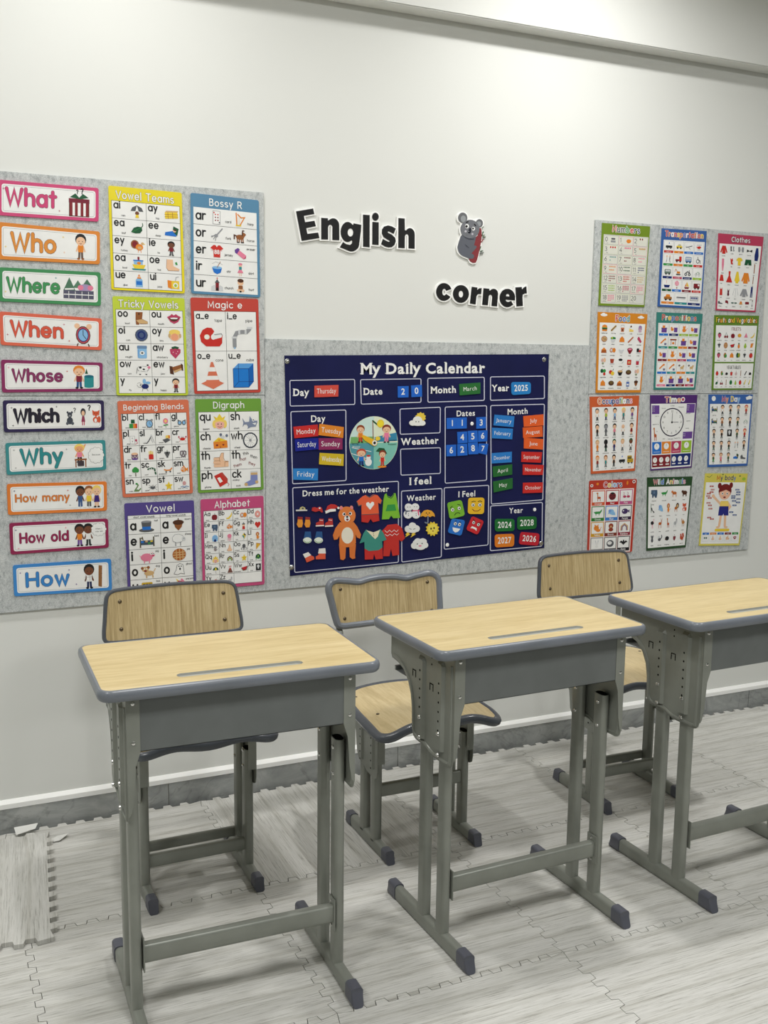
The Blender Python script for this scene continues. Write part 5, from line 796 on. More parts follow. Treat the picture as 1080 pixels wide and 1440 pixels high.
def vt(I, x, y, w, h, it):
    s, word, p = it; I.lay(4); I.text(x+3, y+9.4, s, 9.2, 'k', .27); I.lay(5); I.text(x+w*.33, y+h-3.4, word, 2.3, 'k', .2, 'c')
    I.lay(6)
    if p == 'kid': kid(I, x+w*.56, y+1.5, w*.3, h-2.5, 'R', 'G', 'k', 'S' if s == 'ie' else 's')
    else: pic(I, p, x+w*.5, y+1.8, w*.46, h-3.6)
I = poster([(152.2, 260.8), (255.5, 271), (260, 412.8), (156.7, 407.2)], (232, 214, 30), 'yellow letter poster headed Vowel Teams, top left of its group'); head(I, 'Vowel Teams', 10, 88, 15.5, 9.5, 'w', .23, (120, 112, 30))
grid(I, 3.6, 19, 96.4, 135, 2, 5)
cells(I, 3.6, 19, 96.4, 135, 2, [('ai', 'rain', 'umbrella'), ('ay', 'hay', 'hay'), ('ea', 'leaf', 'leaf'), ('ee', 'sleep', 'sleep'), ('ey', 'turkey', 'turkey'), ('ie', 'tie', 'kid'), ('oa', 'boat', 'boat'), ('oe', 'toe', 'foot'), ('ue', 'glue', 'glue'), ('ui', 'juice', 'juice')], 9, vt); finish(I)
I = poster([(158, 416.4), (259.4, 419.4), (264.7, 556), (164, 556)], (196, 212, 62), 'lime green letter poster headed Tricky Vowels'); head(I, 'Tricky Vowels', 8, 90, 14.5, 9.5, 'w', .23, (96, 112, 40))
grid(I, 3.6, 18, 96.4, 135, 2, 5)
cells(I, 3.6, 18, 96.4, 135, 2, [('oo', 'boot', 'boot'), ('ou', 'mouth', 'mouth'), ('oi', 'coin', 'coin'), ('oy', 'boy', 'boyface'), ('au', 'caught', 'jar'), ('aw', 'strawberry', 'strawberry'), ('ow', 'cow', 'cow'), ('ew', 'pew', 'pew'), ('y', 'fly', 'fly'), ('y', 'happy', 'kid')], 9, vt); finish(I)
I = poster([(268, 271), (363.9, 281.7), (366, 418.4), (269, 412.5)], (86, 136, 170), 'steel blue letter poster headed Bossy R'); head(I, 'Bossy R', 27, 74, 14.5, 9)
I.lay(1); I.rect(3.8, 18.5, 96.2, 134.5, 'w'); I.lay(2)
for k in range(1, 5): I.line([(3.8, 18.5+23.2*k), (96.2, 18.5+23.2*k)], .5, 'k', cap=False)
for k, (s, w1, p1, w2, p2) in enumerate([('ar', 'card', 'card', 'harp', 'harp'), ('or', 'fork', 'fork', 'horse', 'horse'), ('er', 'jersey', 'jersey', 'eraser', 'eraser'), ('ir', 'stir', 'stir', 'skirt', 'skirt'), ('ur', 'church', 'church', 'hurt', 'hurt')]):
    y = 18.5+23.2*k; I.lay(4); I.text(7.5, y+16, s, 11.5, 'k', .27); I.lay(5); I.text(54, y+17.6, w1, 3.2, 'k', .2, 'c')
    I.text(87, y+(7 if k == 2 else 18), w2, 3.2, 'k', .2, 'c'); I.lay(6); pic(I, p1, 27, y+1.6, 20, 20); pic(I, p2, 61, y+1.6, 20, 20)
finish(I)
I = poster([(267.8, 418.3), (363, 420.4), (366.6, 551.7), (273.5, 553.8)], (196, 70, 58), 'red letter poster headed Magic e'); head(I, 'Magic e', 25, 75, 14, 9)
grid(I, 4, 19, 96, 134, 2, 2, lw=.5)
for (x, y, s, w, p) in ((4, 19, 'a_e', 'tape', 'tape'), (50, 19, 'i_e', 'pipe', 'pipe'), (4, 76.5, 'o_e', 'cone', 'cone'), (50, 76.5, 'u_e', 'cube', 'cube')):
    I.lay(4); I.text(x+3, y+10.5, s, 8.6, 'k', .26); I.text(x+35, y+15, w, 4, 'k', .18, 'c'); I.lay(6); pic(I, p, x+5, y+(20 if p in ('tape', 'pipe') else 14), 37, 34 if p in ('tape', 'pipe') else 42)
finish(I)
I = poster([(165, 564), (265, 562), (271.3, 693.5), (172.8, 699.6)], (216, 116, 84), 'coral orange letter poster headed Beginning Blends'); head(I, 'Beginning Blends', 8, 92, 13, 7.2)
grid(I, 4, 18.5, 96, 133, 4, 5)
def bb(I, x, y, w, h, it):
    s, word, p = it; I.lay(4); I.text(x+1.6, y+9, s, 8.4, 'k', .26); I.lay(5); I.text(x+w*.34, y+h-2.4, word, 1.6, 'k', .22, 'c'); I.lay(6); pic(I, p, x+w*.4, y+h*.3, w*.56, h*.64)
cells(I, 4, 18.5, 96, 133, 4, [('bl', 'block', 'block'), ('cl', 'clock', 'clock'), ('fl', 'flower', 'flower'), ('gl', 'glasses', 'glasses'), ('pl', 'plug', 'plug'), ('sl', 'slide', 'slide'), ('br', 'bread', 'bread'), ('cr', 'crab', 'crab'), ('dr', 'drum', 'drum'), ('fr', 'fries', 'fries'), ('gr', 'grapes', 'grapes'), ('pr', 'pretzel', 'pretzel'), ('tr', 'tree', 'tree'), ('sc', 'scarf', 'scarf'), ('sk', 'skateboard', 'skate'), ('sm', 'small', 'fish'), ('sn', 'snake', 'snake'), ('sp', 'spider', 'spider'), ('st', 'star', 'star'), ('sw', 'swim', 'swim')], 8, bb); finish(I)
I = poster([(274.3, 561.3), (367, 560.3), (370.7, 688.4), (278.7, 693.3)], (112, 160, 62), 'green letter poster headed Digraph'); head(I, 'Digraph', 27, 73, 13.5, 9)
grid(I, 4, 19, 96, 134, 2, 4)
for k, (s, w, p) in enumerate([('qu', 'queen', 'queen'), ('sh', 'shark', 'shark'), ('ch', 'cheese', 'cheese'), ('wh', 'wheel', 'wheel'), ('th', 'thumb', 'thumb'), ('th', '', None), ('ph', 'phone', 'phone'), ('ck', 'sock', 'sock')]):
    x = 4+46*(k % 2); y = 19+28.75*(k//2); I.lay(4); I.text(x+2.6, y+12, s, 11, 'k', .25)
    if p is None:
        for tx, ty, t, c, a in ((x+20, y+8, 'this', 'k', -.2), (x+14, y+16.5, 'that', 'R', -.12), (x+30, y+11, 'then', 'k', .3), (x+5, y+26, 'them', 'R', -.25), (x+27, y+21.5, 'they', 'R', .3)): I.text(tx, ty, t, 4.2, c, .2, rot=a)
    else:
        I.text(x+11, y+26, w, 2.6, 'k', .22, 'c'); I.lay(6); pic(I, p, x+19, y+2, 25, 25)
        if s == 'ck': I.lay(5); I.text(x+2.5, y+17, '(ending)', 2.2, 'k', .2)
finish(I)
I = poster([(174.7, 708), (272.7, 703.5), (276.3, 833.5), (180.3, 841.5)], (84, 70, 140), 'purple letter poster headed Vowel, half hidden by the left chair'); head(I, 'Vowel', 31, 71, 14, 9.5)
grid(I, 4, 18, 96, 134, 2, 1); I.lay(2)
I.line([(4, 23), (96, 23)], .4, 'k')
for k in range(1, 5): I.line([(4, 23+22.2*k), (96, 23+22.2*k)], .5, 'k', cap=False)
I.lay(4); I.text(27, 21.8, 'short vowel sounds', 2.5, 'k', .22, 'c'); I.text(73, 21.8, 'long vowel sounds', 2.5, 'k', .22, 'c')
for k, (s, w1, p1, w2, p2) in enumerate([('a', 'hat', 'hat', 'acorn', 'acorn'), ('e', 'bed', 'bed', 'sheep', 'sheep'), ('i', 'pig', 'pig', 'pie', 'pie'), ('o', 'dog', 'dog', 'ghost', 'ghost'), ('u', 'bus', 'bus', 'unicorn', 'unicorn')]):
    y = 23+22.2*k
    for x, w, p in ((4, w1, p1), (50, w2, p2)): I.lay(4); I.text(x+3.6, y+15.5, s, 12, 'k', .3); I.text(x+40, y+5, w, 2.6, 'k', .22, 'c'); I.lay(6); pic(I, p, x+14, y+1.6, 24, 19.4)
finish(I)
I = poster([(282, 702.5), (370.5, 697.2), (372, 821.8), (285.5, 829)], (196, 76, 124), 'pink letter poster headed Alphabet'); head(I, 'Alphabet', 22, 77, 14, 9.5)
I.lay(1); I.rect(4, 18, 96, 133, 'w'); I.lay(2)
al = [('Aa', 'apple', 'apple'), ('Bb', 'banana', 'banana'), ('Cc', 'cookie', 'cookie'), ('Dd', 'donut', 'donut'), ('Ee', 'elephant', 'elephant'), ('Ff', 'fish', 'fish'), ('Gg', 'girl', 'gnome'), ('Hh', 'heart', 'heart'), ('Ii', 'igloo', 'igloo'), ('Jj', 'jellyfish', 'jelly'), ('Kk', 'kite', 'kite'), ('Ll', 'lion', 'lion'),
      ('Mm', 'monkey', 'monkey'), ('Nn', 'nose', 'nose'), ('Oo', 'octopus', 'octopus'), ('Pp', 'pizza', 'pizza'), ('Qq', 'queen', 'queen'), ('Rr', 'rainbow', 'rainbow'), ('Ss', 'star', 'star'), ('Tt', 'turtle', 'turtle'), ('Uu', 'umbrella', 'umb2'), ('Vv', 'volcano', 'volcano'), ('Ww', 'watermelon', 'melon'), ('Xx', 'xray', 'xray'), ('Yy', 'yoyo', 'yoyo'), ('Zz', 'zebra', 'zebra')]
ch = 115/7
for k in range(7): I.line([(4, 18+ch*k), (96, 18+ch*k)], .4, 'k', cap=False)
for k in range(0, 5): I.line([(4+23*k, 18), (4+23*k, 133 if k < 3 else 18+ch*6)], .4, 'k', cap=False)
I.box(4, 18, 96, 133, .4, 'k')
for i, (s, w, p) in enumerate(al):
    x = 4+23*(i % 4); y = 18+ch*(i//4); I.lay(4); I.text(x+1.2, y+7.4, s, 6, 'k', .24); I.text(x+6, y+ch-1.6, w, 1.5, 'k', .24, 'c'); I.lay(6); pic(I, p, x+11.5, y+ch*.2, 11, ch*.74)
finish(I)

# right-hand vocabulary posters
RG = 'picture vocabulary posters on the right felt board'
MULTI = ['r', 'b', 'B', 't', 'n', 'o', 'P']
def rhead(I, txt, x0, x1, base, h, cs=None, oc='w', w=.2):
    k = h/1.45; tot = (sum(GL[ch][0]+.4 for ch in txt)-.4)*k; sx = (x1-x0)/tot
    I.lay(4); I.text(x0, base, txt, h, oc, w+.26, sp=.4, sx=sx); I.lay(6); I.text(x0, base, txt, h, cs or MULTI, w+.04, sp=.4, sx=sx)
RS = dict(W=100, H=148, r=0, group=RG)
I = poster([(847, 313.3), (914.4, 318.5), (906.3, 431.8), (841.7, 429.5)], (116, 142, 40), 'olive green poster headed Numbers', **RS); rhead(I, 'Numbers', 22, 78, 14, 10, ['r', 'G', 'G', 'n', 'r', 'B', 'B'])
I.lay(1); I.rect(4, 20, 98, 144, (226, 226, 214))
for i in range(21):
    x = 6+30.6*(i % 3); y = 21.5+17.4*(i//3); I.lay(2); I.box(x, y, x+29, y+15.6, .5, ['g', 'p', (160, 150, 170), (190, 200, 160)][i % 4]); I.lay(3); I.text(x+2, y+10.5, str(i), 7.6, 'G', .17); I.text(x+6, y+14, ['zero', 'one', 'two', 'three', 'four', 'five', 'six', 'seven', 'eight', 'nine', 'ten', 'eleven', 'twelve', 'thirteen', 'fourteen', 'fifteen', 'sixteen', 'seventeen', 'eighteen', 'nineteen', 'twenty'][i], 1.3, 'G', .2, 'c')
    cl = ['G', 'o', 'R', 'r', 'p', 'T', 't', 'R', 'p', 'o', 'N', 'B', 'R', 'r', 'T', 'l', 'q', 'p', 'p', 'g', 'z'][i]; per = 5 if i > 4 else (4 if i > 3 else 3)
    if i == 1: I.ell(x+20, y+8, 5, 3.6, 'o')
    elif i == 0: I.rect(x+14, y+4, x+22, y+7, 'G'); I.rect(x+13, y+8.4, x+23, y+12, 'g')
    else:
        rws = (i+per-1)//per; ph = 12/max(rws, 2)
        for j in range(i): I.ell(x+13.5+(14/per)*(j % per), y+3.2+ph*(j//per), 1.5 if i < 6 else 1.05, 1.8 if i < 6 else 1.2, cl, 7)
finish(I)
def pgrid(I, items, x0, y0, x1, y1, cols, lab=True, capc=None, hh=.66, inset=.14, tw=1.9, boxes=None):
    rows = (len(items)+cols-1)//cols; cw, ch = (x1-x0)/cols, (y1-y0)/rows
    for i, (w, p) in enumerate(items):
        x = x0+cw*(i % cols); y = y0+ch*(i//cols)
        if boxes: I.lay(2); I.box(x+1, y+1, x+cw-1, y+ch-1.4, .3, 'g'); I.lay(3); I.rect(x+1, y+ch*.77, x+cw-1, y+ch-1.2, boxes[i % len(boxes)]); I.lay(4); I.text(x+cw/2, y+ch-2.4, w, tw, 'w', .2, 'c')
        elif lab: I.lay(4); I.text(x+cw/2, y+ch-1.6, w, tw, (70, 66, 60), .22, 'c')
        I.lay(6)
        if isinstance(p, tuple): kid(I, x+cw*.2, y+ch*.02, cw*.6, ch*.82, *p)
        else: pic(I, p, x+cw*inset, y+ch*.06, cw*(1-2*inset), ch*hh)
I = poster([(931, 321), (994, 325), (986.5, 434.6), (925, 431)], (58, 98, 164), 'blue poster headed Transportation', **RS); rhead(I, 'Transportation', 8, 92, 14, 9.6, ['r', 'o', 'w', 'r', 'y', 'o', 'b', 'w', 'r'], (226, 200, 200))
I.lay(1); I.rect(5, 21, 97, 144, 'w')
bx = ['r', 'o', 'b', 'b', 'n', 'o', 'n', 'r', 'B', 'q', 'B', 'l', 'N', 'b', 'R', 'r', 'o', 't', 'B']
pgrid(I, list(zip(['police car', 'taxi', 'airplane', 'helicopter', 'walking', 'truck', 'bus', 'stroller', 'van', 'excavator', 'motorcycle', 'bicycle', 'ship', 'balloon', 'sailboat', 'fire engine'], ['police', 'car', 'plane', 'heli', 'walk', 'truck', 'bus2', 'wheelch', 'van', 'digger', 'motor', 'bike', 'ship', 'balloon', 'sail', 'fire'])), 6, 22, 96, 119, 4, boxes=bx)
pgrid(I, [('jeep', 'jeep'), ('train', 'train'), ('subway', 'tram')], 6, 119, 96, 143, 3, boxes=['o', 't', 'B']); finish(I)
I = poster([(1010.5, 328), (1074, 333), (1062.4, 439), (1006.7, 436.4)], (186, 62, 92), 'crimson poster headed Clothes', **RS); rhead(I, 'Clothes', 29, 70, 14, 9, ['w', (250, 214, 226), 'w', 'w', (250, 214, 226)], (60, 24, 40), .2)
I.lay(1); I.rect(3, 19, 97, 145, 'w')
for (w, p, x, y, ww, hh) in [('hoodie', 'hoodie', 4, 21, 18, 18), ('socks', 'socks2', 26, 22, 12, 12), ('gloves', 'gloves', 43, 22, 17, 12), ('bow tie', 'bow', 64, 24, 14, 11), ('coat', 'coat', 82, 22, 12, 27), ('tights', 'tights', 6, 46, 12, 26), ('bib', 'bib', 26, 44, 12, 15), ('t-shirt', 'tee', 41, 42, 17, 18), ('shorts', 'shorts', 61, 44, 18, 15), ('belt', 'belt', 82, 54, 8, 19), ('skirt', 'skirt2', 4, 77, 13, 15), ('dress', 'dress', 20, 70, 17, 24), ('raincoat', 'rain', 39, 69, 16, 25), ('jacket', 'jacket', 57, 69, 21, 25), ('tie', 'belt', 82, 78, 7, 16), ('vest', 'cami', 5, 101, 11, 18), ('swimsuit', 'swimsuit', 23, 104, 10, 16), ('shirt', 'shirt', 38, 101, 15, 20), ('sweater', 'sweater', 56, 102, 21, 19), ('jeans', 'jeans', 80, 98, 9, 23), ('shoes', 'shoes', 3, 126, 13, 10), ('cap', 'cap', 20, 126, 11, 11), ('glasses', 'sung', 35, 128, 17, 8), ('hat', 'hat2', 55, 126, 11, 10), ('purse', 'purse', 70, 126, 12, 9), ('watch', 'watch', 86, 124, 6, 14)]:
    I.lay(4); I.text(x+ww/2, y+hh+4, w, 1.8, (70, 66, 60), .22, 'c'); I.lay(6); pic(I, p, x, y, ww, hh)
finish(I)
I = poster([(841, 438.5), (910.7, 441.7), (901.2, 552), (837.8, 552.4)], (216, 138, 40), 'amber poster headed Food, with cloud corners', **RS); rhead(I, 'Food', 36, 63, 15, 10, ['r', 'B', 'b', 't'])
I.lay(2); I.ell(12, 5, 7, 2.6, 'w'); I.ell(11, 3.6, 3.4, 2.4, 'w'); I.ell(87, 7, 7, 2.2, 'w'); I.ell(87, 5.6, 3.4, 2.2, 'w')
I.lay(1); I.rect(4, 19, 97, 143, 'w')
pgrid(I, list(zip(['hamburger', 'hot dog', 'popcorn', 'cake', 'ice cream', 'pizza', 'salad', 'cheese', 'bacon', 'sausage', 'sandwich', 'porridge', 'rice', 'soup', 'sushi', 'egg', 'tea', 'coffee', 'jam', 'juice', 'vegetables', 'fruits', 'noodles', 'steak', 'sugar', 'dumpling', 'chocolate', 'bread', 'milk', 'honey'], ['burger', 'hotdog', 'bucket', 'cake', 'icec', 'pizza2', 'salad', 'dump', 'sausage', 'bacon', 'sandwich', 'cookie', 'bowl', 'soup', 'sushi', 'egg', 'tea', 'coffee', 'jam', 'cup', 'veg', 'fruit', 'noodle', 'choc', 'egg', 'dump', 'choc', 'sandwich', 'milk', 'acorn'])), 5, 20, 96, 142, 5, hh=.7); finish(I)
I = poster([(923.9, 439), (988.4, 441.3), (977.7, 547.7), (919.4, 548)], (58, 130, 122), 'teal poster headed Prepositions', **RS); rhead(I, 'Prepositions', 12, 86, 14, 9.6, ['r', 'w', 'y', 'b', 'r', 'n', 'w'], (200, 190, 180))
I.lay(1); I.rect(4, 20, 96, 144, 'w'); I.lay(2)
pgrid(I, list(zip(['in', 'behind', 'between', 'around', 'above', 'under', 'on', 'below', 'by', 'beside', 'beside', 'in front of', 'up', 'down', 'left', 'right', 'across', 'inside', 'outside', 'against'], ['catbox', 'catside', 'cat', 'catside', 'catleap', 'table', 'catbox', 'catside', 'catside', 'cat', 'catside', 'catside', 'catleap', 'catleap', 'catfan', 'catfan', 'cat', 'catbox', 'catbox', 'catside'])), 5, 21, 95, 143, 4, boxes=['b', 'B', 'l', 'l', 't', 'n', 'o', 'R', 'R', 'o', 'q', 'b', 'b', 't', 'o', 't', 'p', 'B', 'R', 'q']); finish(I)
I = poster([(1005, 443), (1067.7, 444), (1058, 548), (1001, 548.4)], (100, 136, 46), 'green poster headed Fruits and Vegetables', **RS); rhead(I, 'Fruits and Vegetables', 4, 95, 14, 9, ['y', 'w', (250, 170, 90)], (56, 78, 26), .18)
I.lay(1); I.rect(4, 20, 97, 92, 'w'); I.rect(4, 95, 97, 145, 'w'); I.lay(4); I.text(50, 30, 'FRUITS', 6, 'R', .16, 'c', sx=.8); I.text(50, 106, 'VEGETABLES', 6, 'k', .16, 'c', sx=.7)
pgrid(I, list(zip(['strawberry', 'cherry', 'apple', 'lemon', 'peach', 'banana', 'grape', 'orange', 'watermelon', 'pineapple', 'pear', 'mango', 'lychee', 'kiwi', 'fig', 'avocado', 'blueberry', 'plum'], ['strawberry', 'cherry', 'apple', 'lemon', 'peach', 'banana', 'grapes', 'pie', 'melon', 'pine', 'pear', 'mango', 'strawberry', 'kiwi', 'dump', 'avo', 'grapes', 'tom'])), 5, 32, 96, 91, 6, tw=1.6)
pgrid(I, list(zip(['onion', 'yam', 'mushroom', 'pepper', 'garlic', 'leek', 'eggplant', 'bean'], ['tom', 'kiwi', 'hog', 'pepper', 'garlic', 'belt', 'eggp', 'hog'])), 5, 108, 96, 125, 8, tw=1.4)
pgrid(I, list(zip(['beans', 'radish', 'celery', 'cabbage', 'lettuce', 'beet', 'garlic', 'corn'], ['leaf', 'cherry', 'belt', 'cabb', 'pear', 'tom', 'corn', 'corn'])), 5, 126, 96, 144, 8, tw=1.4); finish(I)
I = poster([(829.5, 558), (899, 556.3), (893, 662), (831.3, 666.5)], (206, 96, 52), 'burnt orange poster headed Occupations', **RS); rhead(I, 'Occupations', 16, 85, 14, 10.5, ['o', 'B', 'P', 'b', 'B', 'P', 't', 'l', 'w', 'B', 'p'])
I.lay(1); I.rect(4, 20, 97, 143, 'w')
oc = [('doctor', ('w', 'k', 'G', 's')), ('artist', ('l', 'B', 'M', 's')), ('engineer', ('c', 'B', 'k', 's')), ('farmer', ('t', 'G', 'h', 's')), ('salesman', ('P', 'g', 'k', 's')), ('fireman', ('k', 'k', 'k', 's')), ('astronaut', ('G', 'G', 'G', 'g')), ('painter', ('p', 'G', 'k', 's')), ('cook', ('w', 'k', 'w', 's')), ('waitress', ('R', 'R', 'M', 's', 'k', True)), ('clown', ('o', 'o', 'T', 's')), ('cameraman', ('k', 'N', 'k', 'k')), ('mechanic', ('B', 'B', 'N', 's')), ('nurse', ('w', 'G', 'T', 's')), ('player', ('w', 'k', 'N', 'S')), ('reader', ('R', 'G', 'o', 's')), ('vet', ('t', 'G', 'm', 's')), ('policeman', ('k', 'k', 'k', 's')), ('pilot', 'police'), ('driver', 'bus')]
pgrid(I, oc, 5, 21, 96, 142, 5, inset=.08, tw=1.9); finish(I)
I = poster([(914.6, 555.7), (981, 555.2), (972.7, 657.5), (915, 661.8)], (80, 40, 112), 'purple poster headed Time, with a large clock face', **RS); rhead(I, 'Time', 31, 64, 14, 10, ['r', 'y', 'w', 'o'])
I.lay(4); I.ell(69, 9, 4.4, 5, 'w'); I.ell(69, 9, 2.6, 3, 'q'); I.lay(1); I.rect(1.5, 17, 97, 145, 'w'); I.lay(2); I.rect(3, 20, 19, 37, 'P'); I.rect(78, 18, 96, 36, 'P'); I.rect(73, 74, 95, 88, 'P')
I.lay(3)
for x, y in ((4, 24), (4, 28), (4, 32), (79, 23), (79, 27), (79, 31), (74, 79), (74, 83)): I.text(x, y, 'it is', 2.2, 'w', .2)
I.ell(47, 54, 26.5, 28.5, (52, 44, 66), 32); I.ell(47, 54, 24.3, 26.3, 'w', 32); I.lay(4)
for k in range(12): a = math.radians(30*k); I.text(47+20*math.sin(a), 54-21.5*math.cos(a)+1.8, str(k or 12), 4, 'k', .18, 'c')
I.lay(5); I.line([(47, 54), (47.5, 36)], .9, 'k'); I.line([(47, 54), (61, 54)], .9, 'k'); I.ell(47, 54, 1.9, 2.1, 'k')
for x, y, t in ((47, 22, "o'clock"), (66, 25, 'five past'), (82, 38, 'ten past'), (84, 53, 'quarter'), (82, 68, 'twenty'), (60, 87, 'twenty five'), (45, 88, 'half past'), (30, 87, 'past'), (14, 72, 'to'), (11, 58, 'quarter to'), (14, 42, 'ten to'), (28, 27, 'five to')): I.text(x, y, t, 2, 'G', .2, 'c')
pic(I, 'giraffe', 2, 62, 15, 28); I.lay(2); xs = (3, 25, 47, 71, 95)
for k, c in enumerate(['b', 'o', 'q', 'l']): I.rect(xs[k]+.5, 92, xs[k+1]-.5, 116, c); I.ell((xs[k]+xs[k+1])/2, 101, 6, 6.4, 'w', 16); I.line([((xs[k]+xs[k+1])/2, 101), ((xs[k]+xs[k+1])/2, 97)], .6, 'k'); I.line([(xs[k]+4, 112), (xs[k+1]-4, 112)], .7, 'w')
I.rect(3, 118, 47, 142, 'R'); I.rect(48, 118, 95, 142, 'B')
for k in range(6): x = 10+14.6*k+(1 if k > 2 else 0); I.ell(x, 128, 5, 5.6, 'w', 14); I.line([(x, 128), (x+2, 125)], .6, 'k'); I.rect(x-4, 136, x+4, 138.4, 'w')
finish(I)
I = poster([(996.8, 554.8), (1058.7, 554.8), (1051, 655), (995.2, 657)], (56, 100, 172), 'blue poster headed My Day', **RS); rhead(I, 'My Day', 30, 70, 14, 10, ['r', 'o', 'p', 'y', 'w', 'c'], (180, 190, 220)); I.lay(3); I.ell(11, 8, 4.6, 5.2, 'w'); I.poly([(84, 6), (92, 2), (99, 4), (98, 9), (86, 11)], 'w')
I.lay(1); I.rect(3, 19, 97, 143, 'w')
md = [('get up', 'bed'), ('dress', ('w', 'k', 'k', 's')), ('wash', ('k', 'G', 'k', 's')), ('comb', ('g', 'k', 'k', 's')), ('drink', ('r', 'R', 'r', 's')), ('sleep', 'bed'), ('breakfast', ('m', 'k', 'k', 's')), ('walk', ('k', 'k', 'k', 's')), ('study', ('N', 'k', 'k', 's')), ('ride', 'bike'), ('read', ('G', 'G', 'k', 's')), ('talk', ('k', 'k', 'k', 's')), ('open', 'xray'), ('play', ('N', 'k', 'k', 's')), ('dance', ('r', 'R', 'r', 's')), ('lunch', ('G', 'N', 'k', 's')), ('paint', ('G', 'k', 'k', 's')), ('teach', ('k', 'N', 'k', 's')), ('draw', 'walk'), ('sing', ('k', 'k', 'M', 's')), ('run', ('N', 'n', 'k', 's')), ('jump', ('p', 'r', 'm', 's')), ('music', ('N', 'G', 'k', 's')), ('slide', 'sleep'), ('rest', 'shoes')]
pgrid(I, md, 4, 20, 96, 142, 5, inset=.1, tw=1.9); finish(I)
RS2 = dict(RS, H=146)
I = poster([(829, 676), (895.7, 673.5), (888.8, 776), (825.9, 780)], (186, 58, 40), 'red poster headed Colors, its foot hidden by the right chair', W=100, H=146, r=3, group=RG); rhead(I, 'Colors', 30, 68, 14, 10, ['q', 'y', 'g', 'c', 'P', 'B'])
I.lay(2); I.ell(17, 7, 2.6, 2.6, 'o'); I.ell(80, 7, 2, 4, 'o'); I.ell(5, 10, 3, 3, 'w'); I.ell(5, 10, 1.6, 1.6, 'R'); I.ell(94, 5, 3.4, 3.4, 'w'); I.ell(94, 5, 2, 2, 'R'); I.lay(1); I.rect(4, 18, 95, 145, (244, 226, 222))
for i, (w, p, c) in enumerate([('Orange', 'giraffe', (214, 92, 52)), ('Red', 'ladybug', (186, 30, 40)), ('Pink', 'flam', (196, 90, 140)), ('Green', 'croc', (46, 128, 50)), ('Blue', 'eleph2', (60, 128, 206)), ('Purple', 'fish2', (50, 26, 62)), ('Yellow', 'ycat', (214, 160, 40)), ('Brown', 'bear2', (130, 52, 34)), ('Rainbow', 'rainb2', (150, 40, 60)), ('White', 'bunny', (140, 140, 140)), ('Gray', 'hedge', (96, 96, 96)), ('Black', 'bat', (26, 24, 26))]):
    x = 6+29.6*(i % 3); y = 20+31*(i//3); I.lay(2); I.rect(x, y, x+27.6, y+29.4, c); I.lay(3); I.rect(x+1.6, y+1.6, x+26, y+23, 'w'); I.lay(5); I.text(x+13.8, y+27.8, w, 3.4, 'w', .22, 'c'); I.lay(6); pic(I, p, x+3.6, y+3, 20, 18.4)
finish(I)
I = poster([(910.3, 671.5), (974, 670), (964.3, 769.6), (909.2, 774.6)], (40, 74, 40), 'dark green poster headed Wild Animals', **RS); rhead(I, 'Wild Animals', 14, 84, 14, 9.4, ['r', 'w', 'n', 'b', 'p', 'w', 'y'], 'z')
I.lay(1); I.rect(3, 19, 97, 143, 'w'); an = [('elephant', 'elephant'), ('crocodile', 'croc'), ('leopard', 'tiger'), ('bear', 'bear'), ('panda', 'panda'), ('hippo', 'eleph2'), ('monkey', 'lion'), ('lion', 'lion2'), ('fox', 'fox'), ('ostrich', 'ostrich'), ('deer', 'deer'), ('giraffe', 'giraffe'), ('zebra', 'zebra'), ('camel', 'camel'), ('koala', 'koala'), ('raccoon', 'racc'), ('hedgehog', 'hog'), ('owl', 'owl'), ('squirrel', 'squirrel')]
pgrid(I, an[:4], 4, 21, 96, 50, 4); pgrid(I, an[4:9], 4, 50, 96, 81, 5); pgrid(I, an[9:14], 4, 81, 96, 113, 5); pgrid(I, an[14:], 4, 113, 96, 141, 5); finish(I)
I = poster([(992, 665.7), (1051.6, 666), (1039.8, 766.8), (983, 767.5)], (216, 204, 90), 'pale yellow poster headed My body, with a girl in blue shorts', **RS); I.lay(4); k = 9/1.45; I.text(28, 13, 'My body', 9, ['r', 'B', 'r', 'B', 'P', 'B', 'b'], .2, sx=.95)
I.lay(2); I.line([(4, 6), (10, 8), (16, 3)], .8, 'N'); I.ell(92, 11, 4.4, 3.2, 'l'); I.ell(41, 2, 1.6, 1.2, 'N'); I.ell(82, 5, 1.8, 1.2, 'N'); I.lay(1); I.rect(3, 18, 97, 144, 'w')
I.lay(3); I.line([(46, 84), (44, 108)], 5.5, 's'); I.line([(56, 84), (58, 108)], 5.5, 's'); I.ell(41, 110, 4.6, 2, 's'); I.ell(61, 110, 4.6, 2, 's'); I.line([(42, 62), (32, 54), (24, 47)], 5, 's'); I.ell(23, 46, 3.6, 3.6, 's'); I.line([(60, 60), (66, 68), (60, 76)], 5, 's')
I.poly([(42, 56), (60, 56), (63, 70), (40, 70)], 'h'); I.poly([(40, 67), (62, 67), (64, 86), (53, 86), (52, 82), (50, 86), (39, 86)], (40, 44, 130)); I.lay(4); I.ell(36, 25, 4.4, 6, (120, 30, 30)); I.ell(63, 24, 4.4, 6, (120, 30, 30)); I.ell(50, 36, 15.5, 15, (120, 30, 30)); I.ell(50, 41, 13.4, 12.4, (244, 190, 160)); I.poly([(37, 38), (40, 28), (50, 25), (60, 28), (63, 38), (52, 33), (44, 36)], (120, 30, 30))
I.lay(5); I.ell(44.5, 41, 2.4, 2.8, 'w'); I.ell(55.5, 41, 2.4, 2.8, 'w'); I.ell(44.5, 41, 1.3, 1.6, 'k'); I.ell(55.5, 41, 1.3, 1.6, 'k'); I.ell(50, 48.6, 3, 1.8, 'R')
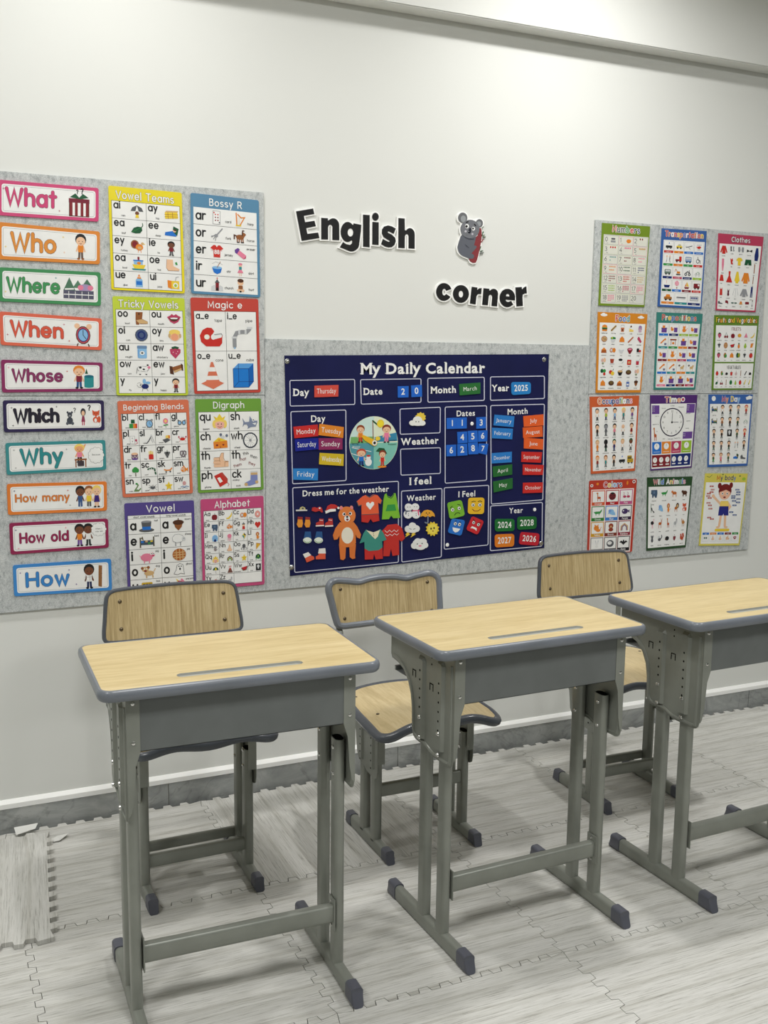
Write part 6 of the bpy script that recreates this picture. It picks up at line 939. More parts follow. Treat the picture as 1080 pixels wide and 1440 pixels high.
for k, (x, y) in enumerate([(17, 26), (20, 33), (18, 38), (12, 41), (11, 46), (15, 50), (13, 60), (17, 65), (19, 72), (18, 90), (25, 93)]): I.rect(x-4.6, y-1.4, x+4.6, y+1.4, (190, 90, 80)); I.text(x, y+.9, ['hair', 'forehead', 'ear', 'nose', 'cheek', 'chin', 'finger', 'hand', 'elbow', 'knee', 'foot'][k], 1.6, 'w', .2, 'c')
for k, (x, y) in enumerate([(79, 33), (82, 38), (82, 43), (71, 46), (71, 50), (84, 52), (74, 56), (84, 59), (76, 65), (70, 79), (79, 85)]): I.rect(x-5, y-1.4, x+5, y+1.4, (64, 92, 150)); I.text(x, y+.9, ['eyebrow', 'eye', 'mouth', 'tooth', 'neck', 'shoulder', 'chest', 'arm', 'belly', 'leg', 'ankle'][k], 1.6, 'w', .2, 'c')
I.rect(34, 113, 70, 118.5, 'y', 2.6); I.lay(6); I.text(52, 117.4, 'Five Senses', 3.2, 'N', .2, 'c'); 
for k, c in enumerate(['b', 'o', 'b', 'R', 'n']): x = 6+18*k; I.lay(3); I.box(x, 121, x+15.4, 139, .5, 'z'); I.rect(x, 121, x+15.4, 125.4, c); I.lay(5); I.text(x+7.7, 124.4, ['sight', 'hearing', 'smell', 'touch', 'taste'][k], 2, 'w', .2, 'c'); pic(I, ['sung', 'nose', 'nose', 'thumb', 'mouth'][k], x+3, 127, 9.4, 10)
finish(I)

# ------------------------------------------------------------------ navy fabric calendar
CALQ = [(400, 500), (772, 498), (765.3, 770.5), (408, 810)]
DC = .0115
cal = bpy.data.objects.new('wall_calendar', None); C.objects.link(cal); QC = Quad(CALQ, DC, 100, 72); cal.location = QC.o
tag(cal, 'large navy fabric calendar with white frames pinned to the middle felt board', 'calendar')
bm = bmesh.new(); nx, ny = 24, 16; vv = [[None]*(ny+1) for _ in range(nx+1)]
for i in range(nx+1):
    for j in range(ny+1):
        p = QC(100*i/nx, 72*j/ny); p.y = 0; vv[i][j] = bm.verts.new(p)
for i in range(nx):
    for j in range(ny): bm.faces.new((vv[i][j], vv[i+1][j], vv[i+1][j+1], vv[i][j+1]))
r = bmesh.ops.extrude_face_region(bm, geom=bm.faces[:]); bmesh.ops.translate(bm, vec=(0, .0020, 0), verts=[e for e in r['geom'] if isinstance(e, bmesh.types.BMVert)])
bmesh.ops.recalc_face_normals(bm, faces=bm.faces[:]); obj('fabric_sheet', bm, M['canvas'], cal)
class Flat:
    """metric frame on the wall about a pixel anchor; canvas unit = one photo pixel at that spot, v down, turned by rot"""
    def __init__(s, px, py, d, rot=.018, org=None):
        a = on_wall(px, py, d); s.a = a; s.k = ((a-CAM).dot(_f))/FPX; s.d = d; s.org = org if org is not None else a; s.c, s.s = math.cos(rot), math.sin(rot)
    def __call__(s, u, v, dd=0):
        u, v = u*s.k, -v*s.k; return Vector((s.a.x-s.org.x+u*s.c-v*s.s, -(s.d+dd)-s.org.y, s.a.z-s.org.z+u*s.s+v*s.c))
def calfn(u, v, dd=0): p = on_wall(u, v, DC+.0001)-cal.location; p.y = -dd-.0002; return p
FR = (206, 208, 226)
I = Ink(calfn); I.lay(1)
frames = [[(407.6, 535), (498.7, 533.5), (498.9, 568.7), (408.1, 571)], [(507, 533.9), (592, 532.6), (592, 565.6), (508, 568.3)], [(601.5, 532), (681, 530.5), (681, 563), (601.7, 565.6)], [(689.7, 530), (765.5, 528.8), (765.5, 560.3), (689.7, 563)],
 [(409, 578.9), (486.3, 576.5), (486.7, 675.7), (411.5, 680.4)], [(562.4, 575.2), (619.2, 572.6), (618.8, 608.6), (562.8, 610.7)], [(563.2, 631.6), (619.2, 629.5), (619.2, 665.7), (563.8, 668.2)], [(626, 572.4), (684.2, 570.5), (684.2, 675.3), (626, 679.5)],
 [(690, 570.3), (765.5, 568.4), (763.3, 702.8), (690.8, 708.9)], [(411.5, 686), (560.2, 676.7), (560.2, 790.6), (414.4, 805)], [(564.5, 690.6), (621.5, 686.9), (620.5, 783.2), (565, 790.4)], [(624.6, 685.9), (687.3, 682.4), (686.3, 766.3), (624.6, 772.4)], [(689.8, 711.5), (762.7, 706.4), (762.1, 768), (689.4, 774.5)]]
for f in frames:
    pts = []
    for k in range(4):
        p, a, b = Vector(f[k]), Vector(f[k-1]), Vector(f[(k+1) % 4]); da, db = (a-p).normalized(), (b-p).normalized()
        for t in (0, .25, .5, .75, 1): q = (p+da*2.2)*(1-t)**2+p*2*t*(1-t)+(p+db*2.2)*t*t; pts.append((q.x, q.y))
    I.line(pts, 1.25, FR, closed=True)
I.done('printed_frames', M['ink'], cal)
def caltext(x0, x1, base, h, txt, serif=False, name='printed_heading', c='w', bold=.02, rot=None):
    """text whose left end sits at pixel (x0, base) and right end at x1"""
    b0, b1 = base if isinstance(base, tuple) else (base, base)
    F = Flat(x0, b0, DC+.0003, 0, cal.location); P1 = on_wall(x1, b1, DC+.0003); dx, dz = P1.x-F.a.x, P1.z-F.a.z; F.c, F.s = math.cos(math.atan2(dz, dx)), math.sin(math.atan2(dz, dx))
    wid = math.hypot(dx, dz)/F.k; kk = h/.729; tot = sum(bglyph(ch, bold)[2] for ch in txt)*kk
    J = Ink(F); J.btext(0, 0, txt, h, c, sx=wid/tot, bold=bold, serif=serif); J.done(name, M['ink'], cal)
caltext(506.7, 683.5, (526, 524), 15.4, 'My Daily Calendar', True, bold=.03)
for a in [(411.9, 435.4, 556.5, 10, 'Day'), (510.9, 538.7, (555.2, 554.5), 9.6, 'Date'), (605.4, 642, (553.2, 552), 9.4, 'Month'), (692.2, 716.7, (550.3, 549.6), 9.2, 'Year'), (564.3, 617.7, (626, 623.5), 9.6, 'Weather'), (575.3, 607.5, (682, 680), 10.4, 'I feel')]: caltext(*a, serif=True, bold=.03)
for a in [(436.9, 458.5, (593.5, 592.6), 9.6, 'Day'), (641.6, 668.6, (585.4, 584.4), 8.2, 'Dates'), (713.3, 742.7, (583.2, 581.6), 8.4, 'Month'), (425, 547.6, (698, 691), 8.6, 'Dress me for the weather'), (572.2, 613.6, (704.8, 702.3), 8.4, 'Weather'), (644, 669, (699.2, 697.6), 8.6, 'I Feel'), (716.2, 735.8, (721.9, 720.8), 8, 'Year')]: caltext(*a)
for px, py in ((404.4, 508), (766.1, 505.5), (761.7, 764.3), (410.2, 798.3)):
    p = on_wall(px, py, DC+.002)-cal.location; bm = bmesh.new(); disc(bm, (p.x, -.0002, p.z), (0, -1, 0), .0088, .0016, 16); disc(bm, (p.x, -.0017, p.z), (0, -1, 0), .005, .002, 12, .002)
    obj('press_stud', bm, M['chrome'], cal, smooth=True)
for px, py in ((550+535/4.696, 490+497/4.696), (560+943/4.909, 660+278/4.909), (560+340/4.909, 660+522/4.909)):
    p = on_wall(px, py, DC+.001)-cal.location; bm = bmesh.new(); disc(bm, (p.x, -.0002, p.z), (0, -1, 0), .0068, .001, 14); obj('fastener_dot', bm, M['trim'], cal)
# season dial with its pointer, a part of the calendar
D0 = Flat(525.6, 622.8, DC+.0008, .0, cal.location); R0 = 37.4
bm = bmesh.new(); extr(bm, [(R0*math.cos(2*PI*k/40), R0*math.sin(2*PI*k/40)) for k in range(40)], lambda u, v, d: D0(u, v, d), -.0006, .0004); dial = obj('season_dial', bm, colmat((214, 222, 200)), cal)
J = Ink(D0); J.base = 0; J.z = .0005
def quad(a0, c, R=R0*.985): J.fan([(0, 0)]+[(R*math.cos(math.radians(a0+9*k)), R*math.sin(math.radians(a0+9*k))) for k in range(11)], c)
quad(180, (206, 232, 226)); quad(270, (232, 240, 214)); quad(90, (86, 156, 168)); quad(0, (132, 200, 184)); J.z += .00005
J.poly([(-36, 0), (0, 0), (0, -9), (-35, -9)], (120, 180, 110)); J.poly([(1, -8), (35, -14), (36.6, -2), (1, -1)], (60, 140, 176)); J.line([(-33, 6), (-4, 12)], .8, 'w'); J.line([(-34, 14), (-10, 22)], .8, 'w'); J.z += .00003
for a in (-150, -120, -90, -60, -30): J.line([(-2, -31), (-2+13*math.cos(math.radians(a+90))*.9, -31+9*math.sin(math.radians(abs(a))))], 2.2, 'N')
J.line([(-2, -30), (-1, -6)], 1.2, 'm'); J.ell(10, -27, 5.6, 5.8, 'y'); J.ell(10, -27, 4, 4.2, (250, 226, 60)); J.z += .00003
kid(J, -29, -26, 17, 26, 'o', 'r', (150, 70, 40), 's'); kid(J, 10, -26, 19, 27, (240, 130, 170), 'p', (130, 50, 40), 's'); kid(J, -29, 7, 20, 26, 'b', 'B', (200, 80, 60), 's'); kid(J, 6, 10, 15, 24, 'r', 'r', (140, 60, 40), 's'); J.z += .00005
J.poly([(3, 12), (8, 7), (16, 8), (21, 16)], 'N'); J.line([(12, 12), (12, 20)], .7, 'N'); J.ell(-8, 27, 5.2, 5.4, 'w'); J.ell(-8, 20.6, 3.4, 3.4, 'w'); J.ell(-8, 18, 3.2, 1.4, 'r'); J.ell(13, 34, 7, 1.6, 'o'); J.z += .00002
J.btext(-34, 1.5, 'Spring', 2.8, 'k'); J.btext(35, -2, 'Summer', 2.8, 'k', 'r'); J.btext(35, 3.6, 'Autumn', 2.8, 'N', 'r'); J.btext(-33, 6.2, 'Winter', 2.8, 'w'); J.ell(6, -6, 4, 3, 'y')
J.done('printed_seasons', M['print'], dial)
D1 = Flat(526.7, 622.8, DC+.0026, 0, cal.location); bm = bmesh.new()
extr(bm, [(4.4, 0), (3.4, 3), (0, 4.6), (-3, 3.4), (-15, -3.8), (-19.6, -8.6), (-17.6, -11.6), (-12, -9.4), (0, -4.2), (3.4, -2.8)], lambda u, v, d: D1(u, v, d), -.0008, .0006); ptr = obj('dial_pointer', bm, colmat((238, 184, 40)), dial)
J = Ink(D1); J.z = .0007; J.ell(0, 0, 3.6, 3.8, 'w'); J.ell(0, 0, 2, 2.1, 'k'); J.done('pivot', M['print'], ptr)

def qcard(pts, colr, txt, label, cat, group, rad=0, th=.0022, H=10, Wd=None, ts=.5, bold=.0, d=DC+.0026, fit=.82, crop=None):
    Q = Quad(pts, d, 1, 1); a = (Q.p[1]-Q.p[0]).length; b = (Q.p[3]-Q.p[0]).length; W = 10*a/b; Q = Quad(pts, d, W, 10)
    c = card('word_card' if not txt.isdigit() else 'number_card', Q, colmat(colr), rad, th, label, cat, group)
    I = Ink(Q); I.z = .0001; h = 10*ts; kk = h/.729; tot = sum(bglyph(ch, bold)[2] for ch in txt)*kk; sx = min(1.0, W*fit/tot); I.btext(W/2+.1, 5+h*.42, txt, h, 'w', 'c', sx=sx, bold=bold); I.done('printed_word', M['print'], c); return c
Aq = lambda *p: [(390+x/5.4, 490+y/5.4) for x, y in p]
Bq = lambda *p: [(550+x/4.696, 490+y/4.696) for x, y in p]
Cq = lambda *p: [(400+x/5.4, 660+y/5.4) for x, y in p]
Dq = lambda *p: [(560+x/4.909, 660+y/4.909) for x, y in p]
DG = 'weekday cards on the calendar'
for q, c, t, lb in ((Aq((282, 283), (465, 277), (463, 365), (282, 371)), (212, 78, 66), 'Thursday', 'light red card reading Thursday beside the top Day heading'), (Aq((122, 595), (307, 578), (312, 665), (130, 682)), (204, 44, 44), 'Monday', 'red card reading Monday under the bold Day heading'),
                (Aq((320, 572), (505, 597), (500, 680), (313, 658)), (228, 138, 44), 'Tuesday', 'orange card reading Tuesday, tilted'), (Aq((132, 690), (310, 680), (315, 765), (137, 782)), (22, 34, 142), 'Saturday', 'deep blue card reading Saturday'),
                (Aq((314, 682), (495, 682), (495, 767), (316, 770)), (142, 44, 94), 'Sunday', 'maroon card reading Sunday'), (Aq((322, 793), (505, 803), (502, 892), (317, 880)), (214, 184, 42), 'Wednesday', 'mustard card reading Wednesday'), (Aq((120, 912), (310, 912), (308, 1002), (122, 997)), (46, 132, 206), 'Friday', 'sky blue card reading Friday at the foot of the day box')):
    qcard(q, c, t, lb, 'word card', DG, ts=.46, d=DC+(.0030 if t in ('Sunday', 'Tuesday') else .0026))
BL = (34, 104, 206)
digs = [(Bq((44, 250), (116, 248), (115, 323), (45, 325)), '2', 'blue card with the numeral two beside the Date heading'), (Bq((132, 245), (203, 240), (205, 318), (135, 322)), '0', 'blue card with the numeral zero beside the Date heading'),
 (Bq((367, 460), (435, 457), (435, 530), (368, 532)), '1', 'first blue card with the numeral one, at the left of the top dates row'), (Bq((433, 458), (500, 455), (500, 528), (433, 530)), '1', 'second blue card with the numeral one, next to the grey dot'),
 (Bq((563, 455), (627, 452), (627, 527), (563, 530)), '3', 'blue card with the numeral three at the right of the top dates row'), (Bq((437, 552), (503, 548), (505, 623), (440, 628)), '4', 'blue card with the numeral four in the middle dates row'),
 (Bq((507, 545), (570, 542), (573, 618), (510, 622)), '5', 'blue card with the numeral five in the middle dates row'), (Bq((575, 543), (637, 540), (635, 613), (575, 617)), '6', 'blue card with the numeral six at the right of the middle dates row'),
 (Bq((365, 638), (430, 635), (430, 710), (367, 713)), '6', 'blue card with the numeral six at the left of the lowest dates row'), (Bq((437, 632), (502, 628), (505, 705), (438, 710)), '2', 'blue card with the numeral two in the lowest dates row'),
 (Bq((507, 625), (572, 620), (577, 697), (512, 700)), '8', 'blue card with the numeral eight in the lowest dates row'), (Bq((578, 628), (642, 630), (632, 703), (575, 690)), '7', 'tilted blue card with the numeral seven in the lowest dates row')]
for k, (q, t, lb) in enumerate(digs): qcard(q, BL, t, lb, 'number card', 'blue number cards on the calendar', ts=.55, bold=.02, d=DC+.0026+.0003*(k % 2))
MB, MG, MO, MR = (44, 126, 204), (38, 106, 50), (232, 98, 42), (206, 44, 40)
for k, (q, c, t, lb) in enumerate([(Bq((450, 235), (590, 225), (590, 298), (453, 310)), (44, 112, 54), 'March', 'green card reading March beside the Month heading at the top'), (Bq((683, 437), (815, 448), (808, 520), (677, 508)), MB, 'January', 'blue card reading January'), (Bq((668, 523), (805, 530), (800, 600), (667, 593)), MB, 'February', 'blue card reading February'),
  (Bq((665, 692), (798, 682), (797, 752), (665, 760)), MB, 'December', 'blue card reading December'), (Bq((672, 780), (800, 765), (800, 833), (675, 850)), MG, 'April', 'green card reading April'), (Dq((655, 85), (790, 60), (790, 132), (660, 160)), MG, 'May', 'green card reading May'),
  (Bq((873, 447), (1007, 435), (1008, 508), (877, 518)), MO, 'July', 'orange card reading July'), (Bq((870, 523), (1000, 512), (1002, 583), (873, 592)), MO, 'August', 'orange card reading August'), (Bq((878, 590), (1007, 598), (1003, 668), (877, 660)), MO, 'June', 'orange card reading June'),
  (Bq((862, 682), (998, 685), (990, 755), (860, 750)), MR, 'September', 'red card reading September'), (Bq((870, 765), (1008, 770), (1003, 835), (870, 835)), MR, 'November', 'red card reading November'), (Dq((862, 93), (1000, 90), (997, 160), (860, 165)), MR, 'October', 'red card reading October')]):
    qcard(q, c, t, lb, 'word card', 'month cards on the calendar', ts=.38, d=DC+.0026+.0003*(k % 2))
for q, c, t, lb in ((Bq((793, 222), (923, 222), (923, 300), (795, 308)), (40, 130, 200), '2025', 'rounded blue year card beside the top Year heading'), (Dq((667, 342), (803, 342), (803, 425), (668, 430)), (30, 112, 52), '2024', 'rounded green year card ending in four, left of the other green one'), (Dq((822, 328), (957, 325), (955, 410), (822, 418)), (28, 106, 48), '2028', 'rounded green year card ending in eight, under the lone grey dot'),
                    (Dq((667, 450), (802, 445), (800, 532), (668, 540)), (228, 128, 38), '2027', 'rounded orange year card ending in seven'), (Dq((845, 432), (977, 443), (968, 528), (832, 517)), (198, 38, 54), '2026', 'rounded red year card ending in six, tilted')):
    qcard(q, c, t, lb, 'number card', 'year cards on the calendar', rad=2.2, ts=.5, bold=.02, fit=.72)

# felt cut-outs
def cutout(name, q, bodies, art, label, cat, group, d=DC+.0030, th=.0024):
    """bodies: [(colour, polygon on a 10 x 10 field)], art: function drawing details"""
    Q = Quad(q, d, 10, 10); root = bpy.data.objects.new(name, None); C.objects.link(root); root.location = Q.o; tag(root, label, cat, group); root.empty_display_size = .02
    for k, (nm, c, pts) in enumerate(bodies):
        bm = bmesh.new(); extr(bm, pts, lambda u, v, dd: Q(u, v, dd), -th-.0001*k, .00012*k); obj(nm, bm, colmat(c, .6), root)
    if art: I = Ink(Q); I.z = .00012*len(bodies)+.0001; art(I); I.done('printed_details', M['ink'], root)
    return root
def E(cx, cy, rx, ry, n=18): return [(cx+rx*math.cos(2*PI*k/n), cy+ry*math.sin(2*PI*k/n)) for k in range(n)]
WGp = 'dress-up cut-outs on the calendar'
def bx(cv, x0, y0, x1, y1): return cv((x0, y0), (x1, y0), (x1, y1), (x0, y1))
cutout('bear_figure', bx(Cq, 367, 277, 583, 692), [('ear', (238, 150, 130), E(3.0, .45, .55, .42)), ('ear', (238, 150, 130), E(6.6, .4, .55, .42)), ('leg', (222, 120, 54), [(2.2, 7), (4.6, 7.3), (4.4, 9.6), (3.6, 9.95), (2.7, 9.8), (2.6, 9.3)]), ('leg', (222, 120, 54), [(5.8, 7.3), (8.1, 7), (7.8, 9), (7.9, 9.6), (6.9, 9.75), (6, 9.4)]),
  ('body', (226, 126, 58), [(2.6, 3), (7.4, 3), (8.6, 3.8), (9.9, 5.2), (9.6, 6), (8.6, 5.8), (8.0, 5.2), (8.1, 6.8), (6.8, 7.5), (4.2, 7.6), (2.3, 7), (2.4, 5.4), (1.6, 6.1), (.5, 6.2), (.1, 5.4), (1, 4.1)]), ('head', (226, 126, 58), E(5, 1.75, 3.0, 1.6, 22)), ('belly', (240, 232, 214), E(5.1, 5.4, 2.1, 1.5, 22))],
  lambda I: (I.ell(3, .45, .3, .22, 'p'), I.ell(6.6, .4, .3, .22, 'p'), I.ell(3.9, 1.5, .55, .33, 'w'), I.ell(6.1, 1.4, .55, .33, 'w'), I.ell(4, 1.5, .35, .22, 'k'), I.ell(6, 1.4, .35, .22, 'k'), I.ell(5, 2.3, 1.05, .55, 'w'), I.ell(5, 2.0, .4, .2, 'k'), I.ell(5.05, 2.5, .45, .22, 'R')), 'brown felt bear with a cream belly', 'toy', WGp)
cutout('shirt_and_shorts', bx(Cq, 550, 188, 742, 408), [('shorts', (196, 44, 36), [(1.8, 7), (8.6, 6.8), (8.9, 9.2), (6.4, 9.7), (5.4, 8.6), (4.4, 9.9), (1.9, 9.6)]), ('shirt', (232, 96, 56), [(2.2, .9), (3.6, .3), (5, 1), (6.6, .1), (8.2, .4), (9.9, 2.2), (9.4, 3.4), (8.4, 3), (8.7, 6.8), (1.9, 7.1), (1.8, 3.6), (.6, 4), (0, 2.6)])],
  lambda I: (I.line([(0.1, 2.8), (.6, 4.1), (1.8, 3.8)], .3, 'G'), I.line([(9.9, 2.2), (9.4, 3.4)], .3, 'G'), I.line([(3.6, .4), (5, 1.1), (6.8, .2)], .3, 'G'), I.line([(1.9, 7.1), (8.7, 6.8)], .2, 'G'), I.poly([(5.2, 5.4), (3.6, 3.8), (3.7, 3), (4.5, 2.7), (5.2, 3.3), (5.9, 2.6), (6.7, 2.8), (6.8, 3.6)], 'w')), 'orange t-shirt with a white heart and red shorts', 'toy clothes', WGp)
cutout('green_overalls', bx(Cq, 740, 180, 880, 382), [('overalls', (126, 190, 50), [(1.6, .5), (2.6, .1), (3.2, 1.1), (5, 1.6), (6, .9), (6.6, 0), (7.4, .1), (8, 2.2), (9.9, 9.3), (6.2, 9.5), (5, 8.4), (3.8, 9.8), (.1, 9.9), (.9, 2.6)])], lambda I: (I.poly([(3, 4.4), (7, 4.2), (7.8, 6.6), (2, 6.8)], 'n'), I.line([(2.6, .3), (3.4, 1.5), (5, 1.9), (6, 1.2), (6.6, .2)], .3, 'N')), 'lime green sleeveless overalls with a dark green pocket', 'toy clothes', WGp, d=DC+.0024)
cutout('red_jumper_suit', bx(Cq, 740, 415, 917, 662), [('jumper_suit', (200, 46, 38), [(2.6, .3), (6.4, 0), (8.6, 1.2), (9.9, 4.4), (8.4, 5.4), (7.3, 4.8), (7.4, 9.5), (4.6, 9.8), (3.9, 7.6), (3.2, 9.9), (.6, 9.9), (.9, 4), (.1, 2.2)])], lambda I: (I.line([(1.2, 2), (2.2, 2.6), (3.2, 1.9), (4.2, 2.5), (5.2, 1.8), (6.2, 2.4), (7, 1.8)], .14, 'w'), I.line([(1.4, 3.2), (2.4, 3.7), (3.4, 3.1), (4.4, 3.6), (5.4, 2.9), (6.4, 3.4), (7.2, 2.9)], .14, 'w')), 'red jumper suit with white zigzags', 'toy clothes', WGp, d=DC+.0024)
cutout('teal_shirt_and_trousers', bx(Cq, 572, 455, 778, 688), [('trousers', (200, 44, 40), [(1.8, 6.4), (8.4, 6), (8.5, 9.6), (5.9, 9.8), (5.2, 8), (4.9, 9.8), (1.9, 9.9)]), ('shirt', (62, 146, 132), [(1.4, 1.4), (2.4, .1), (4.8, 1.6), (7.6, 0), (8.6, 1), (9.9, 3.4), (8.2, 3.9), (8.4, 5.8), (7, 6.8), (3.4, 7.1), (1.8, 6.3), (1.7, 4.1), (0, 4.6)])], lambda I: (I.poly([(2.4, .3), (5, 1), (7.4, .2), (6.6, 2.4), (5.6, 3.2), (4, 1.8)], (240, 232, 200)), I.ell(5, 1.5, .15, .15, 'k'), I.ell(5.1, 2.1, .15, .15, 'k')), 'teal shirt with a cream collar and red trousers', 'toy clothes', WGp, d=DC+.0034)
cutout('toy_hat', bx(Cq, 88, 280, 173, 320), [('crown', (200, 190, 130), [(3, 7), (4, 2.4), (6, .6), (8, 2.4), (8.6, 7)]), ('brim', (208, 206, 206), [(0, 6.8), (10, 6.6), (10, 9), (0, 9.6)])], lambda I: (I.ell(6, 4, 1, 1.6, 'G'),), 'pale sun hat, leftmost of the small hats', 'toy clothes', WGp)
cutout('toy_bonnet', bx(Cq, 208, 283, 293, 328), [('cap', (190, 44, 40), [(0, 7), (.4, 2), (3, 1), (5, 2.4), (7, 0), (9, 2), (10, 9.4), (8.6, 9.8), (7, 7), (3, 9)])], lambda I: (I.ell(7, 2.6, .9, 1.4, 'w'),), 'small red winter hat between the sun hat and the santa hat', 'toy clothes', WGp)
cutout('santa_hat', bx(Cq, 310, 263, 418, 338), [('cap', (196, 44, 40), [(.4, 7), (1.6, 2.4), (4, .2), (7, .6), (9.4, 3), (8.6, 4.2), (7, 4), (7.2, 5.6), (4, 6)]), ('bobble', (240, 238, 234), E(9.2, 4, .8, 1.2)), ('band', (240, 238, 234), [(0, 7.2), (3.6, 5), (7.4, 5), (7.4, 7.4), (3.4, 8), (.4, 9.8)])], None, 'red santa hat with a white band beside the bear', 'toy clothes', WGp)
for x0, y0, x1, y1, nm in ((92, 360, 143, 443, 'left'), (150, 362, 200, 443, 'right')):
    cutout('toy_mitten', bx(Cq, x0, y0, x1, y1), [('mitten', (230, 150, 50), [(2, 2), (8.6, 2.4), (9.6, 6), (8, 9.6), (3, 9.8), (.4, 7), (1.6, 5)]), ('cuff', (150, 40, 40), [(2, 0), (9.2, .4), (8.8, 2.6), (1.8, 2.4)])], None, 'orange mitten with a dark red cuff, the %s one of the pair' % nm, 'toy clothes', WGp)
for x0, y0, x1, y1, nm in ((237, 373, 303, 435, 'left'), (307, 370, 372, 438, 'right')):
    cutout('toy_boot', bx(Cq, x0, y0, x1, y1), [('boot', (186, 50, 44), [(4.4, .2), (9, .6), (9.6, 8.4), (.4, 8.8), (.6, 5.6), (4, 4)]), ('sole', (236, 226, 220), [(.2, 8.4), (9.7, 7.8), (9.7, 9.4), (.2, 9.9)])], lambda I: (I.line([(4.6, 2), (8, 2.4)], .6, 'w'),), 'red laced boot with a white sole, the %s one of the pair' % nm, 'toy clothes', WGp)
for x0, y0, x1, y1, nm in ((142, 472, 207, 562, 'left'), (227, 472, 293, 562, 'right')):
    cutout('toy_sneaker', bx(Cq, x0, y0, x1, y1), [('shoe', (36, 84, 140), [(2.4, .2), (9, .2), (9.6, 6), (6, 7.6), (.6, 6.4)]), ('toe', (232, 238, 226), E(5, 7.4, 4.9, 2.5))], lambda I: (I.line([(1, 7.8), (3, 9), (7, 9), (9, 7.8)], .4, 'n'),), 'blue sneaker with a white toe, the %s one of the pair' % nm, 'toy clothes', WGp)
cutout('santa_boot', Cq((140, 640), (215, 622), (232, 690), (158, 712)), [('boot', (226, 92, 62), [(1, 4), (7, 3.6), (9.8, 6), (9.6, 8.8), (1.6, 9.8)]), ('fur', (240, 236, 230), [(0, .8), (5.6, 0), (7.6, 3.6), (1, 5)])], None, 'orange boot with white fur pointing right, below the sneakers', 'toy clothes', WGp)
cutout('santa_boot', Cq((237, 600), (315, 600), (315, 685), (237, 685)), [('boot', (226, 92, 62), [(3.4, 4), (9.6, 4.6), (9.6, 9.6), (.4, 9.8), (.2, 7.6), (3, 6)]), ('fur', (240, 236, 230), [(3.4, .4), (9.4, 0), (9.9, 4.6), (2.6, 4.6)])], None, 'orange boot with white fur pointing left, nearest the bear leg', 'toy clothes', WGp)
# weather
WG2 = 'weather cut-outs on the calendar'
def clouds(ell): return [('puff', (238, 238, 234), E(*e)) for e in ell]
cutout('weather_cloud', bx(Bq, 118, 422, 232, 515), [('sun', (236, 204, 70), [(6.8+(3.2 if k % 2 else 2.5)*math.cos(2*PI*k/20), 3.6+(3.8 if k % 2 else 3)*math.sin(2*PI*k/20)) for k in range(20)])]+clouds([(2.2, 7.6, 2, 1.9), (5, 5.6, 2.6, 2.8), (7.6, 7.6, 2, 1.9), (5, 8, 3.6, 1.6)]), lambda I: (I.ell(4, 6.6, .3, .4, 'k'), I.ell(5.6, 6.6, .3, .4, 'k')), 'white cloud in front of a yellow sun, alone in the upper frame', 'weather card', WG2)
cutout('weather_snowmen', bx(Dq, 38, 235, 153, 340), [('puff', (238, 238, 238), E(3, 2.6, 2.3, 2.5)), ('puff', (238, 238, 238), E(7, 2.4, 2.3, 2.4)), ('puff', (238, 238, 238), E(2.6, 7.2, 2.6, 2.8)), ('puff', (238, 238, 238), E(7.4, 7.2, 2.6, 2.8))], lambda I: (I.line([(.8, 4.9), (4.8, 4.9), (1.4, 5.4), (1.2, 7)], .7, (110, 116, 130)), I.line([(5.2, 4.9), (9.2, 4.6), (8.6, 5.4), (9, 7.6)], .7, (230, 90, 130)), [I.ell(x, y, .25, .25, 'k') for x, y in ((2.3, 2.4), (3.8, 2.4), (6.3, 2.2), (7.8, 2.2), (2.8, 6.8), (2.8, 8), (7.4, 6.8), (7.4, 8))]), 'pair of snowmen with grey and pink scarves', 'weather card', WG2)
cutout('weather_umbrella', bx(Dq, 153, 268, 255, 378), [('canopy', (234, 168, 50), [(.1, 5.4), (.8, 3.4), (2.6, 1.6), (5, 1), (7.6, 1.6), (9.4, 3.4), (9.9, 5.4), (8, 4.9), (6.6, 5.6), (5, 4.9), (3.4, 5.6), (1.8, 4.9)]), ('handle', (120, 130, 150), [(4.8, 4.8), (5.5, 4.8), (5.5, 9), (4.8, 9.8), (3.4, 9.6), (2.9, 8.8), (3.6, 8.6), (4.1, 9.1), (4.8, 8.8)])], lambda I: (I.ell(4, 3, .35, .4, 'k'), I.ell(6, 3, .35, .4, 'k'), I.ell(5, 3.9, .3, .4, 'R')), 'orange umbrella with a face', 'weather card', WG2)
cutout('weather_storm', bx(Dq, 45, 365, 150, 470), [('bolt', (240, 204, 70), [(1.6, 6.8), (3.4, 6.8), (2.6, 8), (3.6, 8), (.4, 9.9), (1.4, 8.4), (.6, 8.4)]), ('bolt', (240, 204, 70), [(5.4, 6.8), (7.2, 6.8), (6.2, 8), (7.2, 8), (4, 9.9), (5, 8.4), (4.4, 8.4)])]+clouds([(2.2, 4.6, 2.1, 2.2), (5.2, 2.6, 2.4, 2.4), (7.8, 4.2, 2.1, 2.2), (5, 5.4, 3.6, 1.6)]), lambda I: (I.line([(3, 4.2), (4.2, 4.6)], .3, 'k'), I.line([(5.6, 4.6), (6.8, 4.2)], .3, 'k')), 'storm cloud with two yellow bolts', 'weather card', WG2)
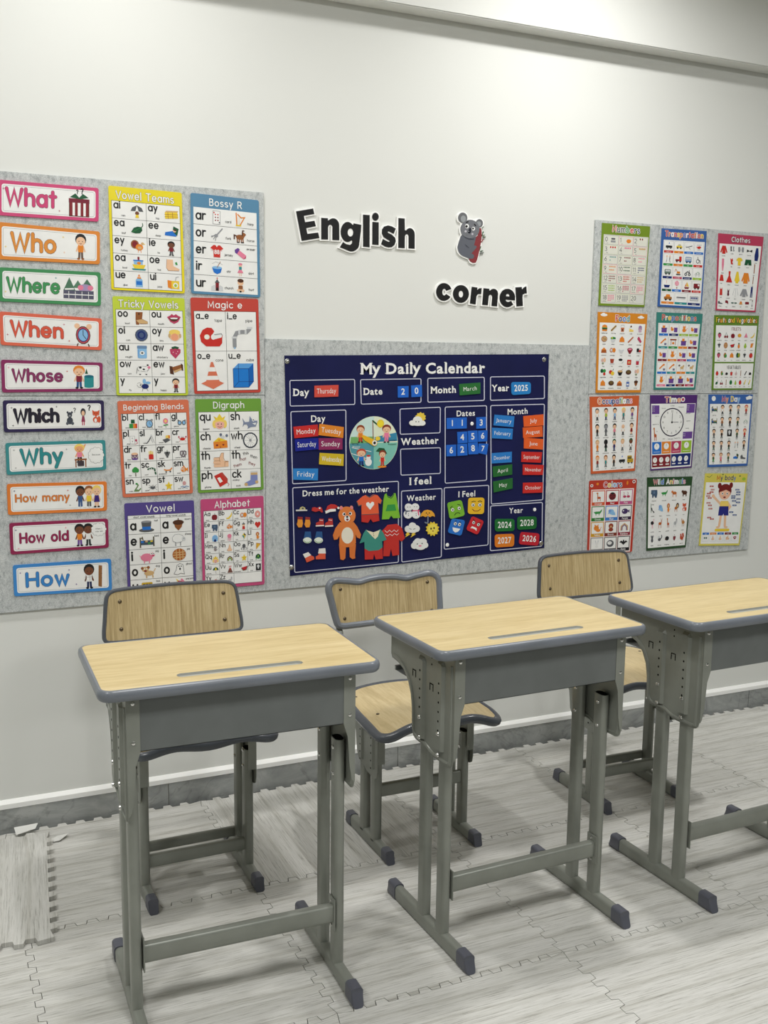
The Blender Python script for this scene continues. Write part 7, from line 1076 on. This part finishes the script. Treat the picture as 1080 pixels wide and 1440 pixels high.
cutout('weather_sun', bx(Dq, 190, 360, 285, 463), [('rays', (236, 206, 60), [(5+(5 if k % 2 else 3.9)*math.cos(2*PI*k/24), 5+(5 if k % 2 else 3.9)*math.sin(2*PI*k/24)) for k in range(24)]), ('face', (242, 222, 90), E(5, 5, 3.3, 3.3))], lambda I: (I.ell(3.8, 4.8, .55, .7, 'k'), I.ell(6, 4.4, .55, .7, 'k'), I.ell(5.2, 6.4, .5, .4, 'R')), 'yellow sun with pointed rays and a face', 'weather card', WG2)
cutout('weather_cloud', bx(Dq, 88, 475, 207, 558), clouds([(2, 6.4, 1.9, 2.6), (4.2, 3, 2.2, 2.8), (7, 2.8, 2.2, 2.6), (8.4, 5.8, 1.6, 2.4), (5.4, 7.4, 3, 2.4), (2.6, 4, 1.4, 2)]), lambda I: (I.ell(3.6, 4.8, .35, .5, 'k'), I.ell(6.4, 4.4, .35, .5, 'k'), I.ell(5.2, 6.4, .9, .6, 'p')), 'plump white cloud with a pink mouth, lowest weather card', 'weather card', WG2)
# feelings
def tile(q, c, art, lb):
    Q = Quad(q, DC+.0028, 10, 10); cd_ = card('feeling_card', Q, colmat(c), 1.6, .0026, lb, 'face card', 'feeling face cards on the calendar'); I = Ink(Q); I.z = .0001
    art(I); I.done('printed_face', M['print'], cd_)
def eyes(I, x1, x2, y, s=1.2):
    for x in (x1, x2): I.ell(x, y, s, s, 'k'); 
    for x in (x1, x2): I.ell(x, y, s*.88, s*.88, 'w')
    for x in (x1, x2): I.ell(x+.1, y+.1, s*.42, s*.42, 'k')
tile(Dq((338, 232), (438, 210), (462, 318), (356, 345)), (126, 186, 56), lambda I: (eyes(I, 2.8, 7.2, 4.8), I.line([(1.4, 3.4), (3, 2.6)], .4, 'k'), I.line([(6.6, 2.2), (8.4, 3)], .4, 'k'), I.line([(3.4, 8.2), (4.6, 7.2), (6, 7.2), (7, 8)], .4, 'k')), 'lime green worried face card')
tile(Dq((485, 197), (596, 195), (592, 308), (481, 308)), (238, 190, 44), lambda I: (eyes(I, 3, 7.2, 4.4), I.line([(2, 2.6), (3.2, 2.1), (4.4, 2.4)], .4, 'k'), I.line([(6, 2.4), (7.2, 2), (8.4, 2.5)], .4, 'k'), I.line([(2.6, 7), (4, 8.2), (6.2, 8.2), (7.6, 7)], .4, 'R')), 'yellow smiling face card')
tile(Dq((372, 338), (463, 352), (436, 460), (341, 437)), (40, 116, 206), lambda I: (eyes(I, 3.4, 6.6, 3.2), I.line([(2.6, 1.6), (3.8, 1.2)], .4, 'k'), I.line([(6, 1.4), (7.2, 1.8)], .4, 'k'), I.poly([(2.2, 5.8), (8, 5.8), (6.8, 8), (5, 8.8), (3.2, 7.8)], 'w')), 'blue laughing face card')
tile(Dq((512, 322), (594, 358), (549, 453), (469, 417)), (204, 42, 50), lambda I: (eyes(I, 3, 7, 3.6), I.line([(1.6, 1.6), (3.8, 2.8)], .5, 'k'), I.line([(8.2, 1.8), (6, 2.8)], .5, 'k'), I.poly([(2.4, 8), (3, 6.2), (7, 6.2), (7.8, 8), (6, 7.4), (4, 7.4)], 'w')), 'red angry face card, tilted')

# ------------------------------------------------------------------ cut-out words and koala on the bare wall
def solid_ink(I, name, mat, parent, th):
    bm = bmesh.new(); vs = [bm.verts.new(v) for v in I.V]
    for f in I.F:
        try: bm.faces.new([vs[i] for i in f])
        except ValueError: pass
    bmesh.ops.remove_doubles(bm, verts=bm.verts[:], dist=1e-6)
    r = bmesh.ops.extrude_face_region(bm, geom=bm.faces[:]); bmesh.ops.translate(bm, vec=(0, th, 0), verts=[e for e in r['geom'] if isinstance(e, bmesh.types.BMVert)])
    return obj(name, bm, mat, parent)
def arc(cx, cy, rx, ry, a0, a1, n=12): return [(cx+rx*math.cos(math.radians(a0+(a1-a0)*k/n)), cy+ry*math.sin(math.radians(a0+(a1-a0)*k/n))) for k in range(n+1)]
def wallword(label, mid, scale, letters):
    """letters: (name, origin, outline, holes) measured on enlarged crops of the sign, v down"""
    a = on_wall(*mid, .005); root = thing('wall_lettering', a, 0, label, 'sign', 'cut-out words on the white wall')
    def fn_for(org): return lambda u, v, dd=0: (lambda p: Vector((p.x-a.x, -dd, p.z-a.z)))(on_wall(org[0]+u/scale, org[1]+v/scale, .005))
    back = bmesh.new()
    for k, (org, out, holes) in enumerate(letters):
        f = fn_for(org); I = Ink(f); I.z = .00004*(k % 3)
        I.poly(out, 'w'); I.line(out, 4.2*scale*.95, 'w', closed=True)
        vs = [back.verts.new(v) for v in I.V]
        for q in I.F:
            try: back.faces.new([vs[i] for i in q])
            except ValueError: pass
    r = bmesh.ops.extrude_face_region(back, geom=back.faces[:]); bmesh.ops.translate(back, vec=(0, .0048, 0), verts=[e for e in r['geom'] if isinstance(e, bmesh.types.BMVert)])
    obj('foam_backing', back, M['trim'], root)
    for k, (org, out, holes) in enumerate(letters):
        f = fn_for(org); bm = bmesh.new(); loops = [out]+holes; flat = [p for l in loops for p in l]; z1, z0 = .0011, .0002
        T = [bm.verts.new(f(u, v, z1)) for u, v in flat]; B = [bm.verts.new(f(u, v, z0)) for u, v in flat]
        for q in tessellate_polygon([[Vector((u, v, 0)) for u, v in l] for l in loops]):
            try: bm.faces.new([T[i] for i in q])
            except ValueError: pass
        i0 = 0
        for l in loops:
            for i in range(len(l)): j = (i+1) % len(l); bm.faces.new((T[i0+i], T[i0+j], B[i0+j], B[i0+i]))
            i0 += len(l)
        bmesh.ops.recalc_face_normals(bm, faces=bm.faces[:])
        if sum(p.normal.y*p.calc_area() for p in bm.faces) > 0: bmesh.ops.reverse_faces(bm, faces=bm.faces[:])
        obj('letter', bm, M['black_foam'], root)
e1, e2, c1, c2 = (410, 285), (500, 285), (608, 390), (672, 390)
wallword('black cut-out word English with white edges, above the calendar', (500, 325), 12, [
 (e1, [(75, 148), (362, 98), (382, 190), (205, 222), (228, 330), (386, 306), (408, 398), (246, 430), (266, 528), (448, 504), (468, 597), (170, 645)], []),
 (e1, [(500, 256), (612, 264), (612, 300)]+arc(700, 385, 102, 122, -130, 0, 8)+[(804, 635), (688, 630), (688, 430)]+arc(652, 425, 38, 52, 0, -180, 8)+[(614, 622), (500, 620)], []),
 (e1, [(1036, 378), (1046, 350), (1175, 374), (1168, 480), (1140, 700)]+arc(1010, 690, 132, 134, 5, 122, 9)+[(815, 752), (868, 664), (920, 700), (985, 714), (1015, 690), (1022, 655)]+arc(945, 495, 118, 170, 55, 312, 16), [arc(992, 504, 48, 68, 0, 342, 14)]),
 (e2, [(125, 202), (237, 210), (235, 752), (126, 742)], []),
 (e2, [(283, 325), (390, 332), (388, 715), (281, 707)], []), (e2, arc(334, 238, 56, 68, 0, 345, 20), []),
 (e2, [(678, 438), (640, 528), (590, 500), (556, 484), (540, 494), (548, 510), (610, 540), (664, 590), (678, 650), (655, 715), (610, 750), (560, 756), (500, 742), (430, 700), (460, 612), (510, 640), (556, 662), (574, 658), (572, 644), (530, 620), (470, 580), (442, 520), (446, 450), (480, 404), (545, 384), (610, 400)], []),
 (e2, [(723, 260), (828, 268), (830, 465)]+arc(915, 540, 82, 110, -140, 0, 8)+[(996, 778), (893, 770), (893, 580)]+arc(862, 578, 32, 46, 0, -180, 8)+[(828, 768), (720, 762)], [])])
wallword('black cut-out word corner with white edges, below the koala', (676, 414), 15, [
 (c1, [(390, 248), (292, 285)]+arc(248, 312, 42, 72, -50, -310, 10)+[(292, 352), (376, 410)]+arc(242, 308, 164, 188, 35, 340, 20), []),
 (c1, arc(600, 350, 168, 188, 0, 345, 24), [arc(600, 354, 48, 72, 0, 342, 14)]),
 (c1, [(828, 198), (948, 215), (944, 268), (985, 232), (1038, 226), (1026, 355), (985, 352), (950, 362), (928, 400), (908, 572), (790, 552)], []),
 (c2, [(118, 228), (240, 242), (238, 278)]+arc(330, 340, 92, 98, -140, 0, 8)+[(402, 612), (285, 602), (300, 420)]+arc(262, 418, 36, 52, 0, -170, 8)+[(208, 588), (90, 580)], []),
 (c2, [(780, 488), (590, 470)]+arc(635, 478, 50, 42, 175, 50, 6)+[(700, 498), (745, 578)]+arc(620, 435, 165, 194, 50, 350, 20), [[(590, 400), (598, 362), (628, 345), (655, 362), (664, 404)]]),
 (c2, [(790, 212), (922, 204), (930, 256), (970, 212), (1020, 190), (1030, 338), (985, 340), (945, 366), (938, 420), (946, 602), (812, 614)], [])])
# koala
K = lambda x, y: (630+x/14.4, 285+y/14.4)
Kc = Flat(661, 334, .0045); kroot = thing('koala_cutout', Kc.a, 0, 'grey koala hugging a red branch, cut-out on the white wall', 'decoration')
def kfn(u, v, dd=0): p = on_wall(*K(u, v), .0045)-Kc.a; p.y = -dd; return p
def ksolid(name, pts, c, z0, z1, mat=None, parent=None):
    bm = bmesh.new(); extr(bm, pts, kfn, z0, z1); return obj(name, bm, mat or colmat(c, .6), parent or kroot)
body = [(290, 640), (235, 740), (200, 850), (192, 910), (210, 990), (250, 1045), (310, 1085), (390, 1115), (440, 1135), (500, 1132), (528, 1085), (505, 1045), (470, 1030), (520, 975), (575, 900), (560, 870), (525, 860), (560, 700), (480, 640)]
trunk = [(612, 515), (665, 515), (682, 600), (680, 720), (655, 860), (625, 1010), (590, 1150), (560, 1215), (500, 1222), (445, 1190), (425, 1150), (440, 1060), (480, 970), (530, 860), (540, 720), (600, 660)]
def grow(pts, m):
    cx = sum(p[0] for p in pts)/len(pts); cy = sum(p[1] for p in pts)/len(pts); o = []
    for p in pts: v = Vector((p[0]-cx, p[1]-cy)); v = v*((v.length+m)/v.length); o.append((cx+v.x, cy+v.y))
    return o
W_ = (240, 240, 236)
for nm, pts in (('foam_backing', grow(body, 26)), ('foam_backing', grow(trunk, 26)), ('foam_backing', E(440, 540, 215, 222, 26)), ('foam_backing', E(295, 308, 118, 128)), ('foam_backing', E(632, 418, 95, 105))): ksolid(nm, pts, W_, -.0044, .0002+.0001*(len(pts) % 3), M['trim'])
ksolid('branch', trunk, (132, 44, 50), .0002, .0012); ksolid('body', smoothpath(body, 2), (92, 95, 104), .0006, .0016)
for cx, cy, rx, ry, ix, iy, jx, jy in ((295, 305, 93, 105, 305, 330, 52, 70), (632, 418, 72, 84, 620, 430, 46, 52)):
    e = ksolid('ear', E(cx, cy, rx, ry, 22), (102, 104, 107), .0004, .0014); ksolid('inner_ear', E(ix, iy, jx, jy, 18), (148, 152, 155), .0014, .0018, parent=e)
ksolid('head', E(440, 535, 192, 188, 28), (112, 114, 120), .0012, .0022)
I = Ink(kfn); I.z = .0024
I.line([(365, 402), (400, 388)], 26, 'k'); I.line([(530, 440), (552, 468)], 26, 'k')
I.ell(378, 478, 40, 46, 'w'); I.ell(508, 528, 34, 38, 'w'); I.ell(368, 482, 26, 28, 'k'); I.ell(500, 526, 20, 22, 'k'); I.ell(350, 582, 22, 22, (200, 196, 204)); I.ell(488, 636, 20, 22, (200, 196, 204))
I.poly([(435, 505), (462, 530), (460, 590), (440, 628), (405, 622), (392, 590), (410, 550)], (24, 26, 38)); I.ell(412, 582, 12, 10, 'g')
I.line([(340, 850), (420, 915)], 10, (66, 68, 80)); I.line([(340, 700), (430, 735), (520, 735)], 14, (78, 80, 92)); I.line([(365, 655), (385, 665)], 8, 'G')
I.done('printed_details', M['ink'], kroot)
for a, b, c in (((680, 680), (715, 590), 'N'), ((685, 670), (740, 655), (120, 130, 110)), ((700, 690), (760, 690), (120, 130, 110)), ((690, 510), (720, 490), (130, 140, 125)), ((672, 800), (718, 745), 'R'), ((635, 970), (660, 890), 'N'), ((650, 985), (705, 972), (110, 130, 110)), ((655, 1028), (718, 1010), (120, 125, 120))):
    I = Ink(kfn); I.z = .0004; I.line([a, b], 18, c); solid_ink(I, 'twig', colmat(COL[c] if isinstance(c, str) else c, .6), kroot, .004)
